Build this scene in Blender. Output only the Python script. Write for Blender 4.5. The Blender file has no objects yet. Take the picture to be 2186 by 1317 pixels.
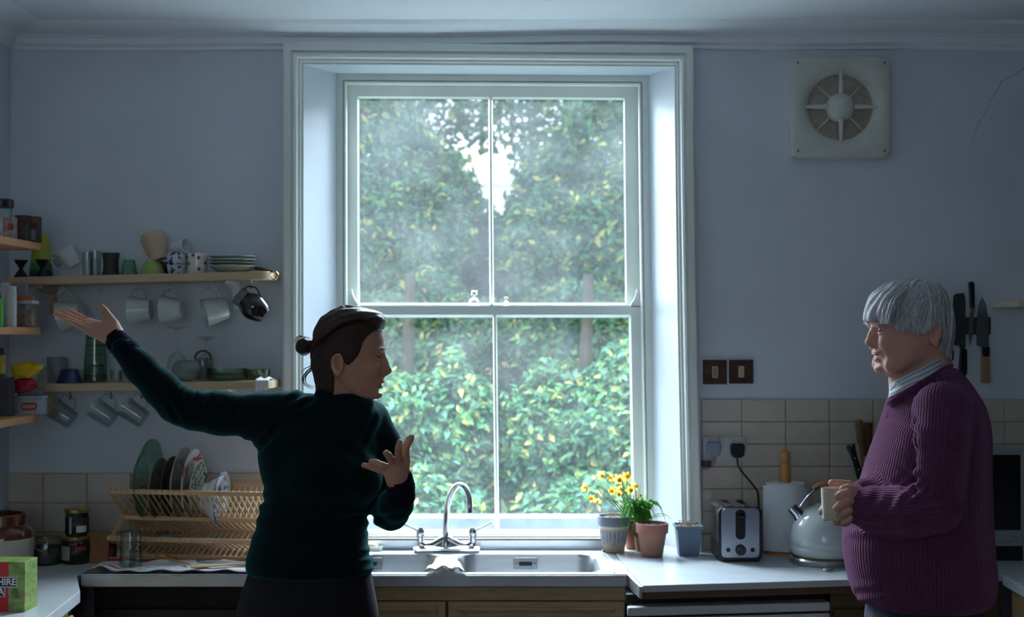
import bpy, bmesh, math, random
import numpy as np
from mathutils import Vector, Matrix

SC = bpy.context.scene
COL = SC.collection
random.seed(7)
RNG = np.random.default_rng(11)
F = 2800.0; CX, CY = 1093.0, 658.5; CAMZ = 1.65
PITCH = math.atan((700 - 658.5) / F)
CP, SP = math.cos(PITCH), math.sin(PITCH)

# ---------------------------------------------------------------- camera, sky, large lights, exposure
cam_d = bpy.data.cameras.new('camera'); cam = bpy.data.objects.new('camera', cam_d); COL.objects.link(cam)
cam.location = (0, 0, CAMZ); cam.rotation_euler = (math.pi / 2 + PITCH, 0, 0)
cam_d.sensor_width = 36.0; cam_d.lens = F / 2186.0 * 36.0
cam_d.clip_start = 0.05; cam_d.clip_end = 200
cam_d.dof.use_dof = True; cam_d.dof.focus_distance = 3.45; cam_d.dof.aperture_fstop = 4.0
SC.camera = cam

world = bpy.data.worlds.new('overcast_sky'); SC.world = world; world.use_nodes = True
wn = world.node_tree.nodes; wn['Background'].inputs[0].default_value = (0.80, 0.90, 1.0, 1)
wn['Background'].inputs[1].default_value = 1.75

def area_light(name, loc, target, sx, sy, power, col):
    d = bpy.data.lights.new(name, 'AREA'); d.shape = 'RECTANGLE'; d.size = sx; d.size_y = sy; d.energy = power; d.color = col
    o = bpy.data.objects.new(name, d); COL.objects.link(o); o.location = loc
    o.rotation_euler = (Vector(target) - Vector(loc)).to_track_quat('-Z', 'Y').to_euler()
    return o
area_light('added_lamp_above_garden', (0.0, 7.0, 4.05), (0.0, 4.8, 2.2), 5.4, 2.0, 1450, (0.78, 0.90, 1.0))  # added lamp, far brighter than the sky, lighting the room through the window
area_light('added_lamp_left_garden', (-2.35, 7.2, 2.3), (0.6, 3.6, 1.4), 1.9, 2.2, 110, (0.80, 0.91, 1.0))  # second added lamp, hidden left of the view, to light the man
area_light('added_fill_behind_camera', (-0.6, -1.95, 2.0), (-0.2, 4.0, 1.6), 2.2, 1.5, 2.0, (0.80, 0.90, 1.0))  # added fill lamp standing at the opening behind the camera
SC.view_settings.view_transform = 'Standard'; SC.view_settings.look = 'None'
SC.view_settings.gamma = 1.0; SC.view_settings.use_curve_mapping = False
SC.view_settings.exposure = 0.5

# ---------------------------------------------------------------- helpers
def P(px, py, Y):
    dx = (px - CX) / F; dy = (CY - py) / F
    t = Y / (CP - dy * SP)
    return Vector((dx * t, Y, CAMZ + t * (SP + dy * CP)))
def G(px, py, z):
    dx = (px - CX) / F; dy = (CY - py) / F
    t = (z - CAMZ) / (SP + dy * CP)
    return Vector((dx * t, t * (CP - dy * SP), z))
def S(Y): return F / Y

def lin(c):
    c = c / 255.0
    return c / 12.92 if c <= 0.04045 else ((c + 0.055) / 1.055) ** 2.4
def rgb(r, g, b): return (lin(r), lin(g), lin(b), 1.0)

MATS = {}
def mat(name, col=(128, 128, 128), rough=0.5, metal=0.0, var=0.08, vscale=9.0, bump=0.0, bscale=90.0, sheen=0.0, stint=None, coat=0.0, sss=0.0, spec=0.5, stretch=(1, 1, 1), col2=None, emit=0.0):
    if name in MATS: return MATS[name]
    m = bpy.data.materials.new(name); m.use_nodes = True; nt = m.node_tree; N = nt.nodes; L = nt.links
    b = N['Principled BSDF']; c = rgb(*col)
    b.inputs['Roughness'].default_value = rough; b.inputs['Metallic'].default_value = metal
    b.inputs['Specular IOR Level'].default_value = spec
    if sheen: 
        b.inputs['Sheen Weight'].default_value = sheen; b.inputs['Sheen Roughness'].default_value = 0.45
        b.inputs['Sheen Tint'].default_value = rgb(*(stint or col))
    if coat: b.inputs['Coat Weight'].default_value = coat; b.inputs['Coat Roughness'].default_value = 0.08
    if sss: b.inputs['Subsurface Weight'].default_value = sss; b.inputs['Subsurface Radius'].default_value = (0.012, 0.005, 0.003); b.inputs['Subsurface Scale'].default_value = 1.0
    tc = N.new('ShaderNodeTexCoord'); mp = N.new('ShaderNodeMapping'); mp.inputs['Scale'].default_value = stretch
    L.new(tc.outputs['Object'], mp.inputs[0])
    nz = N.new('ShaderNodeTexNoise'); nz.inputs['Scale'].default_value = vscale; nz.inputs['Detail'].default_value = 4
    L.new(mp.outputs[0], nz.inputs['Vector'])
    rp = N.new('ShaderNodeValToRGB'); rp.color_ramp.elements[0].position = 0.3; rp.color_ramp.elements[1].position = 0.7
    if col2 is None:
        rp.color_ramp.elements[0].color = [x * (1 - var) for x in c[:3]] + [1]
        rp.color_ramp.elements[1].color = [min(1, x * (1 + var)) for x in c[:3]] + [1]
    else:
        rp.color_ramp.elements[0].color = c; rp.color_ramp.elements[1].color = rgb(*col2)
    L.new(nz.outputs['Fac'], rp.inputs[0]); L.new(rp.outputs[0], b.inputs['Base Color'])
    if bump:
        n2 = N.new('ShaderNodeTexNoise'); n2.inputs['Scale'].default_value = bscale; n2.inputs['Detail'].default_value = 3
        L.new(mp.outputs[0], n2.inputs['Vector'])
        bp = N.new('ShaderNodeBump'); bp.inputs['Strength'].default_value = bump; bp.inputs['Distance'].default_value = 0.004
        L.new(n2.outputs['Fac'], bp.inputs['Height']); L.new(bp.outputs[0], b.inputs['Normal'])
    MATS[name] = m
    return m

def glass(name, tint=(235, 245, 242), edge=(150, 175, 170), refl=0.07, haze=0.0):
    """thin clear glass: see-through in the middle, darker and shinier at grazing angles"""
    if name in MATS: return MATS[name]
    m = bpy.data.materials.new(name); m.use_nodes = True; nt = m.node_tree; N = nt.nodes; L = nt.links
    N.remove(N['Principled BSDF']); out = N['Material Output']
    lw = N.new('ShaderNodeLayerWeight'); lw.inputs['Blend'].default_value = 0.35
    mc = N.new('ShaderNodeMixRGB'); mc.inputs[1].default_value = rgb(*tint); mc.inputs[2].default_value = rgb(*edge)
    L.new(lw.outputs['Facing'], mc.inputs[0])
    tr = N.new('ShaderNodeBsdfTransparent'); L.new(mc.outputs[0], tr.inputs[0])
    gl = N.new('ShaderNodeBsdfGlossy'); gl.inputs['Roughness'].default_value = 0.04
    mr = N.new('ShaderNodeMapRange'); mr.inputs['To Min'].default_value = refl; mr.inputs['To Max'].default_value = 0.32
    pw = N.new('ShaderNodeMath'); pw.operation = 'POWER'; pw.inputs[1].default_value = 1.75
    L.new(lw.outputs['Facing'], pw.inputs[0]); L.new(pw.outputs[0], mr.inputs['Value'])
    mx = N.new('ShaderNodeMixShader'); L.new(mr.outputs[0], mx.inputs[0]); L.new(tr.outputs[0], mx.inputs[1]); L.new(gl.outputs[0], mx.inputs[2])
    last = mx
    if haze:
        df = N.new('ShaderNodeBsdfTranslucent'); df.inputs[0].default_value = rgb(225, 235, 245)
        d2 = N.new('ShaderNodeBsdfDiffuse'); d2.inputs[0].default_value = rgb(225, 235, 240)
        ms = N.new('ShaderNodeMixShader'); ms.inputs[0].default_value = 0.3; L.new(df.outputs[0], ms.inputs[1]); L.new(d2.outputs[0], ms.inputs[2])
        tc = N.new('ShaderNodeTexCoord'); nz = N.new('ShaderNodeTexNoise'); nz.inputs['Scale'].default_value = 6; nz.inputs['Detail'].default_value = 6
        L.new(tc.outputs['Object'], nz.inputs['Vector'])
        r2 = N.new('ShaderNodeMapRange'); r2.inputs['From Min'].default_value = 0.3; r2.inputs['From Max'].default_value = 0.7
        r2.inputs['To Min'].default_value = haze * 0.6; r2.inputs['To Max'].default_value = haze * 1.4
        L.new(nz.outputs['Fac'], r2.inputs['Value'])
        m3 = N.new('ShaderNodeMixShader'); L.new(r2.outputs[0], m3.inputs[0]); L.new(mx.outputs[0], m3.inputs[1]); L.new(ms.outputs[0], m3.inputs[2])
        last = m3
    L.new(last.outputs[0], out.inputs[0])
    MATS[name] = m
    return m

WM = {}          # world matrices of the things
def tag(o, label=None, cat=None, group=None, kind=None):
    if label: o['label'] = label
    if cat: o['category'] = cat
    if group: o['group'] = group
    if kind: o['kind'] = kind
    return o
def thing(name, label, cat, loc=(0, 0, 0), rotz=0.0, group=None, R=None):
    o = bpy.data.objects.new(name, None); COL.objects.link(o); o.empty_display_size = 0.05
    M = Matrix.Translation(Vector(loc)) @ (R.to_4x4() if R is not None else Matrix.Rotation(rotz, 4, 'Z'))
    o.matrix_world = M; WM[o] = M
    return tag(o, label, cat, group)

class MB:
    """collects geometry of one mesh"""
    def __init__(s): s.v = []; s.f = []
    def add(s, vs, fs):
        n = len(s.v); s.v.extend([tuple(x) for x in vs]); s.f.extend([tuple(i + n for i in f) for f in fs]); return s
    def box(s, x0, x1, y0, y1, z0, z1):
        return s.hexa([(x0, y0, z0), (x1, y0, z0), (x1, y1, z0), (x0, y1, z0), (x0, y0, z1), (x1, y0, z1), (x1, y1, z1), (x0, y1, z1)])
    def hexa(s, c):
        return s.add(c, [(3, 2, 1, 0), (4, 5, 6, 7), (0, 1, 5, 4), (1, 2, 6, 5), (2, 3, 7, 6), (3, 0, 4, 7)])
    def prism(s, pts, z0, z1, axis='z'):
        """polygon extruded; pts are (a,b): axis z -> (x,y), axis y -> (x,z), axis x -> (y,z)"""
        def q(a, b, c): return (a, b, c) if axis == 'z' else ((a, c, b) if axis == 'y' else (c, a, b))
        n = len(pts); vs = [q(a, b, z0) for a, b in pts] + [q(a, b, z1) for a, b in pts]
        fs = [tuple(range(n))[::-1], tuple(range(n, 2 * n))] + [(i, (i + 1) % n, n + (i + 1) % n, n + i) for i in range(n)]
        return s.add(vs, fs)
    def rbox(s, x0, x1, y0, y1, r, z0, z1, axis='z', n=5):
        pts = []
        for cx, cy, a0 in ((x1 - r, y1 - r, 0), (x0 + r, y1 - r, 90), (x0 + r, y0 + r, 180), (x1 - r, y0 + r, 270)):
            for i in range(n + 1):
                a = math.radians(a0 + 90 * i / n); pts.append((cx + r * math.cos(a), cy + r * math.sin(a)))
        return s.prism(pts, z0, z1, axis)
    def lathe(s, prof, n=32, M=None, cap0=True, cap1=True, sx=1.0, sy=1.0):
        vs = []; fs = []
        for r, z in prof:
            for i in range(n):
                a = 2 * math.pi * i / n; v = Vector((r * math.cos(a) * sx, r * math.sin(a) * sy, z)); vs.append(M @ v if M else v)
        m = len(prof)
        for j in range(m - 1):
            for i in range(n):
                k = (i + 1) % n; fs.append((j * n + i, j * n + k, (j + 1) * n + k, (j + 1) * n + i))
        if cap0 and prof[0][0] > 1e-6: fs.append(tuple(range(n))[::-1])
        if cap1 and prof[-1][0] > 1e-6: fs.append(tuple((m - 1) * n + i for i in range(n)))
        return s.add(vs, fs)
    def tube(s, pts, r, n=8, closed=False, cap=True, flat=None):
        pts = [Vector(p) for p in pts]; m = len(pts)
        rs = r if isinstance(r, (list, tuple)) else [r] * m
        vs = []; fs = []; up = None
        for j in range(m):
            a = pts[j - 1] if (j > 0 or closed) else pts[j]; b = pts[(j + 1) % m] if (j < m - 1 or closed) else pts[j]
            t = (b - a).normalized() if (b - a).length > 1e-9 else Vector((0, 0, 1))
            if up is None:
                up = Vector((0, 0, 1)) if abs(t.z) < 0.9 else Vector((1, 0, 0))
            u = (up - t * up.dot(t)); u = u.normalized() if u.length > 1e-6 else t.orthogonal().normalized()
            w = t.cross(u); up = u
            for i in range(n):
                an = 2 * math.pi * i / n
                k1, k2 = (1, 1) if flat is None else flat
                vs.append(pts[j] + (u * math.cos(an) * k1 + w * math.sin(an) * k2) * rs[j])
        for j in range(m if closed else m - 1):
            q = (j + 1) % m
            for i in range(n):
                k = (i + 1) % n; fs.append((j * n + i, j * n + k, q * n + k, q * n + i))
        if cap and not closed:
            fs.append(tuple(range(n))[::-1]); fs.append(tuple((m - 1) * n + i for i in range(n)))
        return s.add(vs, fs)
    def ball(s, c, r, n=16, m=10):
        r = r if isinstance(r, (tuple, list)) else (r, r, r); c = Vector(c)
        vs = [c + Vector((0, 0, -r[2]))]; fs = []
        for j in range(1, m):
            ph = -math.pi / 2 + math.pi * j / m
            for i in range(n):
                a = 2 * math.pi * i / n; vs.append(c + Vector((r[0] * math.cos(ph) * math.cos(a), r[1] * math.cos(ph) * math.sin(a), r[2] * math.sin(ph))))
        vs.append(c + Vector((0, 0, r[2]))); T = len(vs) - 1
        for i in range(n):
            k = (i + 1) % n; fs.append((0, 1 + k, 1 + i)); fs.append((T, 1 + (m - 2) * n + i, 1 + (m - 2) * n + k))
            for j in range(m - 2): fs.append((1 + j * n + i, 1 + j * n + k, 1 + (j + 1) * n + k, 1 + (j + 1) * n + i))
        return s.add(vs, fs)
    def grid(s, rows):
        n = len(rows[0]); vs = [p for r in rows for p in r]
        return s.add(vs, [(j * n + i, j * n + i + 1, (j + 1) * n + i + 1, (j + 1) * n + i) for j in range(len(rows) - 1) for i in range(n - 1)])
    def tf(s, M):
        s.v = [tuple(M @ Vector(p)) for p in s.v]; return s
    def build(s, name, m, parent=None, world=True, smooth=False, bevel=0.0, label=None, kind=None, seg=2, solid=0.0, fixn=True, angle=40):
        me = bpy.data.meshes.new(name); vs = s.v
        base = parent
        while base is not None and base not in WM: base = base.parent
        if base is not None and world:
            Mi = WM[base].inverted(); vs = [tuple(Mi @ Vector(p)) for p in vs]
        me.from_pydata(vs, [], s.f); 
        if fixn:
            bm = bmesh.new(); bm.from_mesh(me); bmesh.ops.recalc_face_normals(bm, faces=bm.faces); bm.to_mesh(me); bm.free()
        me.materials.append(m)
        if smooth: me.polygons.foreach_set('use_smooth', [True] * len(me.polygons))
        if smooth and angle: 
            try: me.set_sharp_from_angle(angle=math.radians(angle))
            except Exception: pass
        o = bpy.data.objects.new(name, me); COL.objects.link(o)
        if parent is not None: o.parent = parent
        if bevel:
            b = o.modifiers.new('edge', 'BEVEL'); b.width = bevel; b.segments = seg; b.limit_method = 'ANGLE'; b.angle_limit = math.radians(35)
        if solid:
            q = o.modifiers.new('thick', 'SOLIDIFY'); q.thickness = solid; q.offset = 0
        if label: o['label'] = label
        if kind: o['kind'] = kind
        return o

def struct(name, mb, m, **k): return tag(mb.build(name, m, **k), kind='structure')
def one(name, label, cat, mb, m, group=None, **k): return tag(mb.build(name, m, **k), label, cat, group)
def bez(p0, p1, p2, p3, n=12):
    p0, p1, p2, p3 = map(Vector, (p0, p1, p2, p3)); out = []
    for i in range(n + 1):
        t = i / n; u = 1 - t; out.append(p0 * u ** 3 + p1 * 3 * u * u * t + p2 * 3 * u * t * t + p3 * t ** 3)
    return out
def smooth_path(pts, n=6):
    pts = [Vector(p) for p in pts]; out = []
    for i in range(len(pts) - 1):
        a = pts[max(i - 1, 0)]; b = pts[i]; c = pts[i + 1]; d = pts[min(i + 2, len(pts) - 1)]
        for k in range(n):
            t = k / n
            out.append(0.5 * ((2 * b) + (c - a) * t + (2 * a - 5 * b + 4 * c - d) * t * t + (3 * b - a - 3 * c + d) * t ** 3))
    out.append(pts[-1]); return out
def vessel(outer, t=0.003, floor=None):
    """outer profile (r,z) bottom to top -> closed profile with an inside wall"""
    inn = [(max(r - t, 0.0008), z) for r, z in outer]
    zb = outer[0][1] + (floor if floor is not None else t)
    inn = [(r, max(z, zb)) for r, z in inn]
    return [(0.0005, outer[0][1])] + list(outer) + inn[::-1] + [(0.0005, zb)]
def text_mesh(body, size, M, depth=0.0004, extr=True, sx=1.0, bold=False, align='CENTER'):
    c = bpy.data.curves.new('tmp_text', 'FONT'); c.body = body; c.size = size; c.align_x = align; c.align_y = 'CENTER'
    c.extrude = depth; c.offset = 0.0 if not bold else size * 0.02; c.resolution_u = 2
    o = bpy.data.objects.new('tmp_text', c); COL.objects.link(o); dg = bpy.context.evaluated_depsgraph_get()
    me = bpy.data.meshes.new_from_object(o.evaluated_get(dg)); mb = MB()
    mb.add([M @ Vector((v.co.x * sx, v.co.y, v.co.z)) for v in me.vertices], [tuple(p.vertices) for p in me.polygons])
    bpy.data.objects.remove(o); bpy.data.curves.remove(c); bpy.data.meshes.remove(me)
    return mb
def frame_M(origin, right, up):
    r = Vector(right).normalized(); u = Vector(up); u = (u - r * u.dot(r)).normalized(); n = r.cross(u)
    M = Matrix.Identity(4)
    for i in range(3): M[i][0] = r[i]; M[i][1] = u[i]; M[i][2] = n[i]; M[i][3] = origin[i]
    return M
# ---------------------------------------------------------------- materials of the room
PAINT_WALL = mat('wall_paint', (208, 214, 223), 0.75, var=0.05, vscale=3.0, bump=0.10, bscale=45)
PAINT_CEIL = mat('ceiling_paint', (230, 235, 240), 0.8, var=0.03, vscale=2.0, bump=0.05, bscale=30)
PAINT_WOOD = mat('white_gloss_paint', (222, 228, 222), 0.38, var=0.04, vscale=6.0, bump=0.03, bscale=30)
TILE = mat('cream_tile', (196, 186, 172), 0.22, var=0.06, vscale=14, bump=0.04, bscale=25)
GROUT = mat('grout', (168, 158, 146), 0.9)
PANE = glass('window_pane', (250, 253, 255), (205, 220, 225), 0.05, haze=0.034)

ROOM_X0, ROOM_X1, ROOM_Y0, YW = -1.80, 2.15, -2.0, 4.70
ZC = 2.724
ZW = P(1400, 1172, 4.7).z        # worktop level
# window wall, with its opening
ox0, ox1, oz0, oz1 = -0.765, 0.632, ZW - 0.03, P(1000, 131, 4.7).z
w = MB()
w.box(ROOM_X0 - 0.3, ox0, YW, 5.05, 0, 3.0); w.box(ox1, ROOM_X1 + 0.3, YW, 5.05, 0, 3.0)
w.box(ox0, ox1, YW, 5.05, 0, oz0); w.box(ox0, ox1, YW, 5.05, oz1, 3.0)
wall_back = struct('wall_back', w, PAINT_WALL)
wall_left = struct('wall_left', MB().box(ROOM_X0 - 0.2, ROOM_X0, ROOM_Y0, YW, 0, 3.0), PAINT_WALL)
struct('wall_right', MB().box(ROOM_X1, ROOM_X1 + 0.2, ROOM_Y0, YW, 0, 3.0), mat('dark_low_bounce', (38, 40, 46), .8))  # unseen wall made near black to cut bounced light on the figures
# unseen wall behind the camera, with a wide window added for fill light
w = MB(); a0, a1, b0, b1 = -1.75, 0.6, 1.1, 2.65
w.box(ROOM_X0, a0, -2.2, ROOM_Y0, 0, 3.0); w.box(a1, ROOM_X1, -2.2, ROOM_Y0, 0, 3.0); w.box(a0, a1, -2.2, ROOM_Y0, 0, b0); w.box(a0, a1, -2.2, ROOM_Y0, b1, 3.0)
struct('wall_front', w, mat('dark_low_bounce', (38, 40, 46), .8))  # kept dark so it returns little light to the room
w2 = MB()
w2.box(a0, a0 + 0.06, -2.12, -2.06, b0, b1); w2.box(a1 - 0.06, a1, -2.12, -2.06, b0, b1); w2.box(a0 + .06, a1 - .06, -2.12, -2.06, b0, b0 + 0.07); w2.box(a0 + .06, a1 - .06, -2.12, -2.06, b1 - 0.07, b1)
w2.box(-0.61, -0.54, -2.12, -2.06, b0 + .07, b1 - .07)
win2 = struct('added_fill_window', w2, PAINT_WOOD)
for xa, xb in ((a0 + .06, -0.61), (-0.54, a1 - .06)):
    MB().box(xa, xb, -2.095, -2.09, b0 + .07, b1 - .07).build('pane', PANE, win2)
FLOOR = mat('floor_boards', (64, 50, 40), 0.45, var=0.15, vscale=5, stretch=(12, 1, 1))
fl = struct('floor', MB().box(ROOM_X0 - .2, ROOM_X1 + .2, ROOM_Y0 - .2, 5.05, -0.1, 0), FLOOR)
ceil = struct('ceiling', MB().box(ROOM_X0 - .2, ROOM_X1 + .2, ROOM_Y0 - .2, 5.05, ZC, ZC + 0.1), PAINT_CEIL)

# cornice: shallow soffit, step, fascia; runs along the window wall and returns on the side walls
prof = [(0.0, 2.650), (0.012, 2.650), (0.012, 2.662), (0.022, 2.664), (0.030, 2.668), (0.030, 2.690), (0.042, 2.694), (0.042, 2.699), (0.060, 2.701), (0.100, 2.706), (0.135, 2.714), (0.150, ZC), (0.0, ZC)]
c = MB(); n = len(prof)
def wob(x): return 0.004 * math.sin(x * 2.1 + 0.6) + 0.003 * math.sin(x * 5.3)
xs = [ROOM_X0 + (ROOM_X1 - ROOM_X0) * i / 40 for i in range(41)]
rows = []
for x in xs: rows.append([(x, YW - d, z + (wob(x) if z < ZC else 0)) for d, z in prof])
c.grid(rows); struct('trim_1', c, PAINT_CEIL, smooth=True, angle=25)
for nm, xw, sg in (('trim_2', ROOM_X0, 1), ('trim_3', ROOM_X1, -1)):
    c = MB(); rows = [[(xw + sg * d, y, z) for d, z in prof] for y in (YW, 2.0, -2.0)]
    c.grid(rows); struct(nm, c, PAINT_CEIL, smooth=True, angle=25)
# hairline crack in the plaster, upper right
pts = [P(x, y, YW) for x, y in ((2186, 146), (2165, 160), (2140, 172), (2128, 196), (2114, 214), (2104, 240), (2090, 262), (2080, 290), (2066, 330))]
MB().tube(pts, [0.0009] * 4 + [0.0007] * 3 + [0.0004] * 2, 5).build('crack', mat('crack_dark', (92, 92, 100), 0.9), wall_back)

# splashback tiles, one object each
def tile_field(x0, x1, ztop, zbot, tw, th, xoff, proud):
    j = 0; z = ztop
    MB().box(x0, x1, YW - proud * 0.45, YW, zbot, ztop).build('grout', GROUT, wall_back)
    while z > zbot + 0.01:
        x = x0 - xoff
        while x < x1 - 0.004:
            a, b = max(x, x0) + 0.0016, min(x + tw, x1) - 0.0016
            if b - a > 0.012:
                zz = max(z - th, zbot); d = RNG.normal(0, 0.0006); t = RNG.normal(0, 0.0008)
                y = YW - proud + d
                mb = MB().hexa([(a, y, zz + .0016), (b, y + t, zz + .0016), (b, YW - .001, zz + .0016), (a, YW - .001, zz + .0016), (a, y + t, z - .0016), (b, y, z - .0016), (b, YW - .001, z - .0016), (a, YW - .001, z - .0016)])
                mb.build('tile', TILE, wall_back, bevel=0.0022)
            x += tw
        z -= th; j += 1
tile_field(P(1497, 1000, YW).x, ROOM_X1, P(1600, 852, YW).z, ZW - 0.02, 0.1565, 0.080, 0.012, 0.009)
tile_field(ROOM_X0, P(606, 1000, YW).x, P(300, 1009, YW).z, ZW - 0.02, 0.1565, 0.106, 0.03, 0.011)

# ---------------------------------------------------------------- the sash window
def wmap(px, py):
    u = (px - 648) / 792.0; v = max(0.0, (py - 137) / 950.0)
    return px + u * 15 * v ** 1.5, py + 6 * u * max(0.0, 1 - (py - 91) / 480.0) * (1 if py > 60 else 1)
def wp(px, py, Y): 
    a, b = wmap(px, py); return P(a, b, Y)
def loops(rects, closed=False):
    """bridges successive rectangles (x0,y0,x1,y1,Y); three-sided (open at the bottom) unless closed"""
    mb = MB(); rows = []
    for x0, y0, x1, y1, Y in rects:
        r = []
        cs = [(x0, y1), (x0, y0), (x1, y0), (x1, y1)] + ([(x0, y1)] if closed else [])
        for (ax, ay), (bx, by) in zip(cs[:-1], cs[1:]):
            for i in range(8): r.append(wp(ax + (bx - ax) * i / 8, ay + (by - ay) * i / 8, Y))
        r.append(wp(cs[-1][0], cs[-1][1], Y)); rows.append(r)
    return mb.grid(rows)
win = thing('window_1', None, None, (0, 4.9, ZW)); win['kind'] = 'structure'
loops([(604, 91, 1481, 1176, 4.70), (604, 91, 1481, 1176, 4.652), (607, 94, 1478, 1176, 4.648), (620, 107, 1466, 1176, 4.648), (622, 109, 1464, 1176, 4.658), (625, 112, 1461, 1176, 4.658), (627, 114, 1459, 1176, 4.650),
       (633, 121, 1454, 1176, 4.655), (637, 126, 1450, 1176, 4.668), (641, 130, 1446, 1176, 4.668), (644, 133, 1444, 1176, 4.676), (648, 137, 1440, 1176, 4.676), (648, 137, 1440, 1176, 4.72)]).build('casing', PAINT_WOOD, win, smooth=True, angle=20)
RV = mat('reveal_paint', (196, 205, 214), 0.42, var=0.03, vscale=4, bump=0.03, bscale=22)
YA, YB = 4.69, 4.872
def quadpanel(p, nrm, t, name):
    n = Vector(nrm) * t; MB().hexa([p[0], p[1], p[2], p[3], p[0] + n, p[1] + n, p[2] + n, p[3] + n]).build(name, RV, win)
quadpanel([wp(648, 137, YA), wp(648, 1178, YA), wp(720, 1152, YB), wp(720, 157, YB)], (-1, 0, 0), 0.012, 'side_reveal')
quadpanel([wp(1440, 137, YA), wp(1440, 1178, YA), wp(1382, 1152, YB), wp(1382, 157, YB)], (1, 0, 0), 0.012, 'side_reveal')
quadpanel([wp(648, 137, YA), wp(1440, 137, YA), wp(1382, 157, YB), wp(720, 157, YB)], (0, 0, 1), 0.012, 'head_reveal')
loops([(690, 120, 1412, 1152, YB), (720, 157, 1382, 1152, YB - .002), (731, 170, 1371, 1152, YB - .002), (733, 172, 1369, 1152, YB + .006), (736, 174, 1367, 1152, YB - .004), (739, 178, 1364, 1152, YB), (741, 180, 1362, 1152, YB + .02), (741, 181, 1362, 1152, 5.0)]).build('outer_frame', PAINT_WOOD, win, smooth=True, angle=20)
YL, YU = 4.90, 4.945
us = loops([(735, 176, 1368, 676, YU + .03), (735, 176, 1368, 676, YU), (763, 205, 1333, 650, YU), (766, 208, 1331, 648, YU + .012), (768, 210.5, 1329, 646, YU + .015), (768, 210.5, 1329, 646, YU + .03)], True).build('upper_sash', PAINT_WOOD, win, smooth=True, angle=20)
ls = loops([(735, 653, 1366, 1144, YL + .03), (735, 653, 1366, 1144, YL), (767, 672, 1341, 1133, YL), (769, 674, 1339, 1131.5, YL + .008), (771, 678, 1336, 1130, YL + .014), (771, 678, 1336, 1130, YL + .03)], True).build('lower_sash', PAINT_WOOD, win, smooth=True, angle=20)
def bar(x, y0, y1, Y, par, hw=4.5):
    mb = MB(); rows = []
    for py in np.linspace(y0, y1, 9):
        rows.append([wp(x - hw, py, Y + .022), wp(x - hw, py, Y + .012), wp(x - hw * .45, py, Y), wp(x + hw * .45, py, Y), wp(x + hw, py, Y + .012), wp(x + hw, py, Y + .022), wp(x - hw, py, Y + .022)])
    mb.grid(rows).build('glazing_bar', PAINT_WOOD, par)
bar(1047, 205, 655, YU, us); bar(1053, 672, 1134, YL, ls)
def pane(x0, y0, x1, y1, Y, par):
    c = [wp(x0, y1, Y), wp(x1, y1, Y), wp(x1, y0, Y), wp(x0, y0, Y)]
    MB().add(c, [(0, 1, 2, 3)]).build('pane', PANE, par)
pane(766, 208, 1047, 650, YU + .018, us); pane(1047, 208, 1331, 650, YU + .018, us)
pane(769, 675, 1053, 1132, YL + .018, ls); pane(1053, 675, 1339, 1132, YL + .018, ls)
for sx, x in ((1, 743), (-1, 1362)):       # the curved horns standing on the lower sash stiles
    pts = [(0, 655), (0, 617), (7, 617), (9, 628), (14, 640), (20, 648), (21, 655)]
    q = [wp(x + sx * a, b, YL) for a, b in pts]; q2 = [v + Vector((0, .025, 0)) for v in q]; n = len(q)
    MB().add(q + q2, [tuple(range(n)), tuple(range(n, 2 * n))[::-1]] + [(i, n + i, n + (i + 1) % n, (i + 1) % n) for i in range(n)]).build('sash_horn', PAINT_WOOD, ls)
CHROME = mat('chrome', (205, 208, 214), 0.16, 1.0, var=0.03)
for x, sc in ((1010, 1.0), (1077, 0.55)):   # the sash fasteners
    o = wp(x, 651, YL + .012); k = sc / 570
    m = MB(); m.tube([o + Vector((a * k, 0, b * k)) for a, b in ((-11, 0), (-9, 8), (-4, 13), (3, 13), (8, 9), (10, 0))], 2.2 * k, 6)
    m.tube([o + Vector((0, 0, 12 * k)), o + Vector((0, 0, 22 * k))], 1.8 * k, 6); m.tube([o + Vector((a * k, 0, b * k)) for a, b in ((-5, 21), (-5, 29), (5, 29), (5, 21))], 1.6 * k, 6)
    m.box(o.x - 12 * k, o.x + 12 * k, o.y - .006, o.y + .006, o.z - .004, o.z + .001)
    m.build('sash_fastener', CHROME, ls)
SILL = MB(); a, b = wp(715, 1150, 4.89), wp(1388, 1150, 4.89); z0 = wp(1000, 1152, 4.88).z
SILL.box(a.x, b.x, 4.80, 4.93, ZW - 0.01, z0 + 0.006); SILL.build('sill', PAINT_WOOD, win, bevel=.004)
# stone ledge outside, hidden from view, made white to bounce light up indoors
st = mat('bounce_stone', (214, 216, 212), 0.8, var=0.08, vscale=14, bump=0.3, bscale=60)
MB().box(-0.9, 0.8, 4.99, 5.28, 0.74, 0.82).build('stone_ledge', st, win, bevel=.006)

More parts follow.
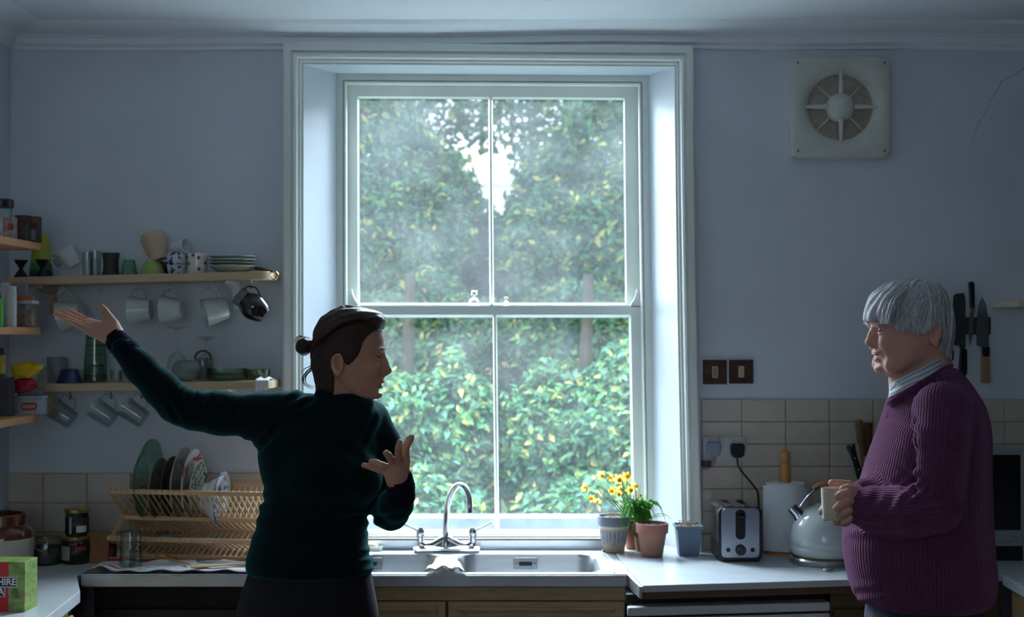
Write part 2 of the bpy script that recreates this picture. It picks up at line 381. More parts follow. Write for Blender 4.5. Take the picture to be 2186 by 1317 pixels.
# ---------------------------------------------------------------- the garden
struct('ground', MB().box(-14, 14, 5.05, 45, -1.7, -1.5), mat('lawn', (96, 118, 74), 0.9, var=0.3, vscale=4))
BARK = mat('bark', (60, 56, 46), 0.9, var=0.25, vscale=10, bump=0.5, bscale=30)
def leaf_mat():
    m = bpy.data.materials.new('leaf'); m.use_nodes = True; nt = m.node_tree; N = nt.nodes; L = nt.links
    b = N['Principled BSDF']; at = N.new('ShaderNodeAttribute'); at.attribute_name = 'leaf_colour'
    L.new(at.outputs['Color'], b.inputs['Base Color']); b.inputs['Roughness'].default_value = 0.45; b.inputs['Specular IOR Level'].default_value = 0.25
    tr = N.new('ShaderNodeBsdfTranslucent'); L.new(at.outputs['Color'], tr.inputs[0])
    mx = N.new('ShaderNodeMixShader'); mx.inputs[0].default_value = 0.35
    L.new(b.outputs[0], mx.inputs[1]); L.new(tr.outputs[0], mx.inputs[2]); L.new(mx.outputs[0], N['Material Output'].inputs[0])
    return m
LEAF = leaf_mat()
PAL = np.array([[84, 138, 88], [64, 120, 88], [118, 156, 96], [176, 182, 96], [92, 140, 116], [198, 190, 112], [44, 92, 70]], float)
PALW = np.array([.22, .22, .17, .06, .15, .025, .155])
def leaves(name, parent, blobs, n, size, seed, pal=PAL, palw=PALW, shell=0.55):
    r = np.random.default_rng(seed); tot = sum(b[3] * b[5] for b in blobs); V = []; C = []
    for (cx, cy, cz, rx, ry, rz) in blobs:
        k = int(n * rx * rz / tot)
        d = r.normal(size=(k, 3)); d /= np.linalg.norm(d, axis=1)[:, None]
        d[:, 1] = -np.abs(d[:, 1]) * np.where(r.random(k) < .85, 1, -1)
        rad = (shell + (1.08 - shell) * r.random(k) ** .6) * (1 + .14 * np.sin(d[:, 0] * 7 + seed) * np.sin(d[:, 2] * 6 + 1.3 * seed))
        c = np.array([cx, cy, cz]) + d * rad[:, None] * np.array([rx, ry, rz])
        nrm = d * .7 + r.normal(size=(k, 3)) * .6 + np.array([0, -.2, .5]); nrm /= np.linalg.norm(nrm, axis=1)[:, None]
        ax = np.cross(nrm, r.normal(size=(k, 3))); ax /= np.linalg.norm(ax, axis=1)[:, None]; bx = np.cross(nrm, ax)
        s = size * (0.7 + .7 * r.random(k))[:, None]
        quad = np.stack([c - ax * s, c - bx * s * .45 + nrm * s * .16, c + ax * s, c + bx * s * .45 + nrm * s * .16], 1)
        V.append(quad.reshape(-1, 3))
        col = pal[r.choice(len(pal), k, p=palw)] * (0.80 + .28 * r.random((k, 1)))
        C.append(np.repeat(col, 4, 0))
    V = np.concatenate(V); C = np.clip(np.concatenate(C) / 255, 0, 1); C = np.where(C <= .04045, C / 12.92, ((C + .055) / 1.055) ** 2.4)
    m = len(V) // 4; T = np.arange(m)[:, None] * 4; Fc = np.concatenate([T + [0, 1, 2], T + [0, 2, 3]])
    base = np.array(WM[parent].translation); V = V - base
    me = bpy.data.meshes.new(name); me.from_pydata(V.tolist(), [], Fc.tolist())
    at = me.color_attributes.new('leaf_colour', 'FLOAT_COLOR', 'POINT'); at.data.foreach_set('color', np.concatenate([C, np.ones((len(C), 1))], 1).ravel())
    me.materials.append(LEAF); o = bpy.data.objects.new(name, me); COL.objects.link(o); o.parent = parent; o['kind'] = 'stuff'
    return o
def core(parent, blobs, k, seed):  # solid dark cores added inside the leaves to block sky and stand for inner shade
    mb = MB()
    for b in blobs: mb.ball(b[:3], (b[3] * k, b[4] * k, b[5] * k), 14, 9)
    mb.build('sky_block_core', mat('sky_block_core', (70, 96, 74), 0.95, var=0.5, vscale=7, bump=1.0, bscale=9), parent, kind='stuff')
def blob(px, py, Y, rx, rz, ry=None):
    p = P(px, py, Y); return (p.x, Y, p.z, rx / S(Y), ry if ry else min(rx, rz) / S(Y) * .8, rz / S(Y))
def tree(name, label, cat, blobs, n, size, seed, trunk=True, cb=(), group=None, **k):
    bx = np.mean([b[0] for b in blobs]); by = np.mean([b[1] for b in blobs])
    t = thing(name, label, cat, (bx, by, -1.5), group=group)
    leaves('foliage', t, blobs, n, size, seed, **k)
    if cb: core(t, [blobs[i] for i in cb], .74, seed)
    if trunk:
        MB().tube([(bx, by, -1.5), (bx + .05, by, -.4), (bx - .04, by + .05, .8), (bx, by, 2.0)], [.07, .06, .05, .035], 9).build('trunk', BARK, t, smooth=True)
        for b in blobs:
            e = Vector(b[:3]); MB().tube(bez((bx, by, 0.8), (bx, by, 1.4), e - Vector((0, 0, .5)), e + Vector((0, 0, b[5] * .7)), 8), [.03 - .003 * i for i in range(9)], 6).build('branch', BARK, t, smooth=True)
    return t
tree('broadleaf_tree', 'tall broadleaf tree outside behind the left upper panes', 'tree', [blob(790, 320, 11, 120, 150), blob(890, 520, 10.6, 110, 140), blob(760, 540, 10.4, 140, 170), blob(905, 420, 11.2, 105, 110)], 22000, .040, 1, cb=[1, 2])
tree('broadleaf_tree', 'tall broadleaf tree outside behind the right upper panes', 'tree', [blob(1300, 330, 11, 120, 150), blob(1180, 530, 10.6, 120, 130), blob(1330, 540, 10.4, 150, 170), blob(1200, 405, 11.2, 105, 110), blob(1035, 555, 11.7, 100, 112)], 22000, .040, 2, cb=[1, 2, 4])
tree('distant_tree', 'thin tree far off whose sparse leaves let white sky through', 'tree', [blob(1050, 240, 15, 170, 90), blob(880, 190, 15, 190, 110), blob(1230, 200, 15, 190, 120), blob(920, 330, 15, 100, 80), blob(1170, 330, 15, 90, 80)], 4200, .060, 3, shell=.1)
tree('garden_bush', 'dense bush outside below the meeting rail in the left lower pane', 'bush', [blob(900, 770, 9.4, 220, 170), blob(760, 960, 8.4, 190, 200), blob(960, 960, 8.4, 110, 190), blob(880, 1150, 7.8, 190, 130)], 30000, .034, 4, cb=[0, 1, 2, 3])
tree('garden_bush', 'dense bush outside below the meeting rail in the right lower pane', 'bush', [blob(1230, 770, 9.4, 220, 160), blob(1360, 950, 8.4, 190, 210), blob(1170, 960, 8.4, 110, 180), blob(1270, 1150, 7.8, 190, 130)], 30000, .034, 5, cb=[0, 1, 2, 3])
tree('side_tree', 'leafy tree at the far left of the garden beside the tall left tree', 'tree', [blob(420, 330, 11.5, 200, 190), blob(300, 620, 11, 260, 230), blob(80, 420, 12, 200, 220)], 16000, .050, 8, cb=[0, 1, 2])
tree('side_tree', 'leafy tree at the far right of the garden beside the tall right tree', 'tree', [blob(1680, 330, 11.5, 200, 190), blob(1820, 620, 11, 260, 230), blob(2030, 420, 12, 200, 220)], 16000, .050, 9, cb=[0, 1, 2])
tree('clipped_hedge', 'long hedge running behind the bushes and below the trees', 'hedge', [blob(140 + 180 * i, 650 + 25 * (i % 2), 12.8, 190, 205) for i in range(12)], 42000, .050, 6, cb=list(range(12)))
gw = P(1000, 1106, 6.7); struct('garden_wall', MB().box(-4, 4, 6.7, 6.85, -1.5, gw.z), mat('mossy_stone', (120, 132, 136), .9, var=.25, vscale=9, bump=.4, bscale=30))
bl = thing('distant_house', 'pale rendered house far off glimpsed between the two trees', 'house', (0, 34, -1.5))
p0, p1 = P(1006, 395, 34), P(1092, 438, 34)
MB().box(p0.x - 2.5, p1.x + 2.0, 34, 40, -1.5, p0.z).build('house_wall', mat('pale_render', (246, 246, 244), 0.8, var=.03), bl)
MB().prism([(p0.x - 2.8, p0.z), (p1.x + 2.3, p0.z), (p1.x + 1.6, p0.z + .35), (p0.x - 2.1, p0.z + .35)], 33.8, 40.2, 'y').build('roof', mat('slate', (222, 225, 230), 0.7, var=.1), bl)
for i in range(3):
    x = p0.x - 1.8 + i * 1.9; MB().box(x, x + .7, 33.97, 34.02, -.2, 1.2).build('window', mat('far_window', (60, 70, 80), 0.2), bl)
# ---------------------------------------------------------------- worktops, sink, units
MARBLE = mat('white_laminate', (196, 202, 207), 0.28, var=0.07, vscale=7, bump=0.02)
MARBLE2 = mat('white_marble', (190, 196, 202), 0.25, var=0.06, vscale=5, bump=0.02, stretch=(1, 3, 1))
STEEL = mat('brushed_steel', (206, 211, 216), 0.34, 1.0, var=0.06, vscale=6, bump=0.03, bscale=120, stretch=(1, 12, 12))
STEEL_D = mat('worn_steel', (182, 186, 190), 0.42, 1.0, var=0.12, vscale=10)
OAK = mat('cream_oak', (176, 150, 112), 0.5, var=0.12, vscale=6, stretch=(2, 2, 14))
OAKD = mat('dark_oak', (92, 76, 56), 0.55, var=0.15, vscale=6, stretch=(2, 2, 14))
BLACK = mat('black_plastic', (16, 16, 18), 0.35, var=0.1)
BLACKM = mat('matt_black', (11, 10, 10), 0.75, var=0.1)
WHITEP = mat('white_enamel', (206, 210, 216), 0.3, var=0.03)
CERW = mat('white_china', (214, 216, 214), 0.18, var=0.03, coat=0.3)
WOODL = mat('light_wood', (214, 176, 134), 0.5, var=0.14, vscale=8, stretch=(1, 10, 10), bump=0.05)
WOODW = mat('beech_wood', (196, 136, 78), 0.45, var=0.12, vscale=8, stretch=(8, 8, 1))
BROWN = mat('brown_wood', (104, 70, 48), 0.6, var=0.2, vscale=9, stretch=(6, 6, 1))
CLEAR = glass('clear_glass', (250, 253, 252), (222, 232, 230), 0.05)
GREENG = glass('green_glass', (232, 246, 238), (160, 200, 182), 0.06)
TERRA = mat('terracotta', (172, 112, 92), 0.85, col2=(150, 122, 108), vscale=22, bump=0.15, bscale=60)
SOIL = mat('dry_soil', (84, 66, 54), 0.95, col2=(150, 132, 116), vscale=60, bump=0.8, bscale=120)

# left worktop with a cut corner, running on along the left wall
pl = [(-1.799, 4.689), (-1.388, 4.689), (-1.386, 4.19), (-1.298, 3.955), (-1.272, 3.6), (-1.24, 2.6), (-1.799, 2.6)]
wl = thing('worktop', 'pale worktop along the left wall under the jars and tea box', 'worktop', (-1.55, 3.6, ZW - .04))
MB().prism(pl, ZW - 0.036, ZW).build('worktop_slab', MARBLE, wl, bevel=.003)
cl = thing('base_cabinet', 'cream base cabinet below the left worktop at the frame edge', 'cabinet', (-1.55, 3.5, 0))
MB().prism([(-1.798, 4.18), (-1.40, 4.18), (-1.40, 4.15), (-1.33, 3.93), (-1.31, 3.6), (-1.28, 2.62), (-1.798, 2.62)], 0.1, ZW - 0.037).build('carcass', OAK, cl)
for ya, yb in ((3.90, 3.30), (3.28, 2.66)):
    d = MB().hexa([(-1.312, yb, .14), (-1.300, yb, .14), (-1.318, ya, .14), (-1.330, ya, .14), (-1.312 + .02, yb, ZW - .06), (-1.300 + .02, yb, ZW - .06), (-1.318 + .02, ya, ZW - .06), (-1.330 + .02, ya, ZW - .06)]).build('cabinet_door', OAK, cl, bevel=.004)
    MB().ball((-1.285, ya - .06, ZW - .16), .014).build('knob', WOODW, d, smooth=True)
MB().prism([(-1.798, 4.17), (-1.42, 4.17), (-1.36, 3.9), (-1.33, 2.64), (-1.798, 2.64)], 0, .1).build('plinth', BLACKM, cl)

# right worktop: white slab with a grey edge strip next to the sink, turning along the right wall
def SX(y): return 0.318 + (4.64 - y) * 0.112
A = G(1372, 1250, ZW); B = G(1815, 1237, ZW); C = G(2132, 1226, ZW); D = G(2190, 1256, ZW)
wr = thing('worktop', 'white marbled worktop under the toaster and kettle right of the sink', 'worktop', (1.0, 4.3, ZW - .04))
MB().prism([(SX(4.689) + .045, 4.689), (A.x, A.y), (B.x, B.y), (C.x, C.y), (2.149, C.y - .01), (2.149, 4.689)], ZW - 0.022, ZW).build('worktop_slab', MARBLE2, wr, bevel=.003)
MB().prism([(SX(4.689) + .006, 4.689), (SX(4.03) + .004, 4.035), (A.x - .002, A.y - .012), (SX(4.689) + .044, 4.689)], ZW - 0.040, ZW - 0.001).build('edge_strip', STEEL_D, wr, bevel=.002)
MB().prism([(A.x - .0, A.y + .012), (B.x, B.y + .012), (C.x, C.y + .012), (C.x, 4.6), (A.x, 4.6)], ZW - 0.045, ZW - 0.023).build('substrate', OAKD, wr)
MB().prism([(ox0 + .03, 4.690), (ox1 - .035, 4.690), (ox1 - .06, 4.82), (ox0 + .06, 4.82)], ZW - 0.03, ZW - .001).build('window_ledge', MARBLE, wr)
w3 = thing('worktop', 'white worktop along the right wall behind the standing man', 'worktop', (1.85, 3.4, ZW - .04))
MB().prism([(C.x + .006, C.y - .014), (2.149, C.y - .014), (2.149, 2.6), (D.x + .06, 2.6), (D.x, D.y)], ZW - 0.032, ZW + .001).build('worktop_slab', MARBLE2, w3, bevel=.003)
cr = thing('base_cabinet', 'cream cabinet with drawers under the right wall worktop', 'cabinet', (1.85, 3.4, 0))
MB().prism([(C.x + .03, C.y - .03), (2.148, C.y - .03), (2.148, 2.62), (D.x + .09, 2.62), (D.x + .03, D.y)], 0, ZW - 0.033).build('carcass', OAK, cr)
for k in range(3):
    z1 = ZW - .05 - k * .20; x = C.x + .022
    dr = MB().hexa([(x, C.y - .05, z1 - .18), (x + .012, C.y - .05, z1 - .18), (x + .055, 3.35, z1 - .18), (x + .043, 3.35, z1 - .18), (x, C.y - .05, z1), (x + .012, C.y - .05, z1), (x + .055, 3.35, z1), (x + .043, 3.35, z1)]).build('drawer', OAK, cr, bevel=.003)
    MB().ball((x + .015, 3.7, z1 - .09), .013).build('knob', WOODW, dr, smooth=True)

# stainless sink: draining board, two bowls, upstand, apron
ZS = ZW + 0.004; sx0 = -1.376; sy0 = 4.20; sy1 = 4.664
sk = thing('kitchen_sink', 'stainless steel double bowl sink with left draining board under the window', 'sink', (-0.5, 4.45, ZW - .2))
bx1a, bx1b, bx2a, bx2b = -0.52, -0.250, -0.186, 0.288; by0, by1 = 4.232, 4.572
plate = MB()
def strip(x0, x1, y0, y1): plate.box(x0, x1, y0, y1, ZS - .004, ZS)
strip(sx0, bx1a, sy0, sy1); strip(bx1a, bx2b, sy0, by0); strip(bx1a, bx2b, by1, sy1); strip(bx1b, bx2a, by0, by1)
plate.hexa([(bx2b, sy0, ZS - .004), (SX(sy0), sy0, ZS - .004), (SX(sy1), sy1, ZS - .004), (bx2b, sy1, ZS - .004), (bx2b, sy0, ZS), (SX(sy0), sy0, ZS), (SX(sy1), sy1, ZS), (bx2b, sy1, ZS)])
# raised roll around the rim
plate.tube([(bx1a - .02, by1 + .022, ZS), (bx2b - .0, by1 + .022, ZS), (bx2b + .012, by1 + .012, ZS), (bx2b + .040, by0 - .015, ZS)], .0035, 6)
plate.build('sink_top', STEEL, sk)
MB().prism([(sx0, ZS - .003), (sx0, ZS - .038), (sx0 + .006, ZS - .041), (SX(sy0) - .006, ZS - .041), (SX(sy0), ZS - .038), (SX(sy0), ZS - .003)], sy0 - .004, sy0 + .004, 'y').build('apron', STEEL_D, sk, bevel=.003)
MB().box(sx0, sx0 + .006, sy0, sy1, ZS - .04, ZS - .002).build('side_edge', STEEL_D, sk)
def bowl(x0, x1, y0, y1, r, dep):
    n = 6; rows = []
    def rr(x0, x1, y0, y1, r, z):
        pts = []
        for cx, cy, a0 in ((x1 - r, y1 - r, 0), (x0 + r, y1 - r, 90), (x0 + r, y0 + r, 180), (x1 - r, y0 + r, 270)):
            for i in range(n + 1):
                a = math.radians(a0 + 90 * i / n); pts.append((cx + r * math.cos(a), cy + r * math.sin(a), z))
        return pts + [pts[0]]
    sq = []
    for q, (cx, cy) in enumerate(((x1, y1), (x0, y1), (x0, y0), (x1, y0))): sq += [(cx, cy, ZS)] * (n + 1)
    rows = [sq + [sq[0]], rr(x0, x1, y0, y1, r, ZS - .001), rr(x0 + .004, x1 - .004, y0 + .004, y1 - .004, r, ZS - .010), rr(x0 + .012, x1 - .012, y0 + .012, y1 - .012, r, ZS - dep + .03), rr(x0 + .035, x1 - .035, y0 + .035, y1 - .035, r, ZS - dep), rr(x0 + .12, x1 - .12, y0 + .12, y1 - .12, .01, ZS - dep - .004)]
    mb = MB().grid(rows); k = len(rows[0]); base = (len(rows) - 1) * k; mb.f.append(tuple(base + i for i in range(k - 1)))
    b = mb.build('sink_bowl', STEEL, sk, smooth=True, angle=50)
    MB().lathe([(.0, ZS - dep), (.03, ZS - dep), (.038, ZS - dep + .004), (.042, ZS - dep - .004)], 20, Matrix.Translation(((x0 + x1) / 2, (y0 + y1) / 2, 0))).build('drain', CHROME, b, smooth=True)
    return b
b1 = bowl(bx1a, bx1b, by0, by1, .05, .17); b2 = bowl(bx2a, bx2b, by0, by1, .06, .18)
def overflow(px, w, par):
    c = G(px, 1188, ZS); y = by1 - .012; zc = ZS - .030
    m = MB().rbox(c.x - w / 2, c.x + w / 2, zc - .020, zc + .020, .004, y - .006, y + .004, 'y'); o = m.build('overflow_plate', mat('tarnished_steel', (84, 86, 90), .45, .8, var=.2), par, bevel=.001)
    MB().rbox(c.x - w * .28, c.x + w * .28, zc - .007, zc + .007, .004, y - .0075, y - .005, 'y').build('overflow_slot', BLACKM, o)
    for s in (-1, 1): MB().ball((c.x + s * w * .38, y - .006, zc), .004, 8, 6).build('screw', CHROME, o)
overflow(1122, .082, b2); overflow(790, .075, b1)
for k in range(9):
    x = -1.30 + k * .08; MB().tube([(x, 4.27, ZS), (x, 4.60, ZS + .001)], .005, 6, flat=(.5, 1)).build('drainer_ridge', STEEL, sk)
zu = wp(1000, 1150.5, 4.69).z
MB().box(sx0 + .05, P(1294, 1160, 4.685).x, 4.672, 4.688, ZS - .002, zu).build('upstand', STEEL, sk, bevel=.002)
MB().box(wp(722, 0, 4.69).x, P(1292, 1150, 4.69).x, 4.668, 4.689, zu + .0003, zu + .0045).build('upstand_cap', mat('brown_bead', (120, 92, 78), .6), sk)

# mixer tap
tp = thing('mixer_tap', 'chrome swan neck mixer tap with two white lever handles', 'tap', (-.24, 4.618, ZS))
YT = 4.618
def tpx(px, py, dy=0): return P(px, py, YT + dy)
k = 1 / S(YT); m = MB()
m.tube(smooth_path([tpx(898, 1160), tpx(908, 1166), tpx(925, 1163), tpx(940, 1155), tpx(952, 1150), tpx(964, 1155), tpx(980, 1163), tpx(997, 1166), tpx(1008, 1160)], 5), 8.5 * k, 12)
m.tube([tpx(884, 1172), tpx(900, 1171), tpx(952, 1170), tpx(1006, 1171), tpx(1024, 1172)], [7 * k, 9 * k, 9 * k, 9 * k, 7 * k], 10, flat=(.9, 2.2))
m.lathe([(12 * k, 0), (13 * k, 12 * k), (10 * k, 22 * k), (9 * k, 28 * k), (6.5 * k, 32 * k), (6.5 * k, 40 * k), (0.001, 41 * k)], 20, Matrix.Translation(tpx(952, 1176)))
m.build('tap_body', CHROME, tp, smooth=True)
MB().tube(smooth_path([tpx(951, 1146), tpx(951, 1120), tpx(954, 1085), tpx(962, 1055, -.01), tpx(977, 1036, -.03), tpx(992, 1040, -.06), tpx(1001, 1058, -.08), tpx(1003, 1080, -.09), tpx(1003, 1092, -.09)], 6), [6.3 * k] * 49, 14).build('spout', CHROME, tp, smooth=True)
MB().tube([tpx(1003, 1084, -.09), tpx(1003, 1094, -.09)], 7 * k, 14).build('spout_tip', CHROME, tp, smooth=True)
for px, s in ((898, -1), (1009, 1)):
    MB().lathe([(8 * k, 0), (8.5 * k, 6 * k), (7.5 * k, 10 * k), (7.5 * k, 24 * k), (9.5 * k, 27 * k), (9.5 * k, 38 * k), (7 * k, 42 * k), (.001, 43 * k)], 18, Matrix.Translation(tpx(px, 1170))).build('pillar', CHROME, tp, smooth=True)
    lv = MB().tube([tpx(px + s * 4, 1132), tpx(px + s * 20, 1126, -.015), tpx(px + s * 43, 1114, -.03)], [5.5 * k, 4.6 * k, 5.0 * k], 10, flat=(.7, 1.2)).build('lever', mat('white_lever', (196, 198, 200), .3), tp, smooth=True)
    MB().lathe([(4 * k, 0), (4.5 * k, 2 * k), (.001, 2.6 * k)], 12, Matrix.Translation(tpx(px, 1127.5))).build('lever_cap', mat('cap_red' if s < 0 else 'cap_blue', (150, 96, 84) if s < 0 else (150, 128, 120), .4), lv)
# dishcloth on the divider, white soap dish behind the woman
m = MB(); rows = []
for i in range(13):
    r = []
    for j in range(9):
        u = i / 12; v = j / 8; p = G(908 + u * 86 - 14 * v * (u - .5) * 3, 1226 - 25 * v, ZS)
        r.append((p.x, p.y, ZS + .010 + .012 * math.sin(math.pi * u) * (1 - .5 * v) + .006 * math.sin(u * 17 + v * 6)))
    rows.append(r)
one('dishcloth', 'crumpled pale dishcloth on the divider between the sink bowls', 'cloth', m.grid(rows), mat('dishcloth', (196, 186, 172), .9, var=.1, bump=.3, bscale=300), smooth=True, solid=.003)
p = G(792, 1178, ZS); sd = thing('soap_dish', 'small white soap dish behind the sink beside the woman', 'dish', (p.x, 4.635, ZS))
MB().lathe(vessel([(.022, .0), (.030, .004), (.034, .016)], .003), 24, sx=1.2, sy=.7).build('dish', CERW, sd, world=False, smooth=True)
MB().ball((0, 0, .018), (.024, .015, .011)).build('soap', mat('cream_soap', (222, 210, 190), .5), sd, world=False, smooth=True)

# units under the sink and worktop
su = thing('sink_cabinet', 'cream wooden cabinet with two panelled doors under the sink', 'cabinet', (0, 4.45, 0))
x0, x1 = -.530, P(1334, 1290, 4.235).x; zt = ZS - .045
m = MB(); m.box(x0, x0 + .018, 4.235, 4.68, .1, ZS - .045); m.box(x1 - .018, x1, 4.235, 4.68, .1, ZS - .045); m.box(x0 + .018, x1 - .018, 4.235, 4.68, .1, .118); m.box(x0 + .018, x1 - .018, 4.668, 4.68, .118, ZS - .2); m.build('carcass', OAK, su)
MB().box(x0, x1, 4.225, 4.24, zt - .044, zt).build('top_rail', OAK, su, bevel=.002)
MB().box(x0 + .02, x1 - .02, 4.30, 4.66, 0, .1).build('plinth', BLACKM, su)
for xa, xb in ((x0 + .004, P(952, 1290, 4.22).x), (P(957, 1290, 4.22).x, x1 - .004)):
    z1 = zt - .046; z0 = .13; d = MB().box(xa, xb, 4.214, 4.234, z0, z1).build('cabinet_door', OAK, su, bevel=.003)
    for q, (ins, w_, pr) in enumerate(((.030, .012, .008), (.052, .006, .005))):
        m = MB(); a, b, c, e = xa + ins, xb - ins, z0 + ins, z1 - ins * .55
        m.box(a, b, 4.214 - pr, 4.215, e - w_, e); m.box(a, b, 4.214 - pr, 4.215, c, c + w_); m.box(a, a + w_, 4.214 - pr, 4.215, c + w_, e - w_); m.box(b - w_, b, 4.214 - pr, 4.215, c + w_, e - w_)
        m.build('panel_moulding', OAK, d, bevel=.003)
    MB().ball(((xb - .03) if xa < -.3 else (xa + .03), 4.20, z1 - .2), .014).build('knob', WOODW, d, smooth=True)
bd = thing('dishwasher', 'black fronted unit under the draining board', 'dishwasher', (-1.0, 4.5, 0))  # plain black box and panels fill the opening under the drainer
MB().box(-1.365, x0 - .004, 4.30, 4.68, 0.0, ZS - .045).build('body', BLACKM, bd)
MB().box(-1.360, x0 - .008, 4.285, 4.299, 0.1, ZS - .13).build('door', BLACK, bd, bevel=.003)
MB().box(-1.360, x0 - .008, 4.285, 4.299, ZS - .125, ZS - .05).build('control_panel', BLACKM, bd, bevel=.003)
wd = thing('dishwasher', 'white dishwasher under the marbled worktop right of the sink', 'dishwasher', (.7, 4.35, 0))
a0, a1 = P(1340, 1297, 4.075), P(1772, 1283, 4.155)
def slab(a, b, t, z0, z1): return MB().hexa([(a.x, a.y, z0), (b.x, b.y, z0), (b.x, b.y + t, z0), (a.x, a.y + t, z0), (a.x, a.y, z1), (b.x, b.y, z1), (b.x, b.y + t, z1), (a.x, a.y + t, z1)])
zt2 = a0.z
slab(a0 + Vector((.016, .03, 0)), a1 + Vector((-.004, .03, 0)), .50, .0, zt2 - .002).build('body', WHITEP, wd)
slab(a0, a1, .028, zt2 - .028, zt2).build('control_panel', WHITEP, wd, bevel=.004)
slab(a0 + Vector((0, .006, 0)), a1 + Vector((0, .006, 0)), .02, zt2 - .034, zt2 - .029).build('seam', BLACKM, wd)
slab(a0, a1, .028, .12, zt2 - .035).build('door', WHITEP, wd, bevel=.004)
slab(a0 + Vector((.0, .05, 0)), a1 + Vector((0, .05, 0)), .03, zt2 + .001, ZW - .046).build('gap_shade_strip', BLACKM, wd)  # matt black strip stands for the shade in the gap under the worktop
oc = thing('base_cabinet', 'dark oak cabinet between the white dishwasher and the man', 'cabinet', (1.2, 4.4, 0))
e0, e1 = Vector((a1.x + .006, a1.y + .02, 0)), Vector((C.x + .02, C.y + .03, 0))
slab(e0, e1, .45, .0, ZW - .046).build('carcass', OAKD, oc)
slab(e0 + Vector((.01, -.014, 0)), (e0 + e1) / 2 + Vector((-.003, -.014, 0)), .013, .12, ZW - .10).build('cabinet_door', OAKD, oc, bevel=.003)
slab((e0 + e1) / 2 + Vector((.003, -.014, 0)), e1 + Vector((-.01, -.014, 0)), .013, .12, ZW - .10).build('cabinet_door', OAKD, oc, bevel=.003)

# ---------------------------------------------------------------- dish rack and what stands in it
rk_o = G(243, 1190, ZS); rk_o = Vector((rk_o.x, 4.425, ZS)); RYAW = -math.radians(9)
rk = thing('dish_rack', 'folding two-tier wooden dish rack standing on the draining board', 'dish rack', rk_o, RYAW)
RL = 0.66
def rail(v, h, name='rail', a=.011, b=.016): MB().box(0, RL, v - a / 2, v + a / 2, h - b / 2, h + b / 2).build(name, WOODL, rk, world=False, bevel=.003)
RA = dict(tf=(0.0, .237), tb=(.225, .237), p1=(.098, .135), p2=(.128, .135), mf=(.005, .078), mb=(.222, .078), bf=(.055, .013), bb=(.17, .013))
for q in RA.values(): rail(*q)
nd = 30; proto = {}
def dowel(a, b, u, ext=.012):
    key = (a, b)
    (v0, h0), (v1, h1) = RA[a], RA[b]; d = Vector((0, v1 - v0, h1 - h0)).normalized()
    if key not in proto:
        o = MB().tube([Vector((0, v0, h0)) - d * ext, Vector((0, v1, h1)) + d * .004], .0036, 7).build('dowel', WOODL, rk, world=False, smooth=True); proto[key] = o
    else:
        o = proto[key].copy(); COL.objects.link(o)
    o.location = (u, 0, 0)
for i in range(nd):
    u = .035 + (RL - .07) * i / (nd - 1)
    dowel('tf', 'p2', u); dowel('tb', 'p1', u + .006)
    dowel('p1', 'mb', u, 0.0); dowel('mf', 'bb', u); dowel('mb', 'bf', u + .006)
for u in (.012, RL - .012):
    for a, b in (('tf', 'p2'), ('tb', 'p1'), ('p1', 'mf'), ('p2', 'mb'), ('mf', 'bb'), ('mb', 'bf')):
        (v0, h0), (v1, h1) = RA[a], RA[b]; d = Vector((0, v1 - v0, h1 - h0)).normalized() * .014
        MB().tube([Vector((u, v0, h0)) - d, Vector((u, v1, h1)) + d * .5], .009, 4).build('end_slat', WOODL, rk, world=False)
RM = WM[rk]
def plate_prof(D, depth): r = D / 2; return [(.0005, 0), (r * .55, 0), (r * .60, depth * .25), (r * .72, depth * .35), (r, depth), (r, depth + .0035), (r * .70, depth * .35 + .004), (r * .58, depth * .25 + .004), (r * .53, .004), (.0005, .004)]
def patt(name, base, ink, scale, thr, kind='noise'):
    m = mat(name, base, .2, var=.02, coat=.3); nt = m.node_tree; N = nt.nodes; L = nt.links; b = N['Principled BSDF']
    tc = N.new('ShaderNodeTexCoord'); vr = N.new('ShaderNodeTexVoronoi' if kind == 'dots' else 'ShaderNodeTexNoise'); vr.inputs['Scale'].default_value = scale
    L.new(tc.outputs['Object'], vr.inputs['Vector']); rp = N.new('ShaderNodeValToRGB'); rp.color_ramp.interpolation = 'CONSTANT'
    rp.color_ramp.elements[0].color = rgb(*ink); rp.color_ramp.elements[1].color = rgb(*base); rp.color_ramp.elements[1].position = thr
    L.new(vr.outputs['Distance' if kind == 'dots' else 'Fac'], rp.inputs[0]); L.new(rp.outputs[0], b.inputs['Base Color']); return m
P_RED = patt('red_pattern_china', (206, 206, 204), (178, 78, 72), 26, .42)
P_GRN = patt('green_pattern_china', (186, 196, 182), (70, 104, 88), 60, .46)
P_BLU = patt('blue_pattern_china', (196, 206, 222), (86, 110, 170), 55, .47)
DGREY = mat('dark_grey_glaze', (118, 116, 108), .3, var=.1); DBRN = mat('dark_brown_glaze', (66, 48, 42), .3, var=.1); GREYC = mat('grey_white_china', (168, 168, 160), .25, var=.06)
def rack_plate(px, top, D, depth, m, label, name='plate', flip=1, lean=0.0, v=.112):
    zt = P(px, top, 4.50).z; zc = zt - D / 2
    # find u on the rack whose plate centre projects on px
    best = min((abs((lambda w: CX + F * w.x / (w.y * CP + (w.z - CAMZ) * SP) - px)(RM @ Vector((u / 1000, v, zc - rk_o.z)))), u) for u in range(20, 660))[1] / 1000
    c = RM @ Vector((best, v, zc - rk_o.z))
    R = Matrix.Translation(c) @ Matrix.Rotation(math.radians(-5), 4, 'Z') @ Matrix.Rotation(math.radians(90 * flip + lean), 4, 'Y')
    return one(name, label, 'bowl' if name == 'bowl' else 'plate', MB().lathe(plate_prof(D, depth), 40, R, False, False), m, 'crockery drying in the dish rack', smooth=True)
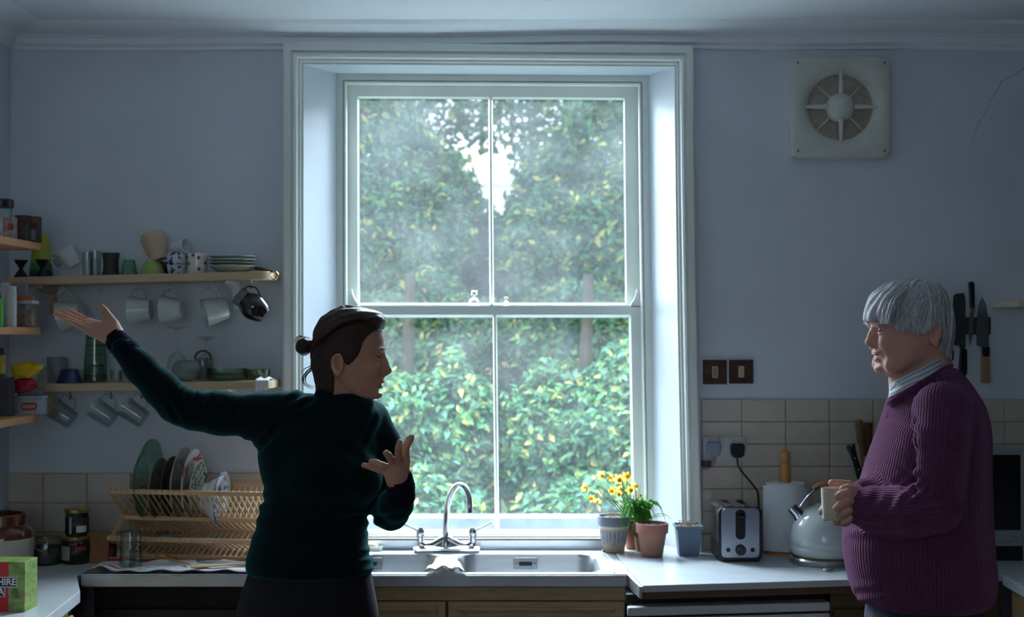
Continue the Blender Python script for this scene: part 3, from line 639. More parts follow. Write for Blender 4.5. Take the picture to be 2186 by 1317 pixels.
rack_plate(299, 936, .272, .030, GREENG, 'big pale green glass plate at the left end of the dish rack', lean=4)
rack_plate(327, 978, .205, .020, DGREY, 'dark grey plate behind the big glass plate in the rack', lean=3)
rack_plate(353, 974, .205, .020, DBRN, 'dark brown plate in the middle of the dish rack', lean=2)
rack_plate(375, 953, .240, .022, GREYC, 'tall greyish white plate just before the red patterned one', lean=3)
rack_plate(398, 958, .235, .022, P_RED, 'white plate with a red pattern in the dish rack', lean=2)
rack_plate(411, 985, .185, .020, P_GRN, 'small green patterned plate beside the red patterned one', lean=2)
rack_plate(436, 1006, .170, .060, CERW, 'white china bowl standing in the dish rack', 'bowl', lean=8)
rack_plate(458, 1004, .172, .024, P_BLU, 'small blue and white patterned plate at the right of the rack', lean=4)
# whisk-like strainer lying in the lower tier
st_ = thing('tea_strainer', 'small metal strainer with a pale handle in the lower rack tier', 'strainer', RM @ Vector((.22, .11, .06)))
q0, q1 = RM @ Vector((.16, .13, .062)), RM @ Vector((.285, .06, .098))
MB().tube([q0, q1], [.004, .006], 8, flat=(.5, 1.4)).build('handle', mat('pale_handle', (196, 176, 128), .4), st_, smooth=True)
MB().ball(RM @ Vector((.15, .13, .065)), (.03, .03, .022)).build('strainer_cup', STEEL_D, st_, smooth=True)

# tea towel with red stripes, tumbler, spoons on the draining board
TOWEL = mat('tea_towel', (214, 214, 216), .9, var=.03, bump=.25, bscale=400)
def towel_stripes():
    m = TOWEL; nt = m.node_tree; N = nt.nodes; L = nt.links; b = N['Principled BSDF']; at = N.new('ShaderNodeAttribute'); at.attribute_name = 'stripe'
    rp = N.new('ShaderNodeValToRGB'); rp.color_ramp.interpolation = 'CONSTANT'; e = rp.color_ramp.elements
    e[0].color = rgb(214, 214, 216); e[1].position = .10; e[1].color = rgb(170, 58, 66)
    for pos, c in ((.13, (214, 214, 216)), (.70, (172, 48, 58)), (.80, (214, 214, 216)), (.84, (172, 48, 58)), (.98, (214, 214, 216))):
        q = e.new(pos); q.color = rgb(*c)
    L.new(at.outputs['Fac'], rp.inputs[0]); L.new(rp.outputs[0], b.inputs['Base Color'])
towel_stripes()
m = MB(); rows = []; st = []; NI, NJ = 50, 22
for i in range(NI):
    r = []
    for j in range(NJ):
        u = i / (NI - 1); v = j / (NJ - 1)
        x = -1.352 + u * .66 + .012 * math.sin(v * 9); y = 4.212 + v * (.212 + .012 * math.sin(u * 9)) + .006 * math.sin(u * 23)
        f = .004 * math.sin(x * 60 + v * 8) * math.sin(v * 14 + 2) + .010 * max(0, math.sin(v * math.pi * 3 + u * 3)) * (.3 + .7 * (v > .45)) + (.016 * math.exp(-((u - .05) / .05) ** 2) * (1 - v))
        r.append((x, y, ZS + .0065 + max(0, f))); st.append(v + .04 * math.sin(u * 11))
    rows.append(r)
tw = one('tea_towel', 'white tea towel with red stripes spread on the draining board', 'towel', m.grid(rows), TOWEL, smooth=True, solid=.002)
at = tw.data.attributes.new('stripe', 'FLOAT', 'POINT'); at.data.foreach_set('value', st)
k = 1 / 655
def put(px, py, z=None, dz=0.0): p = G(px, py, ZW if z is None else z); return Vector((p.x, p.y, p.z + dz))
tm = put(279, 1214, ZS); tm.z = ZS + .0105
g_ = thing('glass_tumbler', 'upturned green tinted glass tumbler on the tea towel', 'glass', tm)
MB().lathe([(.0350, 0), (.0375, .002), (.0355, .03), (.0335, .10), (.0315, .112), (.026, .1145), (.0005, .1145), (.0005, .106), (.027, .105), (.0305, .095), (.0325, .03), (.0345, 0)], 30).build('glass_body', glass('tumbler_glass', (244, 250, 248), (200, 220, 214), .06), g_, world=False, smooth=True)
def spoon(name, label, cat, a, b, m, bowl_=(.018, .006, .026), tip=None):
    t = thing(name, label, cat, (a + b) / 2); d = (b - a).normalized()
    MB().tube([a, a.lerp(b, .5), b], [.0045, .004, .005], 8, flat=(.6, 1.2)).build('handle', m, t, smooth=True)
    Mx = frame_M(a - d * bowl_[2] * .8, d.cross(Vector((0, 0, 1))).normalized(), Vector((0, 0, 1)))
    mb = MB().ball((0, 0, 0), (bowl_[0], bowl_[1], bowl_[2])); mb.tf(Mx @ Matrix.Rotation(0, 4, 'X')); mb.build('spoon_bowl', tip or m, t, smooth=True); return t
zt_ = .017
spoon('wooden_spoon', 'small wooden honey spoon on the red striped towel', 'spoon', put(352, 1203, ZS, zt_ + .004), put(404, 1216, ZS, zt_), WOODW, (.016, .011, .026))
t = thing('wooden_spatula', 'pale wooden spatula lying at the front of the towel', 'spatula', put(470, 1216, ZS, zt_))
a, b = put(408, 1221, ZS, zt_), put(575, 1211, ZS, zt_ + .002)
MB().tube([a, a.lerp(b, .15), a.lerp(b, .35), b], [.010, .013, .007, .006], 8, flat=(.5, 1.3)).build('blade', mat('pale_wood', (206, 176, 138), .6, var=.1, stretch=(1, 8, 8)), t, smooth=True)
spoon('metal_spoon', 'steel dessert spoon on the towel near the woman', 'spoon', put(450, 1208, ZS, zt_), put(560, 1205, ZS, zt_ + .003), CHROME, (.018, .006, .028))

# ---------------------------------------------------------------- jars and packets on the left worktop
def jar_at(px, base_py): return put(px, base_py)
p = put(8, 1214); sc = 1 / S(p.y)
jr = thing('stoneware_jar', 'big brown and cream stoneware jar at the left frame edge', 'jar', p)
MB().lathe([(.0005, 0), (.085, 0), (.092, .006), (.094, .10), (.0945, .104)], 36).build('body', mat('cream_stoneware', (196, 190, 174), .35, var=.06), jr, world=False, smooth=True)
MB().lathe([(.0945, .1042), (.092, .125), (.078, .140), (.068, .146), (.068, .150), (.070, .152), (.070, .178), (.066, .182), (.060, .182), (.060, .12), (.0005, .12)], 36).build('glazed_neck', mat('brown_glaze', (98, 52, 30), .12, var=.12, coat=.6), jr, world=False, smooth=True)
p = put(5, 1192); bj = thing('glass_jar', 'glass jar with black lid behind the stoneware jar', 'jar', p); bj.location
MB().lathe(vessel([(.034, 0), (.036, .004), (.036, .13), (.030, .142)], .003), 28).build('glass_body', CLEAR, bj, world=False, smooth=True)
MB().lathe([(.0005, .0035), (.0325, .0035), (.0325, .10), (.0005, .10)], 24).build('contents', mat('pale_flour', (190, 196, 186), .9), bj, world=False, smooth=True)
MB().lathe([(.0368, .05), (.0368, .12)], 28, None, False, False).build('paper_label', mat('label_grey', (150, 158, 162), .6), bj, world=False, smooth=True, solid=.0004)
MB().lathe([(.0005, .1425), (.035, .1425), (.0355, .146), (.0355, .160), (.033, .163), (.0005, .163)], 28).build('lid', BLACK, bj, world=False, smooth=True)
p = put(101, 1203); kj = thing('clip_top_jar', 'squat glass clip jar with orange rubber seal', 'jar', p)
MB().lathe(vessel([(.044, 0), (.050, .006), (.052, .03), (.051, .075), (.047, .083)], .0035), 30).build('glass_body', CLEAR, kj, world=False, smooth=True)
MB().lathe([(.0005, .004), (.046, .005), (.048, .03), (.047, .060), (.0005, .064)], 24).build('contents', mat('dark_tea', (58, 52, 48), .9, var=.4, vscale=90, bump=.6), kj, world=False, smooth=True)
MB().lathe([(.047, .0835), (.052, .084), (.052, .0885), (.047, .089)], 30, None, False, False).build('rubber_seal', mat('orange_rubber', (172, 86, 44), .6), kj, world=False, smooth=True)
MB().lathe([(.0005, .094), (.035, .095), (.048, .0895), (.050, .092), (.049, .097), (.036, .103), (.0005, .104)], 30).build('glass_lid', CLEAR, kj, world=False, smooth=True)
MB().tube([(-.02, -.053, .088), (-.02, -.058, .060), (0, -.060, .052), (.02, -.058, .060), (.02, -.053, .088)], .0014, 6).build('wire_clip', STEEL_D, kj, world=False)
GOLD = mat('gold_lid', (176, 152, 84), .3, .9, var=.08)
def honey(px, py, z, r, h, label, lidr, mlab, bands):
    p = put(px, py); p.z = z; j = thing('lidded_jar', label, 'jar', p)
    MB().lathe([(.0005, 0), (r * .92, 0), (r, .006), (r, h * .78), (r * .9, h * .84), (r * .9, h * .86), (.0005, h * .86)], 30).build('jar_body', mat('dark_preserve', (34, 30, 28), .12, var=.2, coat=.5), j, world=False, smooth=True)
    MB().lathe([(r * 1.012, h * .12), (r * 1.012, h * .70)], 30, None, False, False).build('paper_label', mlab, j, world=False, smooth=True, solid=.0003)
    for (a0, a1, z0, z1, m_) in bands:
        vs = []; n = 8
        for i in range(n + 1):
            a = math.radians(a0 + (a1 - a0) * i / n); vs.append([(r * 1.03 * math.cos(a), r * 1.03 * math.sin(a), h * z0), (r * 1.03 * math.cos(a), r * 1.03 * math.sin(a), h * z1)])
        MB().grid(vs).build('label_print', m_, j, world=False, smooth=True)
    MB().lathe([(.0005, h * .865), (lidr, h * .865), (lidr * 1.02, h * .88), (lidr * 1.02, h * .985), (lidr * .97, h), (.0005, h)], 30).build('lid', GOLD, j, world=False, smooth=True)
    return p.z + h
LPALE = mat('label_pale', (168, 162, 150), .6); LRED = mat('label_red', (150, 54, 40), .6); LDARK = mat('label_dark', (30, 28, 30), .5); LWHITE = mat('label_white', (190, 196, 196), .6)
z2 = honey(163, 1201, ZW, .047, .092, 'lower dark jar with gold lid and red printed label', .046, LDARK, [(205, 262, .16, .66, LPALE), (282, 330, .5, .66, LRED)])
honey(164, 1201, z2, .038, .090, 'upper dark jar with gold lid stacked on the other jar', .040, LDARK, [(285, 340, .16, .4, LWHITE), (248, 262, .12, .72, LPALE)])
p = put(212, 1200); pk = thing('paper_packet', 'brown paper packet with a green dot beside the stacked jars', 'packet', p)
m = MB(); hw = .036; m.hexa([(-hw, -.02, 0), (hw, -.02, 0), (hw, .02, 0), (-hw, .02, 0), (-hw - .001, -.006, .102), (hw, -.006, .104), (hw, .006, .104), (-hw - .001, .006, .102)]); m.build('packet_body', mat('kraft_paper', (140, 92, 60), .8, var=.15, vscale=20, bump=.4, bscale=40), pk, world=False, bevel=.004)
MB().lathe([(.0005, 0), (.007, 0), (.007, .0008), (.0005, .0008)], 18, Matrix.Translation((-.002, -.0105, .082)) @ Matrix.Rotation(math.radians(82), 4, 'X')).build('green_dot', mat('green_print', (40, 104, 58), .6), pk, world=False)
p = put(246, 1196); sj = thing('spice_jar', 'small dark spice jar by the left end of the dish rack', 'jar', Vector((p.x - .012, p.y, p.z)))
MB().lathe([(.0005, 0), (.017, 0), (.018, .004), (.018, .04), (.015, .045), (.0005, .045)], 18).build('jar_body', DBRN, sj, world=False, smooth=True)
MB().lathe([(.0005, .0455), (.0165, .0455), (.0165, .058), (.0005, .058)], 18).build('lid', BLACK, sj, world=False, smooth=True)
# tea box
p = G(-17, 1306, ZW); bw, bh, bdp = .190, .139, .085; tb = thing('tea_box', 'red and green cardboard tea box at the front of the left worktop', 'box', (p.x, p.y + bdp / 2, ZW), math.radians(-3))
LAND = mat('tea_box_green', (150, 170, 92), .55, col2=(96, 132, 62), vscale=30, stretch=(1, 1, 2.4)); RED = mat('tea_box_red', (196, 28, 32), .5)
MB().box(-bw / 2, bw / 2, -bdp / 2, bdp / 2, 0, bh).build('carton', LAND, tb, world=False, bevel=.0015)
MB().box(-bw / 2 + .03, .0485, -bdp / 2 - .0006, -bdp / 2 + .001, .0005, bh - .002).build('red_panel', RED, tb, world=False)
DK = mat('tea_box_dark', (44, 38, 40), .5); WT = mat('tea_box_white', (222, 220, 214), .5)
PB = mat('box_picture_brown', (150, 122, 92), .6, var=.3, vscale=40); PG = mat('box_picture_dark_green', (82, 112, 46), .6, var=.3, vscale=60)
MB().prism([(.049, .050), (.095, .062), (.095, .035), (.049, .038)], -bdp / 2 - .0005, -bdp / 2, 'y').build('printed_field', PB, tb, world=False)
MB().prism([(.054, .052), (.066, .070), (.076, .060), (.082, .042), (.070, .036)], -bdp / 2 - .0007, -bdp / 2, 'y').build('printed_tree', PG, tb, world=False)
def sign(cx, cz, txt, size, w, h):
    MB().box(cx - w / 2 - .002, cx + w / 2 + .002, -bdp / 2 - .0011, -bdp / 2, cz - h / 2 - .002, cz + h / 2 + .002).build('name_plate_rim', WT, tb, world=False)
    pl_ = MB().box(cx - w / 2, cx + w / 2, -bdp / 2 - .0015, -bdp / 2, cz - h / 2, cz + h / 2).build('name_plate', DK, tb, world=False)
    text_mesh(txt, size, frame_M((cx, -bdp / 2 - .0017, cz), (1, 0, 0), (0, 0, 1)), bold=True).build('lettering', WT, pl_, world=False)
sign(.0035, .083, 'YORKSHIRE', .0258, .136, .025); sign(.0135, .0560, 'TEA', .0262, .048, .024)
# ---------------------------------------------------------------- right side: fan, switches, sockets, knives
FANP = mat('aged_white_plastic', (206, 206, 198), .45, var=.06, vscale=8)
c = P(1791, 231, YW); k = 1 / S(YW); Mf = frame_M(c, (1, 0, 0), (0, 0, 1))     # local: x right, y up, z towards the room
ef = thing('extractor_fan', 'square white extractor fan on the wall at the upper right', 'fan', c)
def fan_plate():
    n = 64; R0 = 70 * k; hw = 107 * k; hh = 110 * k; rc = 16 * k; rows = []
    def sq(a, w, h, r):
        ca, sa = math.cos(a), math.sin(a); t = min(w / abs(ca) if abs(ca) > 1e-9 else 9, h / abs(sa) if abs(sa) > 1e-9 else 9); x, y = ca * t, sa * t
        if abs(x) > w - r and abs(y) > h - r:
            cx, cy = math.copysign(w - r, x), math.copysign(h - r, y); d = Vector((ca, sa)); q = d.dot((cx, cy)); D = q * q - (cx * cx + cy * cy - r * r); t = q + math.sqrt(max(D, 0)); x, y = ca * t, sa * t
        return x, y
    for kind, z in (('o', 0), ('o', 14 * k), ('o2', 19 * k), ('o3', 20 * k), (1.35, 21 * k), (1.22, 19 * k), (1.10, 15 * k), (1.0, 9 * k), (1.0, 1 * k)):
        r = []
        for i in range(n + 1):
            a = 2 * math.pi * i / n + .01
            if kind == 'o': x, y = sq(a, hw, hh, rc)
            elif kind == 'o2': x, y = sq(a, hw - 4 * k, hh - 4 * k, rc - 3 * k)
            elif kind == 'o3': x, y = sq(a, hw - 8 * k, hh - 8 * k, rc - 5 * k)
            else: x, y = R0 * kind * math.cos(a), R0 * kind * math.sin(a)
            r.append(Mf @ Vector((x, y, z)))
        rows.append(r)
    return MB().grid(rows)
fan_plate().build('face_plate', FANP, ef, smooth=True, angle=30)
MB().lathe([(.0005, 3 * k), (70 * k, 3 * k), (70 * k, .5 * k), (.0005, .5 * k)], 40, Mf).build('shutter', mat('fan_shutter', (166, 154, 142), .6, var=.15, vscale=30), ef, smooth=True)
hub = MB().lathe([(31 * k, 2 * k), (31 * k, 10 * k), (29 * k, 19 * k), (22 * k, 27 * k), (12 * k, 31 * k), (.0005, 32 * k)], 30, Mf).build('hub', FANP, ef, smooth=True)
MB().tube([Mf @ Vector((4 * k, 4 * k, 31.6 * k)), Mf @ Vector((9 * k, 6 * k, 31 * k))], .6 * k, 5).build('emblem', DGREY, hub); MB().tube([Mf @ Vector((5 * k, 1 * k, 31.8 * k)), Mf @ Vector((10 * k, 2 * k, 31 * k))], .6 * k, 5).build('emblem', DGREY, hub)
for i in range(8):
    a = math.radians(45 * i); d = Vector((math.cos(a), math.sin(a), 0)); w_ = (5 if i % 2 == 0 else 2) * k; z1 = (20 if i % 2 == 0 else 8) * k
    a0 = d * 27 * k + Vector((0, 0, z1)); a1 = d * (76 if i % 2 == 0 else 70) * k + Vector((0, 0, (18 if i % 2 == 0 else 5) * k))
    MB().tube([Mf @ a0, Mf @ a0.lerp(a1, .6), Mf @ a1], [w_ * 1.15, w_ * .95, w_ * .6], 8).build('spoke', FANP, ef, smooth=True)
for i in range(9):
    MB().tube([Mf @ Vector((-66 * k, 0, -1.5 * k)), Mf @ Vector((66 * k, 0, -1.5 * k))], .8 * k, 4) if False else None
for sx in (-1, 1):
    for sy in (-1, 1): MB().lathe([(3 * k, 20 * k), (3 * k, 20.6 * k), (.0005, 20.8 * k)], 10, Mf @ Matrix.Translation((sx * 92 * k, sy * 94 * k, 0))).build('screw', mat('fan_screw', (130, 126, 120), .5), ef)

BRASS = mat('aged_brass', (96, 68, 44), .5, .55, var=.25, col2=(58, 42, 32), vscale=26)
for nm, x0, x1, y0, y1, rk_col in (('left', 1500, 1551, 768, 820, (150, 128, 100)), ('right', 1556, 1607, 768, 818.5, (196, 170, 96))):
    a, b = P(x0, y1, YW), P(x1, y0, YW); cc = (a + b) / 2
    s_ = thing('light_switch', 'tarnished brass light switch beside the window casing, %s of the pair' % ('nearer one' if nm == 'left' else 'farther one'), 'light switch', (cc.x, YW, cc.z), group=None)
    MB().box(a.x, b.x, YW - .009, YW, a.z, b.z).build('switch_plate', BRASS if nm == 'left' else mat('bronze', (64, 48, 38), .5, .5, var=.2, vscale=30), s_, bevel=.002)
    o = MB().box(cc.x - 6 * k, cc.x + 6 * k, YW - .0105, YW - .008, cc.z - 12 * k, cc.z + 12 * k).build('switch_surround', mat('switch_white', (190, 192, 184), .4), s_)
    MB().hexa([(cc.x - 4 * k, YW - .0135, cc.z - 10 * k), (cc.x + 4 * k, YW - .0135, cc.z - 10 * k), (cc.x + 4 * k, YW - .009, cc.z - 10 * k), (cc.x - 4 * k, YW - .009, cc.z - 10 * k), (cc.x - 4 * k, YW - .011, cc.z + 10 * k), (cc.x + 4 * k, YW - .011, cc.z + 10 * k), (cc.x + 4 * k, YW - .009, cc.z + 10 * k), (cc.x - 4 * k, YW - .009, cc.z + 10 * k)]).build('rocker', mat('rocker_' + nm, rk_col, .4), o)
    for s in (-1, 1): MB().ball((cc.x + s * 17 * k, YW - .009, cc.z), .0022, 8, 6).build('screw', DGREY, s_)
a, b = P(1499, 984, YW), P(1590, 932, YW)
so = thing('wall_socket', 'white double wall socket on the cream tiles above the toaster', 'socket', ((a.x + b.x) / 2, YW, (a.z + b.z) / 2))
MB().box(a.x, b.x, YW - .020, YW - .006, a.z, b.z).build('socket_plate', mat('socket_white', (190, 192, 190), .4), so, bevel=.003)
for px in (1508, 1541, 1553):
    q = P(px, 938, YW - .021); MB().box(q.x - 4.5 * k, q.x + 4.5 * k, YW - .024, YW - .019, q.z - 7 * k, q.z + 5 * k).build('rocker', mat('socket_white', (190, 192, 190), .4), so, bevel=.001)
def plug(name, label, px, py, m, cable, cr):
    q = P(px, py, YW - .02); t = thing(name, label, 'plug', q)
    MB().prism([(-16 * k, 10 * k), (-12 * k, 15 * k), (12 * k, 15 * k), (16 * k, 10 * k), (14 * k, -9 * k), (8 * k, -15 * k), (-8 * k, -15 * k), (-14 * k, -9 * k)], -.024, 0, 'y').tf(Matrix.Translation(q)).build('plug_body', m, t, bevel=.005, seg=3)
    MB().tube(smooth_path(cable, 6), cr, 8).build('cable', m, t, smooth=True)
plug('grey_plug', 'pale grey plug with a coiled cable beside the window casing', 1522, 958, mat('grey_plastic', (126, 134, 150), .4), [P(1522, 970, YW - .035), P(1524, 982, YW - .035), P(1518, 993, YW - .03), P(1508, 999, YW - .02), P(1499, 1000, YW - .016)], .0055)
plug('black_plug', 'black plug whose flex runs down behind the paper roll', 1573, 961, BLACK, [P(1574, 974, YW - .034), P(1575, 990, YW - .034), P(1583, 1006, YW - .032), P(1600, 1026, YW - .03), P(1614, 1044, YW - .03), P(1619, 1060, YW - .03), P(1620, 1120, YW - .03), P(1622, 1180, YW - .03)], .0032)
q = P(1507, 990, YW - .02); one('brown_charger', 'small dark brown block tucked below the grey plug', 'charger', MB().rbox(q.x - 9 * k, q.x + 9 * k, YW - .040, YW - .0085, .003, q.z - 7 * k, q.z + 7 * k), mat('dark_red_brown', (70, 34, 28), .5), bevel=.002)

# magnetic strip with knives
KST = mat('knife_steel', (140, 146, 150), .32, 1.0, var=.08); KDK = mat('dull_steel', (92, 96, 98), .4, 1.0, var=.12)
a, b = P(1996, 714, YW), P(2112, 677, YW)
ms = one('knife_strip', 'dark wooden magnetic strip holding the knives on the right wall', 'knife rack', MB().box(a.x, b.x, YW - .016, YW - .0005, a.z, b.z), mat('strip_wood', (70, 46, 32), .4, var=.2, coat=.4, stretch=(8, 1, 1)), bevel=.002)
YK = YW - .0185
def flat(pts, t, y=YK): q = [P(x, z, y) for x, z in pts]; return MB().prism([(v.x, v.z) for v in q], y - t, y, 'y')
def knife(name, label, blade, handle, hm, extra=(), bm_=KST, ht=.014, y=YK):
    c = P(*blade[0], y); t = thing(name, label, 'knife', c)
    flat(blade, .0022, y).build('blade', bm_, t)
    if handle: flat(handle, ht, y + ht / 2 - .002).build('handle', hm, t, bevel=.003, seg=2)
    for pts, m, nm, tt in extra: flat(pts, tt, y + tt / 2 - .002).build(nm, m, t, bevel=.001)
    return t
knife('cleaver', 'broad dark cleaver on the wall strip behind the man\'s head', [(2035, 632), (2040, 627), (2058, 625), (2061, 640), (2061, 740), (2058, 746), (2050, 746), (2048, 738), (2030, 735)], [(2049, 745), (2062, 745), (2063, 775), (2062, 798), (2056, 806), (2047, 800), (2046, 780)], BLACK, bm_=KDK)
knife('bread_knife', 'slim knife with black riveted handle pointing down on the wall strip', [(2071, 660), (2078, 660), (2079, 668), (2077, 712), (2070, 740), (2068, 712), (2070, 668)], [(2066, 604), (2072, 600), (2078, 605), (2079, 658), (2070, 658), (2068, 625)], BLACK, [([(2069, 658), (2079, 658), (2079, 668), (2069, 668)], KST, 'bolster', .012)])
knife('santoku_knife', 'wide bladed knife with pale wooden handle at the right of the wall strip', [(2096, 634), (2104, 648), (2110, 680), (2111, 741), (2096, 741), (2085, 737), (2084, 700), (2088, 655)], [(2094, 760), (2110, 760), (2112, 816), (2093, 817)], mat('pale_handle_wood', (160, 124, 82), .5, var=.12), [([(2095, 741), (2110, 741), (2110, 761), (2095, 761)], BLACK, 'ferrule', .015)])
knife('paring_knife', 'small knife tip up behind the white hair of the man', [(2012, 610), (2018, 622), (2022, 640), (2022, 700), (2013, 700), (2011, 640)], [(2012, 700), (2023, 700), (2024, 750), (2013, 750)], BLACK)
knife('steak_knife', 'black handled knife mostly hidden behind the man\'s hair', [(1984, 640), (1992, 640), (1991, 705), (1986, 716)], [(1982, 601), (1991, 600), (1993, 640), (1984, 640)], BLACK, y=YK)
t = thing('kitchen_scissors', 'black handled scissors hanging beside the cleaver behind the man', 'scissors', P(2026, 745, YK - .02))
MB().tube([P(x, y, YK - .012) for x, y in ((2029, 737), (2022, 746), (2021, 760), (2027, 772), (2034, 768), (2035, 752))], .0035, 8, True).build('handle', BLACK, t, smooth=True)
flat([(2027, 690), (2032, 690), (2032, 738), (2027, 738)], .003, YK - .010).build('blade', KST, t)
# end of a small cream shelf at the right edge
a, b = P(2173, 655, 4.45), P(2190, 641, 4.45)
one('wall_shelf', 'corner of a small cream shelf at the right frame edge', 'shelf', MB().box(a.x, 2.149, 4.45, 4.698, a.z, b.z), mat('cream_paint', (206, 196, 176), .5), bevel=.002)

# ---------------------------------------------------------------- toaster, roll, kettle, pots, utensils, television
p = G(1581, 1200, ZW); k = 1 / S(p.y)
to = thing('toaster', 'chrome two slot toaster with black side panels and a dial', 'toaster', (p.x, p.y + .1, ZW)); W_, H_, D_ = 45 * k, 116 * k, .215
Y0 = p.y
def rsec(w, h0, h1, r, y0, y1): return MB().rbox(p.x - w, p.x + w, ZW + h0, ZW + h1, r, y0, y1, 'y', 6)
rsec(W_, .004, H_, .020, Y0 + .012, Y0 + D_ - .004).build('toaster_shell', mat('polished_chrome', (200, 204, 210), .12, 1.0, var=.02), to, smooth=True, angle=30)
rsec(W_ + .003, .002, H_ + .001, .022, Y0 + .004, Y0 + .0125).build('black_rim', BLACK, to, bevel=.002)
MB().rbox(p.x - W_ + .001, p.x + W_ - .001, Y0 + .01, Y0 + D_ - .01, .02, ZW, ZW + .007).build('black_base', BLACK, to)
fp = rsec(W_ - .007, .014, H_ - .002, .016, Y0, Y0 + .006).build('front_panel', mat('brushed_front', (168, 172, 182), .34, 1.0, var=.05, stretch=(12, 1, 1)), to, bevel=.0015, smooth=False)
MB().rbox(p.x - 10.5 * k, p.x + 10.5 * k, ZW + 48 * k, ZW + 112 * k, 10 * k, Y0 - .0015, Y0 + .001, 'y').build('lever_slot', BLACKM, to)
MB().box(p.x - 9.5 * k, p.x + 12 * k, Y0 - .016, Y0, ZW + 96 * k, ZW + 99.5 * k).build('lever', BLACK, to, bevel=.002)
MB().lathe([(11.5 * k, 0), (11 * k, .010), (10 * k, .012), (.0005, .012)], 24, frame_M((p.x, Y0, ZW + 26 * k), (1, 0, 0), (0, 0, 1))).build('dial', BLACK, to, smooth=True)
MB().box(p.x - 7 * k, p.x - 4 * k, Y0 - .0128, Y0 - .011, ZW + 29 * k, ZW + 30.5 * k).build('dial_mark', WHITEP, to)
for s in (-1, 1): MB().lathe([(5 * k, 0), (4.5 * k, .004), (2 * k, .003), (.0005, .003)], 16, frame_M((p.x + s * 26 * k, Y0, ZW + 26 * k), (1, 0, 0), (0, 0, 1))).build('button', BLACK, to, smooth=True)
for s in (-1, 1): MB().box(p.x + s * 17 * k - 7 * k, p.x + s * 17 * k + 7 * k, Y0 + .035, Y0 + D_ - .03, ZW + H_ - .001, ZW + H_ + .0012).build('bread_slot', BLACKM, to)
for s in (-1, 1): MB().box(p.x + s * (W_ + .0005) - .001, p.x + s * (W_ + .0005) + .001, Y0 + .03, Y0 + D_ - .03, ZW + .012, ZW + .06).build('side_vent_panel', BLACK, to)
MB().tube(smooth_path([(p.x + .03, Y0 + D_ - .01, ZW + .02), (p.x + .09, Y0 + D_ + .0, ZW + .006), (p.x + .075, Y0 + D_ + .012, ZW + .005), (p.x + .10, Y0 + D_ + .022, ZW + .005)], 6), .0035, 7).build('power_cord', BLACK, to, smooth=True)

p = put(1677, 1180); k = 1 / S(p.y); pr = thing('paper_towel_roll', 'white paper towel roll on a wooden holder between toaster and kettle', 'paper towel', p)
PAPER = mat('paper_towel', (222, 226, 228), .9, var=.02, bump=.25, bscale=160)
MB().lathe([(.0005, 0), (.075, 0), (.075, .010), (.0005, .012)], 30).build('wooden_base', WOODW, pr, world=False, smooth=True)
MB().lathe([(.018, .013), (.068, .013), (.068, 148 * k), (.066, 150 * k), (.018, 150 * k)], 40, None, False, False).build('paper_roll', PAPER, pr, world=False, smooth=True)
rows = []
for i in range(25):   # loose sheet curling round the front
    a = math.radians(200 + i * 7.6); r = .070 + .0 + .026 * max(0, (i - 14) / 10) ** 1.3 + .020 * max(0, (7 - i) / 7) ** 1.4; zt = 146 * k - .012 * max(0, (i - 8) / 16); rows.append([(r * math.cos(a), r * math.sin(a), .014 + (zt - .014) * j / 4) for j in range(5)])
MB().grid(rows).build('loose_sheet', PAPER, pr, world=False, smooth=True)
MB().lathe([(.010, .012), (.0125, 135 * k), (.0185, 150 * k), (.0180, 172 * k), (.0165, 186 * k), (.0130, 190 * k), (.0165, 193 * k), (.0125, 197 * k), (.0165, 204 * k), (.0170, 210 * k), (.0140, 216 * k), (.0005, 219 * k)], 24).build('wooden_post', WOODW, pr, world=False, smooth=True)

p = put(1762, 1200); k = 1 / S(p.y); kt = thing('electric_kettle', 'cream enamel dome kettle with chrome handle on its base', 'kettle', p)
KC = mat('cream_enamel', (196, 206, 206), .16, var=.02, coat=.6)
MB().lathe([(.0005, 0), (73 * k, 0), (75 * k, 4 * k), (75 * k, 10 * k), (71 * k, 14 * k), (.0005, 15 * k)], 44).build('kettle_base', mat('kettle_base', (166, 170, 168), .25, .7), kt, world=False, smooth=True)
MB().lathe([(70 * k, 15 * k), (70 * k, 18 * k)], 44, None, False, False).build('base_ring', mat('amber_ring', (110, 86, 40), .4), kt, world=False, smooth=True)
MB().lathe([(70 * k, 18 * k), (74 * k, 22 * k), (74.5 * k, 36 * k), (73.5 * k, 37 * k), (74 * k, 38 * k), (73.5 * k, 55 * k), (69 * k, 78 * k), (60 * k, 96 * k), (47 * k, 110 * k), (30 * k, 119 * k), (22 * k, 121 * k)], 48, None, True, False).build('kettle_body', KC, kt, world=False, smooth=True, angle=60)
MB().lathe([(22 * k, 120.5 * k), (20 * k, 124 * k), (9 * k, 127 * k), (5 * k, 128 * k), (6 * k, 134 * k), (4 * k, 138 * k), (.0005, 138.5 * k)], 24).build('lid', KC, kt, world=False, smooth=True)
MB().tube([(-52 * k, 0, 96 * k), (-60 * k, 0, 106 * k), (-72 * k, 0, 118 * k)], [15 * k, 12 * k, 11 * k], 16).build('spout', CHROME, kt, world=False, smooth=True)
MB().tube(smooth_path([(-62 * k, 0, 92 * k), (-58 * k, 0, 110 * k), (-38 * k, 0, 140 * k), (-12 * k, 0, 158 * k), (16 * k, 0, 160 * k), (44 * k, 0, 142 * k), (60 * k, 0, 112 * k), (64 * k, 0, 92 * k)], 5), 4.2 * k, 10, flat=(.7, 1.5)).build('handle', CHROME, kt, world=False, smooth=True)
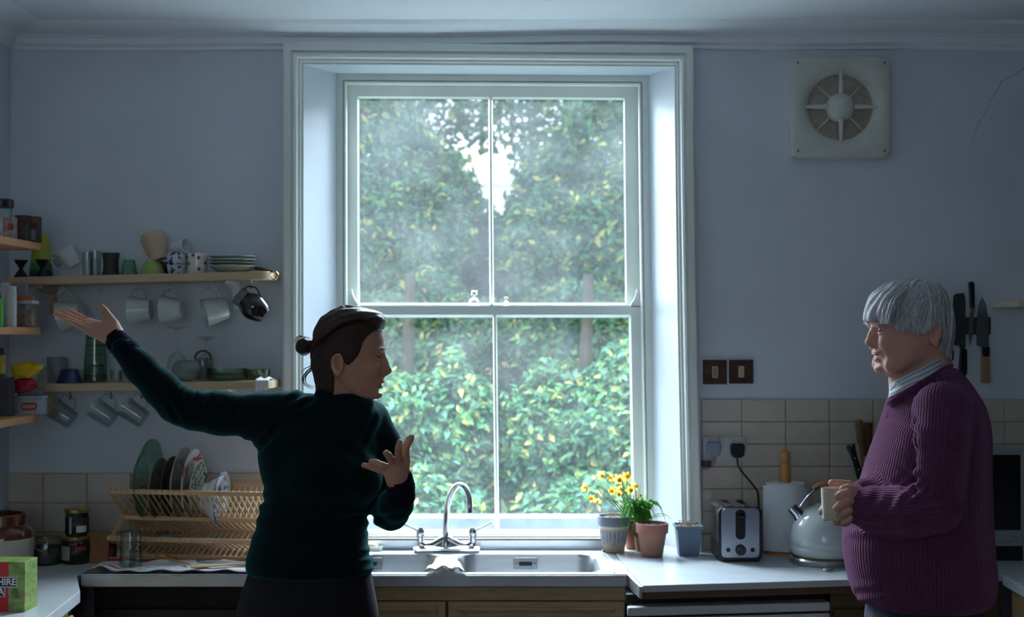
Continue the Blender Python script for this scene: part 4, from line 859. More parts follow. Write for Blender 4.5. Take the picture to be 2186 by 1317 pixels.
MB().tube(smooth_path([(-26 * k, 0, 158 * k), (-8 * k, 0, 168 * k), (16 * k, 0, 169 * k), (36 * k, 0, 158 * k)], 5), 4.5 * k, 10, flat=(.8, 1.5)).build('wooden_grip', WOODW, kt, world=False, smooth=True)
spoon('teaspoon', 'steel teaspoon lying in front of the kettle base', 'spoon', put(1778, 1219, None, .007), put(1830, 1216, None, .006), CHROME, (.014, .005, .020))

def pot(name, label, px, py, Y, rt, rb, h, m, rim, rimm=None, bands=(), group=None):
    p = P(px, py, Y); p = Vector((p.x, Y, ZW)); k = 1 / S(Y); t = thing(name, label, 'flower pot', p)
    rr = lambda z: (rb + (rt - rb) * .9 * z / h)
    body = [(rb * .9, 0), (rb, .001)] + [(rr(z) * k, z * k) for z in np.linspace(1, h - rim, 5)]
    body = [(rb * k * .93, 0)] + [(rr(z) * k, z * k) for z in np.linspace(1, h - rim, 6)]
    MB().lathe([(.0005, 0)] + body, 36, None, False, False).build('pot_body', m, t, world=False, smooth=True)
    MB().lathe([(rr(h - rim) * k, (h - rim) * k), (rt * .97 * k, (h - rim) * k), (rt * k, (h - 2) * k), (rt * .98 * k, h * k), ((rt - 4) * k, h * k), ((rt - 5) * k, (h - 10) * k)], 36, None, False, False).build('pot_rim', rimm or m, t, world=False, smooth=True)
    for z0, z1, mm in bands: MB().lathe([(rr(z) * k + .0006, z * k) for z in np.linspace(z0, z1, 4)], 36, None, False, False).build('painted_band', mm, t, world=False, smooth=True)
    rows = []; 
    mb = MB(); n = 26
    for j in range(6):
        r = []
        for i in range(n + 1):
            a = 2 * math.pi * (i % n) / n; q = (rt - 4.5) * k * (1 - j / 5 * .98); r.append((q * math.cos(a), q * math.sin(a), (h - 7) * k + .004 * RNG.random() + (.006 * j / 5)))
        r[-1] = r[0]; rows.append(r)
    mb.grid(rows).build('soil', SOIL, t, world=False, smooth=True)
    return t
BLP = mat('blue_paint', (112, 124, 166), .6, var=.25, vscale=40); CRP = mat('cream_band', (206, 196, 176), .6, var=.1); GRP = mat('grey_paint', (118, 124, 140), .5, var=.12, vscale=14)
p1 = pot('painted_flower_pot', 'painted pot with grey rim and blue stripes at the window corner', 1310, 1176, 4.655, 36, 23, 76, mat('weathered_cream', (176, 160, 138), .7, var=.15, vscale=20), 20, GRP, [(50, 55.5, CRP)])
k = 1 / S(4.655)
for i in range(20):   # vertical blue strokes on the pot
    a = 2 * math.pi * i / 20; f = lambda z: (23 + 13 * .9 * z / 76) * k + .0009; r = []
    for z in np.linspace(16 + 4 * (i % 3), 46, 4): r.append([(f(z) * math.cos(a + d), f(z) * math.sin(a + d), z * k) for d in (-.07, .07)])
    MB().grid(r).build('blue_stroke', BLP, p1, world=False)
for i in range(5): MB().tube(smooth_path([(random.uniform(-.01, .02), random.uniform(-.01, .01), 70 * k), (random.uniform(-.03, .03), -.01, 78 * k + random.uniform(0, .01)), (random.uniform(-.04, .04), random.uniform(-.02, .02), 74 * k)], 4), .0012, 5).build('dead_stalk', mat('straw', (196, 176, 140), .8), p1, world=False)
p2 = pot('terracotta_pot', 'plain terracotta pot of dry soil in front of the window casing', 1392, 1187, 4.56, 35, 22.5, 70, TERRA, 20, mat('terracotta_rim', (166, 112, 100), .8, var=.1, vscale=18))
for i in range(40):
    a = random.uniform(0, 6.28); q = random.uniform(0, .045); MB().ball((q * math.cos(a), q * math.sin(a), 66 / S(4.56) + .001), (random.uniform(.003, .006), random.uniform(.003, .006), .004), 6, 5).build('soil_clod', mat('pale_clod', (150, 136, 124), .95, col2=(84, 70, 62), vscale=50) if i % 2 else SOIL, p2, world=False)
p3 = pot('terracotta_pot', 'terracotta pot of daffodils half hidden behind the other pots', 1353, 1174, 4.715, 24, 17, 62, mat('terracotta_dark', (150, 96, 76), .85, var=.15, vscale=20), 14)
p = Vector((P(1469, 1180, 4.585).x, 4.585, ZW)); k = 1 / S(4.585); p4 = thing('square_plant_pot', 'square grey plastic plant pot between terracotta pot and toaster', 'flower pot', p)
PGREY = mat('blue_grey_plastic', (96, 112, 134), .45, var=.05)
hb, ht_, hh = 21 * k, 27 * k, 64 * k
def ring(h, z): return [(-h, -h, z), (h, -h, z), (h, h, z), (-h, h, z), (-h, -h, z)]
MB().grid([ring(hb * .2, 0), ring(hb, 0), ring(ht_ * .96, hh - 7 * k), ring(ht_ * 1.06, hh - 7 * k), ring(ht_ * 1.08, hh), ring(ht_ * .98, hh), ring(ht_ * .9, hh - 8 * k)]).build('pot_body', PGREY, p4, world=False, bevel=.002)
mb = MB(); mb.grid([[(-ht_ * .93 + 2 * ht_ * .93 * i / 9, -ht_ * .93 + 2 * ht_ * .93 * j / 9, hh - 5 * k + .006 * RNG.random()) for i in range(10)] for j in range(10)]).build('soil', SOIL, p4, world=False)
for i in range(9): x = random.uniform(-.03, .03); MB().tube(smooth_path([(x, random.uniform(-.03, .0), hh - 5 * k), (x + random.uniform(-.02, .02), -.02, hh + random.uniform(.002, .02)), (x + random.uniform(-.03, .03), -.03, hh)], 4), .0012, 5).build('dead_stalk', MATS['straw'], p4, world=False)

# daffodils (in the pot behind) and the leafy green plant
def leafy(name, col, var=.1, mix=.5):
    m = mat(name, col, .45, var=var); nt = m.node_tree; N = nt.nodes; L = nt.links; b = N['Principled BSDF']; t = N.new('ShaderNodeBsdfTranslucent')
    L.new(b.inputs['Base Color'].links[0].from_socket, t.inputs[0]); x = N.new('ShaderNodeMixShader'); x.inputs[0].default_value = mix
    L.new(b.outputs[0], x.inputs[1]); L.new(t.outputs[0], x.inputs[2]); L.new(x.outputs[0], N['Material Output'].inputs[0]); return m
YEL = leafy('daffodil_yellow', (244, 226, 112)); ORA = leafy('daffodil_trumpet', (244, 200, 56))
GST = mat('stem_green', (96, 136, 70), .5, var=.12); GLF = leafy('leaf_green', (70, 140, 66), .15, .4); GBR = leafy('bright_leaf_green', (104, 190, 70), .2, .45)
SPATHE = mat('papery_spathe', (196, 160, 130), .7)
da = thing('daffodils', 'bunch of yellow daffodils growing by the right window stile', 'daffodils', Vector((P(1353, 0, 4.715).x, 4.715, ZW + 52 / S(4.715))))
bp = Vector(da.location)
def blade(pts, w, m, name, par): 
    pts = smooth_path(pts, 5); n = len(pts); MB().tube(pts, [max(.0006, w * math.sin(math.pi * min(.96, .22 + .76 * i / (n - 1)))) for i in range(n)], 6, flat=(.35, 1.0)).build(name, m, par, smooth=True)
def flower(px, py, Y, sc, tilt):
    c = P(px, py, Y); k = .84 * sc / S(Y); 
    Mx = Matrix.Translation(c) @ Matrix.Rotation(tilt[0], 4, 'Z') @ Matrix.Rotation(tilt[1], 4, 'X')
    fl = None
    for i in range(6):
        a = 2 * math.pi * i / 6; d = Vector((math.cos(a), math.sin(a), 0)); s = Vector((-math.sin(a), math.cos(a), 0)); z = Vector((0, 0, 1))
        m = MB(); m.grid([[d * .8 * k - s * 1 * k, d * .8 * k, d * .8 * k + s * 1 * k], [d * 6 * k - s * 4.2 * k + z * .3 * k, d * 6 * k + z * 1.6 * k, d * 6 * k + s * 4.2 * k + z * .3 * k], [d * 11 * k - s * 2.6 * k - z * .4 * k, d * 11.5 * k, d * 11 * k + s * 2.6 * k - z * .4 * k], [d * 13.5 * k, d * 14 * k, d * 13.5 * k]]); m.tf(Mx)
        o = m.build('petal', YEL, da if fl is None else fl, smooth=True, fixn=False)
        if fl is None: fl = o; fl.name = 'flower'
    MB().lathe([(2.2 * k, 0), (3.4 * k, 3 * k), (3.8 * k, 7 * k), (5.4 * k, 9.5 * k)], 14, Mx, True, False).build('trumpet', ORA, fl, smooth=True, solid=.0004)
    return c, Mx
FL = [(1283, 1014, 4.66, 1.0, (.5, 1.9)), (1247, 1040, 4.66, 1.0, (.8, 1.7)), (1264, 1064, 4.64, .9, (-.6, 1.5)), (1276, 1069, 4.66, .8, (-.4, 2.2)), (1304, 1020, 4.68, .9, (-.9, 1.4)), (1320, 1023, 4.66, 1.15, (.2, 1.6)), (1337, 1018, 4.68, 1.2, (.3, 1.2)), (1308, 1047, 4.66, 1.0, (-.5, 1.6)), (1324, 1043, 4.68, .8, (.6, 1.7)), (1321, 1053, 4.65, .8, (.0, 2.0)), (1345, 1046, 4.69, 1.0, (.2, 1.5)), (1355, 1038, 4.70, .9, (.8, 1.3)), (1366, 1059, 4.68, .6, (.4, 1.0))]
for i, (px, py, Y, sc, ti) in enumerate(FL):
    c, Mx = flower(px, py, Y, sc, ti); k = 1 / S(Y); back = c - (Mx.to_3x3() @ Vector((0, 0, 1))) * 4 * k
    x0 = 1336 + (i % 5) * 3 if px < 1340 else 1352 + (i % 3) * 4
    r0 = P(x0, 1108, 4.70 + .008 * (i % 3)); mid = P((px * .35 + x0 * .65), max(py, 1035) - 2 if px < 1300 else py + 18, Y + .02) if px > 1300 else P(px + 40, py + (2 if i != 0 else 26), Y + .02)
    MB().tube(smooth_path([r0, mid, back + Vector((.006, .004, .006)), back], 6), .0018, 6).build('stem', GST, da, smooth=True)
    MB().ball(back, (.0035, .0035, .006), 8, 6).build('spathe', SPATHE, da, smooth=True)
for i in range(13):
    x0 = 1334 + i * 2.4; tx = x0 + random.uniform(-14, 16); ty = random.uniform(1030, 1075); Y = 4.70 + random.uniform(-.02, .02)
    blade([P(x0, 1110, Y), P(x0 + (tx - x0) * .3, (1110 + ty) / 2, Y), P(tx, ty, Y - .01)], .0042, GLF, 'leaf', da)
for tx, ty, m1 in ((1250, 1030, (1290, 1060)), (1335, 1062, (1338, 1080))):
    MB().tube(smooth_path([P(1336, 1106, 4.69), P(m1[0] + 18, m1[1] + 16, 4.68), P(*m1, 4.67), P(tx + 22, ty + 6, 4.66)], 6), .0016, 6).build('stem', GST, da, smooth=True)
gp = thing('green_houseplant', 'bright green grassy plant spilling between the two terracotta pots', 'plant', Vector((P(1368, 0, 4.66).x, 4.66, ZW)))
MB().lathe([(.0005, 0), (.020, 0), (.026, .05), (.024, .05), (.018, .006)], 20).build('nursery_pot', TERRA, gp, world=False, smooth=True)
r2 = random.Random(5)
for i in range(130):
    x0 = 1366 + r2.uniform(-10, 10); Y0_ = 4.655 + r2.uniform(-.02, .01); a = r2.uniform(-1, 1); L_ = r2.uniform(18, 56)
    dn = r2.random() < .45
    tip = (x0 + a * L_ * 1.0, 1108 - L_ * (.3 if dn else .9) * (1 - .5 * abs(a)) + (46 * r2.random() if dn else 0)); md = (x0 + a * L_ * .5, 1106 - L_ * .7)
    blade([P(x0, 1112, Y0_), P(*md, Y0_ - .02), P(*tip, Y0_ - .035 - .02 * r2.random())], r2.uniform(.0028, .0052), GBR, 'leaf', gp)
for tip, md in (((1381, 1050), (1377, 1075)), ((1372, 1060), (1370, 1085)), ((1437, 1112), (1412, 1096)), ((1424, 1100), (1400, 1103)), ((1364, 1072), (1366, 1090)), ((1335, 1112), (1348, 1104)), ((1350, 1138), (1354, 1118))):
    blade([P(1372, 1110, 4.65), P(*md, 4.63), P(*tip, 4.62)], .0042, GBR, 'leaf', gp)

# utensils in a crock behind the man
p = put(1862, 1178); cy_ = p.y; k = 1 / S(cy_)
cro = thing('utensil_crock', 'cream utensil crock mostly hidden behind the man\'s arm', 'crock', p)
MB().lathe(vessel([(38 * k, 0), (44 * k, 4 * k), (46 * k, 95 * k), (44 * k, 118 * k)], .005), 28).build('crock_body', mat('crock_cream', (156, 140, 100), .4, var=.06), cro, world=False, smooth=True)
def stick(name, label, cat, pts, r, m, flat_=(1, 1)):
    return one(name, label, cat, MB().tube(smooth_path(pts, 4), r, 9, flat=flat_), m, smooth=True)
stick('wooden_spoon', 'worn wooden spoon handle rising from the crock behind the kettle', 'spoon', [P(1858, 1110, cy_), P(1845, 985, cy_ - .01), P(1838, 940, cy_ - .01), P(1833, 896, cy_ - .01)], [5 * k] * 4 + [6 * k] * 4 + [9 * k] * 4 + [6 * k], mat('worn_wood', (104, 80, 52), .6, var=.2), (1, .8))
stick('rolling_pin', 'dark reddish wooden handle in the crock next to the spoon', 'rolling pin', [P(1868, 1110, cy_ + .02), P(1858, 980, cy_ + .02), P(1853, 940, cy_ + .02), P(1854, 902, cy_ + .02)], [9 * k] * 13, mat('red_brown_wood', (84, 52, 40), .6, var=.2))
stick('spatula', 'brown wooden spatula end close to the man\'s sweater', 'spatula', [P(1880, 1110, cy_), P(1873, 980, cy_), P(1872, 942, cy_)], [9 * k] * 9, BROWN, (1, .5))
stick('pepper_brush', 'pale round brush head showing in front of the crock handles', 'brush', [P(1858, 1100, cy_ - .03), P(1854, 1010, cy_ - .035), P(1852, 990, cy_ - .035), P(1851, 974, cy_ - .035)], [5 * k] * 5 + [8 * k] * 7 + [5 * k], mat('pale_brush', (150, 136, 118), .6))
kn = thing('kitchen_knife', 'black riveted knife handle leaning beside the crock', 'knife', P(1840, 1030, cy_ - .05))
MB().tube(smooth_path([P(1815, 950, cy_ - .05), P(1822, 972, cy_ - .05), P(1831, 1000, cy_ - .05), P(1840, 1028, cy_ - .05)], 4), [9 * k, 10 * k, 9 * k, 8 * k, 7.5 * k, 7 * k, 7 * k, 7 * k, 7.5 * k, 8 * k, 8 * k, 8 * k, 7 * k], 9, flat=(1, .7)).build('handle', BLACK, kn, smooth=True)
for x, y in ((1818, 952), (1826, 978), (1833, 1003)): MB().ball(P(x, y, cy_ - .05 - 7 * k), 2.4 * k, 8, 6).build('rivet', CHROME, kn)
MB().tube([P(1839, 1026, cy_ - .05), P(1855, 1075, cy_ - .045), P(1866, 1125, cy_ - .035)], [8 * k, 8 * k, 2 * k], 6, flat=(.15, 1.6)).build('blade', KST, kn)

tv = thing('television', 'silver framed television with dark screen behind the man', 'television', (1.55, 4.47, ZW)); YT2 = 4.45
SILV = mat('silver_plastic', (150, 156, 164), .4, .2, var=.03)
a, b = P(1996, 1166, YT2), P(2183, 955, YT2)
bz = MB(); s0 = P(2010, 1132, YT2); s1 = P(2180, 971, YT2)
bz.box(a.x, b.x, YT2, YT2 + .05, s1.z, b.z); bz.box(a.x, b.x, YT2, YT2 + .05, a.z, s0.z); bz.box(a.x, s0.x, YT2, YT2 + .05, s0.z, s1.z); bz.box(s1.x, b.x, YT2, YT2 + .05, s0.z, s1.z)
bz.build('frame', SILV, tv, bevel=.004)
MB().box(s0.x, s1.x, YT2 + .006, YT2 + .03, s0.z, s1.z).build('screen', mat('dark_screen', (10, 11, 13), .18, var=.02), tv)
q = P(2160, 1147, YT2 - .001); MB().tube([q, q + Vector((.018, 0, .001))], .0016, 6, flat=(1, .2)).build('logo', DGREY, tv); MB().box(a.x + .01, b.x - .01, YT2 - .001, YT2 + .002, P(0, 1156, YT2).z, P(0, 1155, YT2).z).build('groove', DGREY, tv)
MB().box(a.x + .03, b.x - .02, YT2 + .05, YT2 + .17, a.z + .02, b.z - .03).build('back_shell', SILV, tv, bevel=.01)
MB().box(a.x + .02, b.x + .004, YT2 + .01, YT2 + .15, ZW, a.z).build('stand', BLACK, tv, bevel=.004)

# ---------------------------------------------------------------- left shelves and what stands on them
PINE = mat('pine_shelf', (214, 160, 112), .5, var=.12, vscale=5, stretch=(10, 1.5, 10)); BIRCH = mat('birch_shelf', (190, 166, 132), .5, var=.08, vscale=5, stretch=(1.5, 10, 10))
LX1 = -1.597; LY0, LY1 = 3.4, 4.445
LZ = []
for nm, py, lab in (('a', 535, 'top pine shelf on the left wall'), ('b', 714, 'middle pine shelf on the left wall'), ('c', 898, 'lowest pine shelf on the left wall')):
    z = P(80, py - 8.5, LY1).z; LZ.append(z + .012)
    one('wall_shelf', lab, 'shelf', MB().box(-1.799, LX1, LY0, LY1, z - .0125, z + .012), PINE, bevel=.002)
ZA, ZB, ZC_ = LZ
def xat(px, Y): return P(px, 700, Y).x
# window wall shelves, both slightly tilted up to the right
def wshelf(xl, xr, yl, yr, label, th=17):
    Yf = 4.50; a, b = P(xl, yl, Yf), P(xr, yr, Yf); t = thing('wall_shelf', label, 'shelf', ((a.x + b.x) / 2, 4.6, a.z)); h = th / S(Yf)
    r = .05; pts = [(a.x, 4.699), (a.x, Yf)]
    for i in range(9): an = math.radians(-90 + 90 * i / 8); pts.append((b.x - r + r * math.cos(an), Yf + r + r * math.sin(an)))
    pts.append((b.x, 4.699)); n = len(pts); zz = lambda x: a.z + (b.z - a.z) * (x - a.x) / (b.x - a.x)
    vs = [(x, y, zz(x) - h) for x, y in pts] + [(x, y, zz(x)) for x, y in pts]
    MB().add(vs, [tuple(range(n))[::-1], tuple(range(n, 2 * n))] + [(i, (i + 1) % n, n + (i + 1) % n, n + i) for i in range(n)]).build('board', BIRCH, t, bevel=.002)
    return t, zz, h
sh1, z1f, h1 = wshelf(14, 574, 592, 578.5, 'upper wooden shelf on the window wall with mugs hung below')
sh2, z2f, h2 = wshelf(76, 577, 820, 813, 'lower wooden shelf on the window wall with glassware')
def bracket(t, px, zf, h, m):
    x = xat(px, 4.68); z = zf(x) - h
    MB().prism([(4.699, z), (4.54, z), (4.54, z - .012), (4.66, z - .03), (4.685, z - .10), (4.699, z - .10)], x - .012, x + .012, 'x').build('bracket', m, t, bevel=.002)
bracket(sh1, 505, z1f, h1, PAINT_WOOD); bracket(sh1, 112, z1f, h1, BIRCH); bracket(sh2, 497, z2f, h2, PAINT_WOOD); bracket(sh2, 112, z2f, h2, BIRCH)
BRS = mat('brass_hook', (190, 160, 96), .3, 1.0); DHK = mat('dark_hook', (44, 36, 32), .45, .8)
def hook(t, px, zf, h, m, Y=4.56, sc=1.0):
    x = xat(px, Y); z = zf(x) - h; r = .008 * sc
    MB().tube([(x, Y, z + .004), (x, Y, z - .010 * sc)] + [(x + .0 + r * math.sin(a) * .6, Y - r * math.sin(a) * .5, z - .010 * sc - r * (1 - math.cos(a)) * 1.2) for a in (0.6, 1.2, 1.9, 2.5, 3.1, 3.8, 4.4)], .0016 * sc, 6).build('hook', m, t, smooth=True)
    return Vector((x, Y, z - .010 * sc - 2 * r))
def lth(name, label, cat, px, Y, z, prof, m, group=None, n=30, parts=(), dz=0.0, sx=1, sy=1, R=None, rz=0):
    """turned thing; profile in photograph pixels at depth Y, heights upwards from its base"""
    k = 1 / S(Y); p = Vector((xat(px, Y), Y, z + dz)); t = thing(name, label, cat, p, group=group, rotz=rz, R=R)
    MB().lathe([(max(r * k, .0004), h * k) for r, h in prof], n, None, False, False, sx, sy).build(parts[0] if parts and isinstance(parts[0], str) else 'body', m, t, world=False, smooth=True)
    for q in parts:
        if isinstance(q, tuple): MB().lathe([(max(r * k, .0004), h * k) for r, h in q[1]], n, None, False, False, sx, sy).build(q[0], q[2], t, world=False, smooth=True)
    return t
def cup(o, t=2.2): return [(0, o[0][1])] + o + [(max(r - t, .3), max(h, o[0][1] + 3)) for r, h in o[::-1]] + [(0, o[0][1] + 3)]
def z1(px, Y=4.58): return z1f(xat(px, Y)) + .0005
def z2(px, Y=4.58): return z2f(xat(px, Y)) + .0005
IRON = mat('dark_iron', (34, 32, 32), .5, .3)
for px, lab in ((44, 'black hourglass egg cup at the left end of the upper shelf'), (89, 'black hourglass egg cup in front of the yellow green tumbler')):
    lth('egg_cup', lab, 'egg cup', px, 4.535, z1(px, 4.535), [(0, 0), (14, 0), (14, 3), (10, 9), (4, 17), (4, 20), (9, 28), (14, 35), (14, 37), (12, 37), (6, 27), (0, 24)], IRON)
def tri_mat():
    m = mat('yellow_green_plastic', (176, 176, 30), .35, var=.04); nt = m.node_tree; N = nt.nodes; L = nt.links; tc = N.new('ShaderNodeTexCoord'); sp = N.new('ShaderNodeSeparateXYZ'); L.new(tc.outputs['Object'], sp.inputs[0])
    mr = N.new('ShaderNodeMapRange'); mr.inputs['From Max'].default_value = .15; L.new(sp.outputs[2], mr.inputs['Value']); rp = N.new('ShaderNodeValToRGB'); e = rp.color_ramp.elements
    e[0].color = rgb(40, 48, 90); e[1].position = 1.0; e[1].color = rgb(176, 176, 40)
    for ps, c in ((.16, (40, 52, 88)), (.2, (44, 110, 60)), (.32, (60, 128, 56)), (.42, (150, 164, 40))): q = e.new(ps); q.color = rgb(*c)
    L.new(mr.outputs[0], rp.inputs[0]); L.new(rp.outputs[0], N['Principled BSDF'].inputs['Base Color']); return m
lth('plastic_tumbler', 'tall yellow green plastic tumbler upside down at the left of the upper shelf', 'tumbler', 87, 4.63, z1(87, 4.63), [(25, 0), (25, 2), (15.5, 92), (14, 94), (0, 94)], tri_mat())
lth('small_glass', 'tiny stemmed glass with a gold rim on the upper shelf', 'glass', 123, 4.60, z1(123, 4.60), [(0, 0), (11, 0), (11, 2), (2, 4), (2, 16), (8, 28), (11, 46), (10, 46), (7, 29), (0, 18)], CLEAR, parts=[('gold_rim', [(11.3, 44.5), (11.3, 46.5)], BRS)])
# white cup lying on its side
def mug(name, label, loc, axis, rt, rb, h, m, side, group=None, facets=0, handle=True, hr=.8, t=.0032, hm=None, cat='mug', prof=None, hw=.0042):
    """axis points from the base to the open rim; the handle lies on the side vector"""
    ax = Vector(axis).normalized(); sd = Vector(side); sd = (sd - ax * sd.dot(ax)).normalized(); w = ax.cross(sd)
    R = Matrix.Identity(3)
    for i in range(3): R[i][0] = sd[i]; R[i][1] = w[i]; R[i][2] = ax[i]
    q = thing(name, label, cat, loc, group=group, R=R)
    out = prof or [(rb * .96, 0), (rb, .003), (rb + (rt - rb) * .5, h * .5), (rt, h)]
    MB().lathe(vessel(out, t), facets or 30).build('cup_body', m, q, world=False, smooth=not facets)
    if handle:
        pts = smooth_path([(rb + (rt - rb) * .85 - .002, 0, h * .86), (rt + .022 * hr, 0, h * .86), (rt + .030 * hr, 0, h * .6), (rt + .024 * hr, 0, h * .32), (rb + (rt - rb) * .25 - .001, 0, h * .22)], 5)
        MB().tube(pts, hw, 8, flat=(.8, 1.2)).build('handle', hm or m, q, world=False, smooth=True)
    return q
c0 = P(152, 556, 4.60); mug('white_cup', 'white cup tipped on its side on the upper shelf', Vector((c0.x + .012, 4.60, z1(152) + .040)), (-.35, -.1, .55), .036, .026, .066, CERW, (-.6, 0, -.4), cat='cup')
for i, (px, w_, h, lab) in enumerate(((186, 12, 52, 'clear glass tumbler behind the tipped white cup'), (203, 13, 55, 'clear glass tumbler left of the dark grey vase'))):
    lth('glass_tumbler', lab, 'glass', px, 4.60, z1(px, 4.60), cup([(w_ * .8, 0), (w_ * .85, 2), (w_, h)], 1.2), CLEAR)
lth('dark_vase', 'dark charcoal cylinder vase on the upper shelf', 'vase', 236, 4.585, z1(236, 4.585), cup([(18, 0), (18.5, 2), (16, 14), (16, 34), (18.5, 47), (18, 49)]), mat('charcoal_glaze', (52, 50, 52), .6, var=.12, vscale=30))
def fluted(px, Y, z, prof, m, name, label, cat, n=14):
    k = 1 / S(Y); t = thing(name, label, cat, (xat(px, Y), Y, z)); vs = []
    rows = []
    for r, h in prof: rows.append([((r * (1 + .05 * abs(math.sin(a * n / 2)))) * k * math.cos(a), (r * (1 + .05 * abs(math.sin(a * n / 2)))) * k * math.sin(a), h * k) for a in [2 * math.pi * i / 84 for i in range(85)]])
    MB().grid(rows).build('body', m, t, world=False, smooth=True); return t
fluted(275, 4.57, z1(275, 4.57), [(17, 0), (17, 2), (11.5, 31), (10.5, 33), (0.4, 33)], mat('green_glaze', (84, 138, 112), .35, var=.1), 'ribbed_cup', 'small green ribbed cup upside down on the upper shelf', 'cup')
lth('lime_bowl', 'lime green bowl upside down under the tilted peach cup', 'bowl', 325, 4.57, z1(325, 4.57), [(25.5, 0), (25.5, 2), (24, 10), (19, 23), (13, 29), (12, 32), (0, 32)], mat('lime_glaze', (150, 176, 96), .3, var=.05), parts=[('foot_ring', [(12.3, 30), (12.6, 33.5), (10.5, 33.5), (10.3, 31)], CERW)])
k58 = 1 / S(4.57)
mug('peach_cup', 'peach coloured cup resting tilted on the lime green bowl', Vector((xat(330, 4.57), 4.575, z1(325) + 62 * k58)), (.28, -.05, -.8), .0, .0, .0, mat('peach_glaze', (196, 170, 144), .5, var=.04), (1, 0, 0), handle=False, cat='cup', prof=[(20 * k58, -30 * k58), (24 * k58, -27 * k58), (27 * k58, -10 * k58), (24 * k58, 8 * k58), (19 * k58, 32 * k58)])
lth('black_cup', 'small black cup glimpsed between the lime bowl and patterned cups', 'cup', 351, 4.62, z1(351, 4.62), cup([(9, 0), (10, 2), (11, 28)]), BLACK)
P_BL2 = patt('blue_leaf_china', (196, 200, 208), (54, 58, 120), 62, .46)
lth('patterned_cup', 'lower blue patterned cup of the stack on the upper shelf', 'cup', 377, 4.57, z1(377, 4.57), [(0, 0), (17, 0), (19, 2), (20, 10), (22, 20), (19, 20), (17, 3), (0, 3)], P_BL2)
lth('patterned_cup', 'middle blue patterned bowl turned down on the lower cup', 'cup', 377, 4.57, z1(377, 4.57) + 21 * k58, [(20, 0), (22.5, 4), (22, 14), (20, 24), (0, 25)], P_BL2)
mug('white_cup', 'white cup on its side on top of the blue patterned stack', Vector((xat(369, 4.57), 4.575, z1(377) + 57 * k58)), (.9, -.3, .12), 17 * k58, 12 * k58, 30 * k58, CERW, (0, 0, 1), handle=False, cat='cup')
pm = mug('polka_dot_mug', 'white mug with red polka dots on the upper shelf', Vector((xat(421, 4.57), 4.57, z1(421, 4.57))), (0, 0, 1), 21.5 * k58, 20.5 * k58, 43 * k58, CERW, (.3, 1, 0))
REDD = mat('red_dot', (170, 58, 50), .35)
for dx, dz in ((7, 33), (-14, 20), (8, 9), (19, 22), (-4, 38), (-19, 35)):
    a = math.asin(max(-.99, min(.99, dx / 21.3))); o = Vector((math.sin(a), -math.cos(a), 0)); c0 = Vector((xat(421, 4.57), 4.57, z1(421))) + o * 21.2 * k58 + Vector((0, 0, dz * k58))
    MB().lathe([(.0004, .0012), (3.6 * k58, .0010), (3.8 * k58, 0)], 14, frame_M(c0, (math.cos(a), math.sin(a), 0), (0, 0, 1))).build('dot', REDD, pm, smooth=True)
PALEG = mat('pale_green_china', (186, 200, 190), .25, var=.03, coat=.3)
zz = z1(496, 4.575)
for i, (r, h, dx, lab) in enumerate(((48, 14, 0, 'lowest and deepest pale bowl in the dish stack at the shelf end'), (49, 5.5, -1, 'second dish up in the pale stack at the shelf end'), (49, 7, 0, 'third dish up in the pale stack at the shelf end'), (49, 8, -1, 'topmost dish of the pale stack at the shelf end'))):
    k = 1 / S(4.59); lth('pale_dish', lab, 'dish', 496 + dx, 4.59, zz, [(0, 0), (r * .55, 0), (r * .8, h * .45), (r, h), (r, h + 1.6), (r * .78, h * .5 + 1.8), (r * .52, 2), (0, 2)], PALEG if i != 1 else mat('grey_green_china', (140, 158, 148), .25), group=None)
    zz += (h * .62 + 2.2) * k if i else (h + 1.0) * k
oh = thing('bottle_opener', 'wooden handled bottle opener with a metal loop at the shelf end', 'opener', P(565, 580, 4.56))
MB().tube([P(545, 573, 4.60), P(556, 574, 4.58), P(568, 577, 4.56), P(584, 580, 4.54)], [.006, .0075, .0065, .004], 9).build('handle', BROWN, oh, smooth=True)
MB().tube([P(x, y, 4.535) for x, y in ((583, 580), (590, 580), (594, 585), (592, 593), (586, 597), (580, 594), (577, 590))], .0020, 7).build('metal_loop', BRS, oh, smooth=True)
# hooks and hanging mugs under the upper shelf
def hang(px, hookm, par, zf, h, label, name, m, axis, rt, rb, hh, side, sc, **kw):
    hp = hook(par, px, zf, h, hookm); ax = Vector(axis).normalized(); sd = Vector(side).normalized(); sd = (sd - ax * sd.dot(ax)).normalized(); k = 1 / S(4.56)
    top = ax * hh * .6 + sd * (rt + .030 * kw.get('hr', .8) - .004)
    return mug(name, label, hp - top + Vector((0, 0, .002)), axis, rt, rb, hh, m, side, **kw)
GR = 'white mugs hanging under the upper shelf'
WGL = mat('translucent_white', (190, 196, 192), .25, var=.03, coat=.4)
hang(134, BRS, sh1, z1f, h1, 'white mug hanging farthest left behind the raised hand', 'white_mug', WGL, (-.90, 0, -.22), .056, .036, .074, (.3, 0, 1), 1, group=GR, hr=1.1)
hang(293, BRS, sh1, z1f, h1, 'white mug hanging to the right of the raised thumb', 'white_mug', WGL, (-.95, 0, -.05), .052, .036, .074, (.1, 0, 1), 1, group=GR)
hang(361, BRS, sh1, z1f, h1, 'white mug hanging third from the left, below the blue patterned cups', 'white_mug', WGL, (-.95, 0, -.02), .052, .032, .070, (.1, 0, 1), 1, group=GR)
hang(443, BRS, sh1, z1f, h1, 'white mug hanging below the polka dot mug and pale dishes', 'white_mug', WGL, (-.80, -.35, -.22), .050, .038, .080, (.15, 0, 1), 1, group=GR, hr=1.2)
hook(sh1, 212, z1f, h1, BRS)
hp = hook(sh1, 537, z1f, h1, BRS); kj_ = 1 / S(4.54)
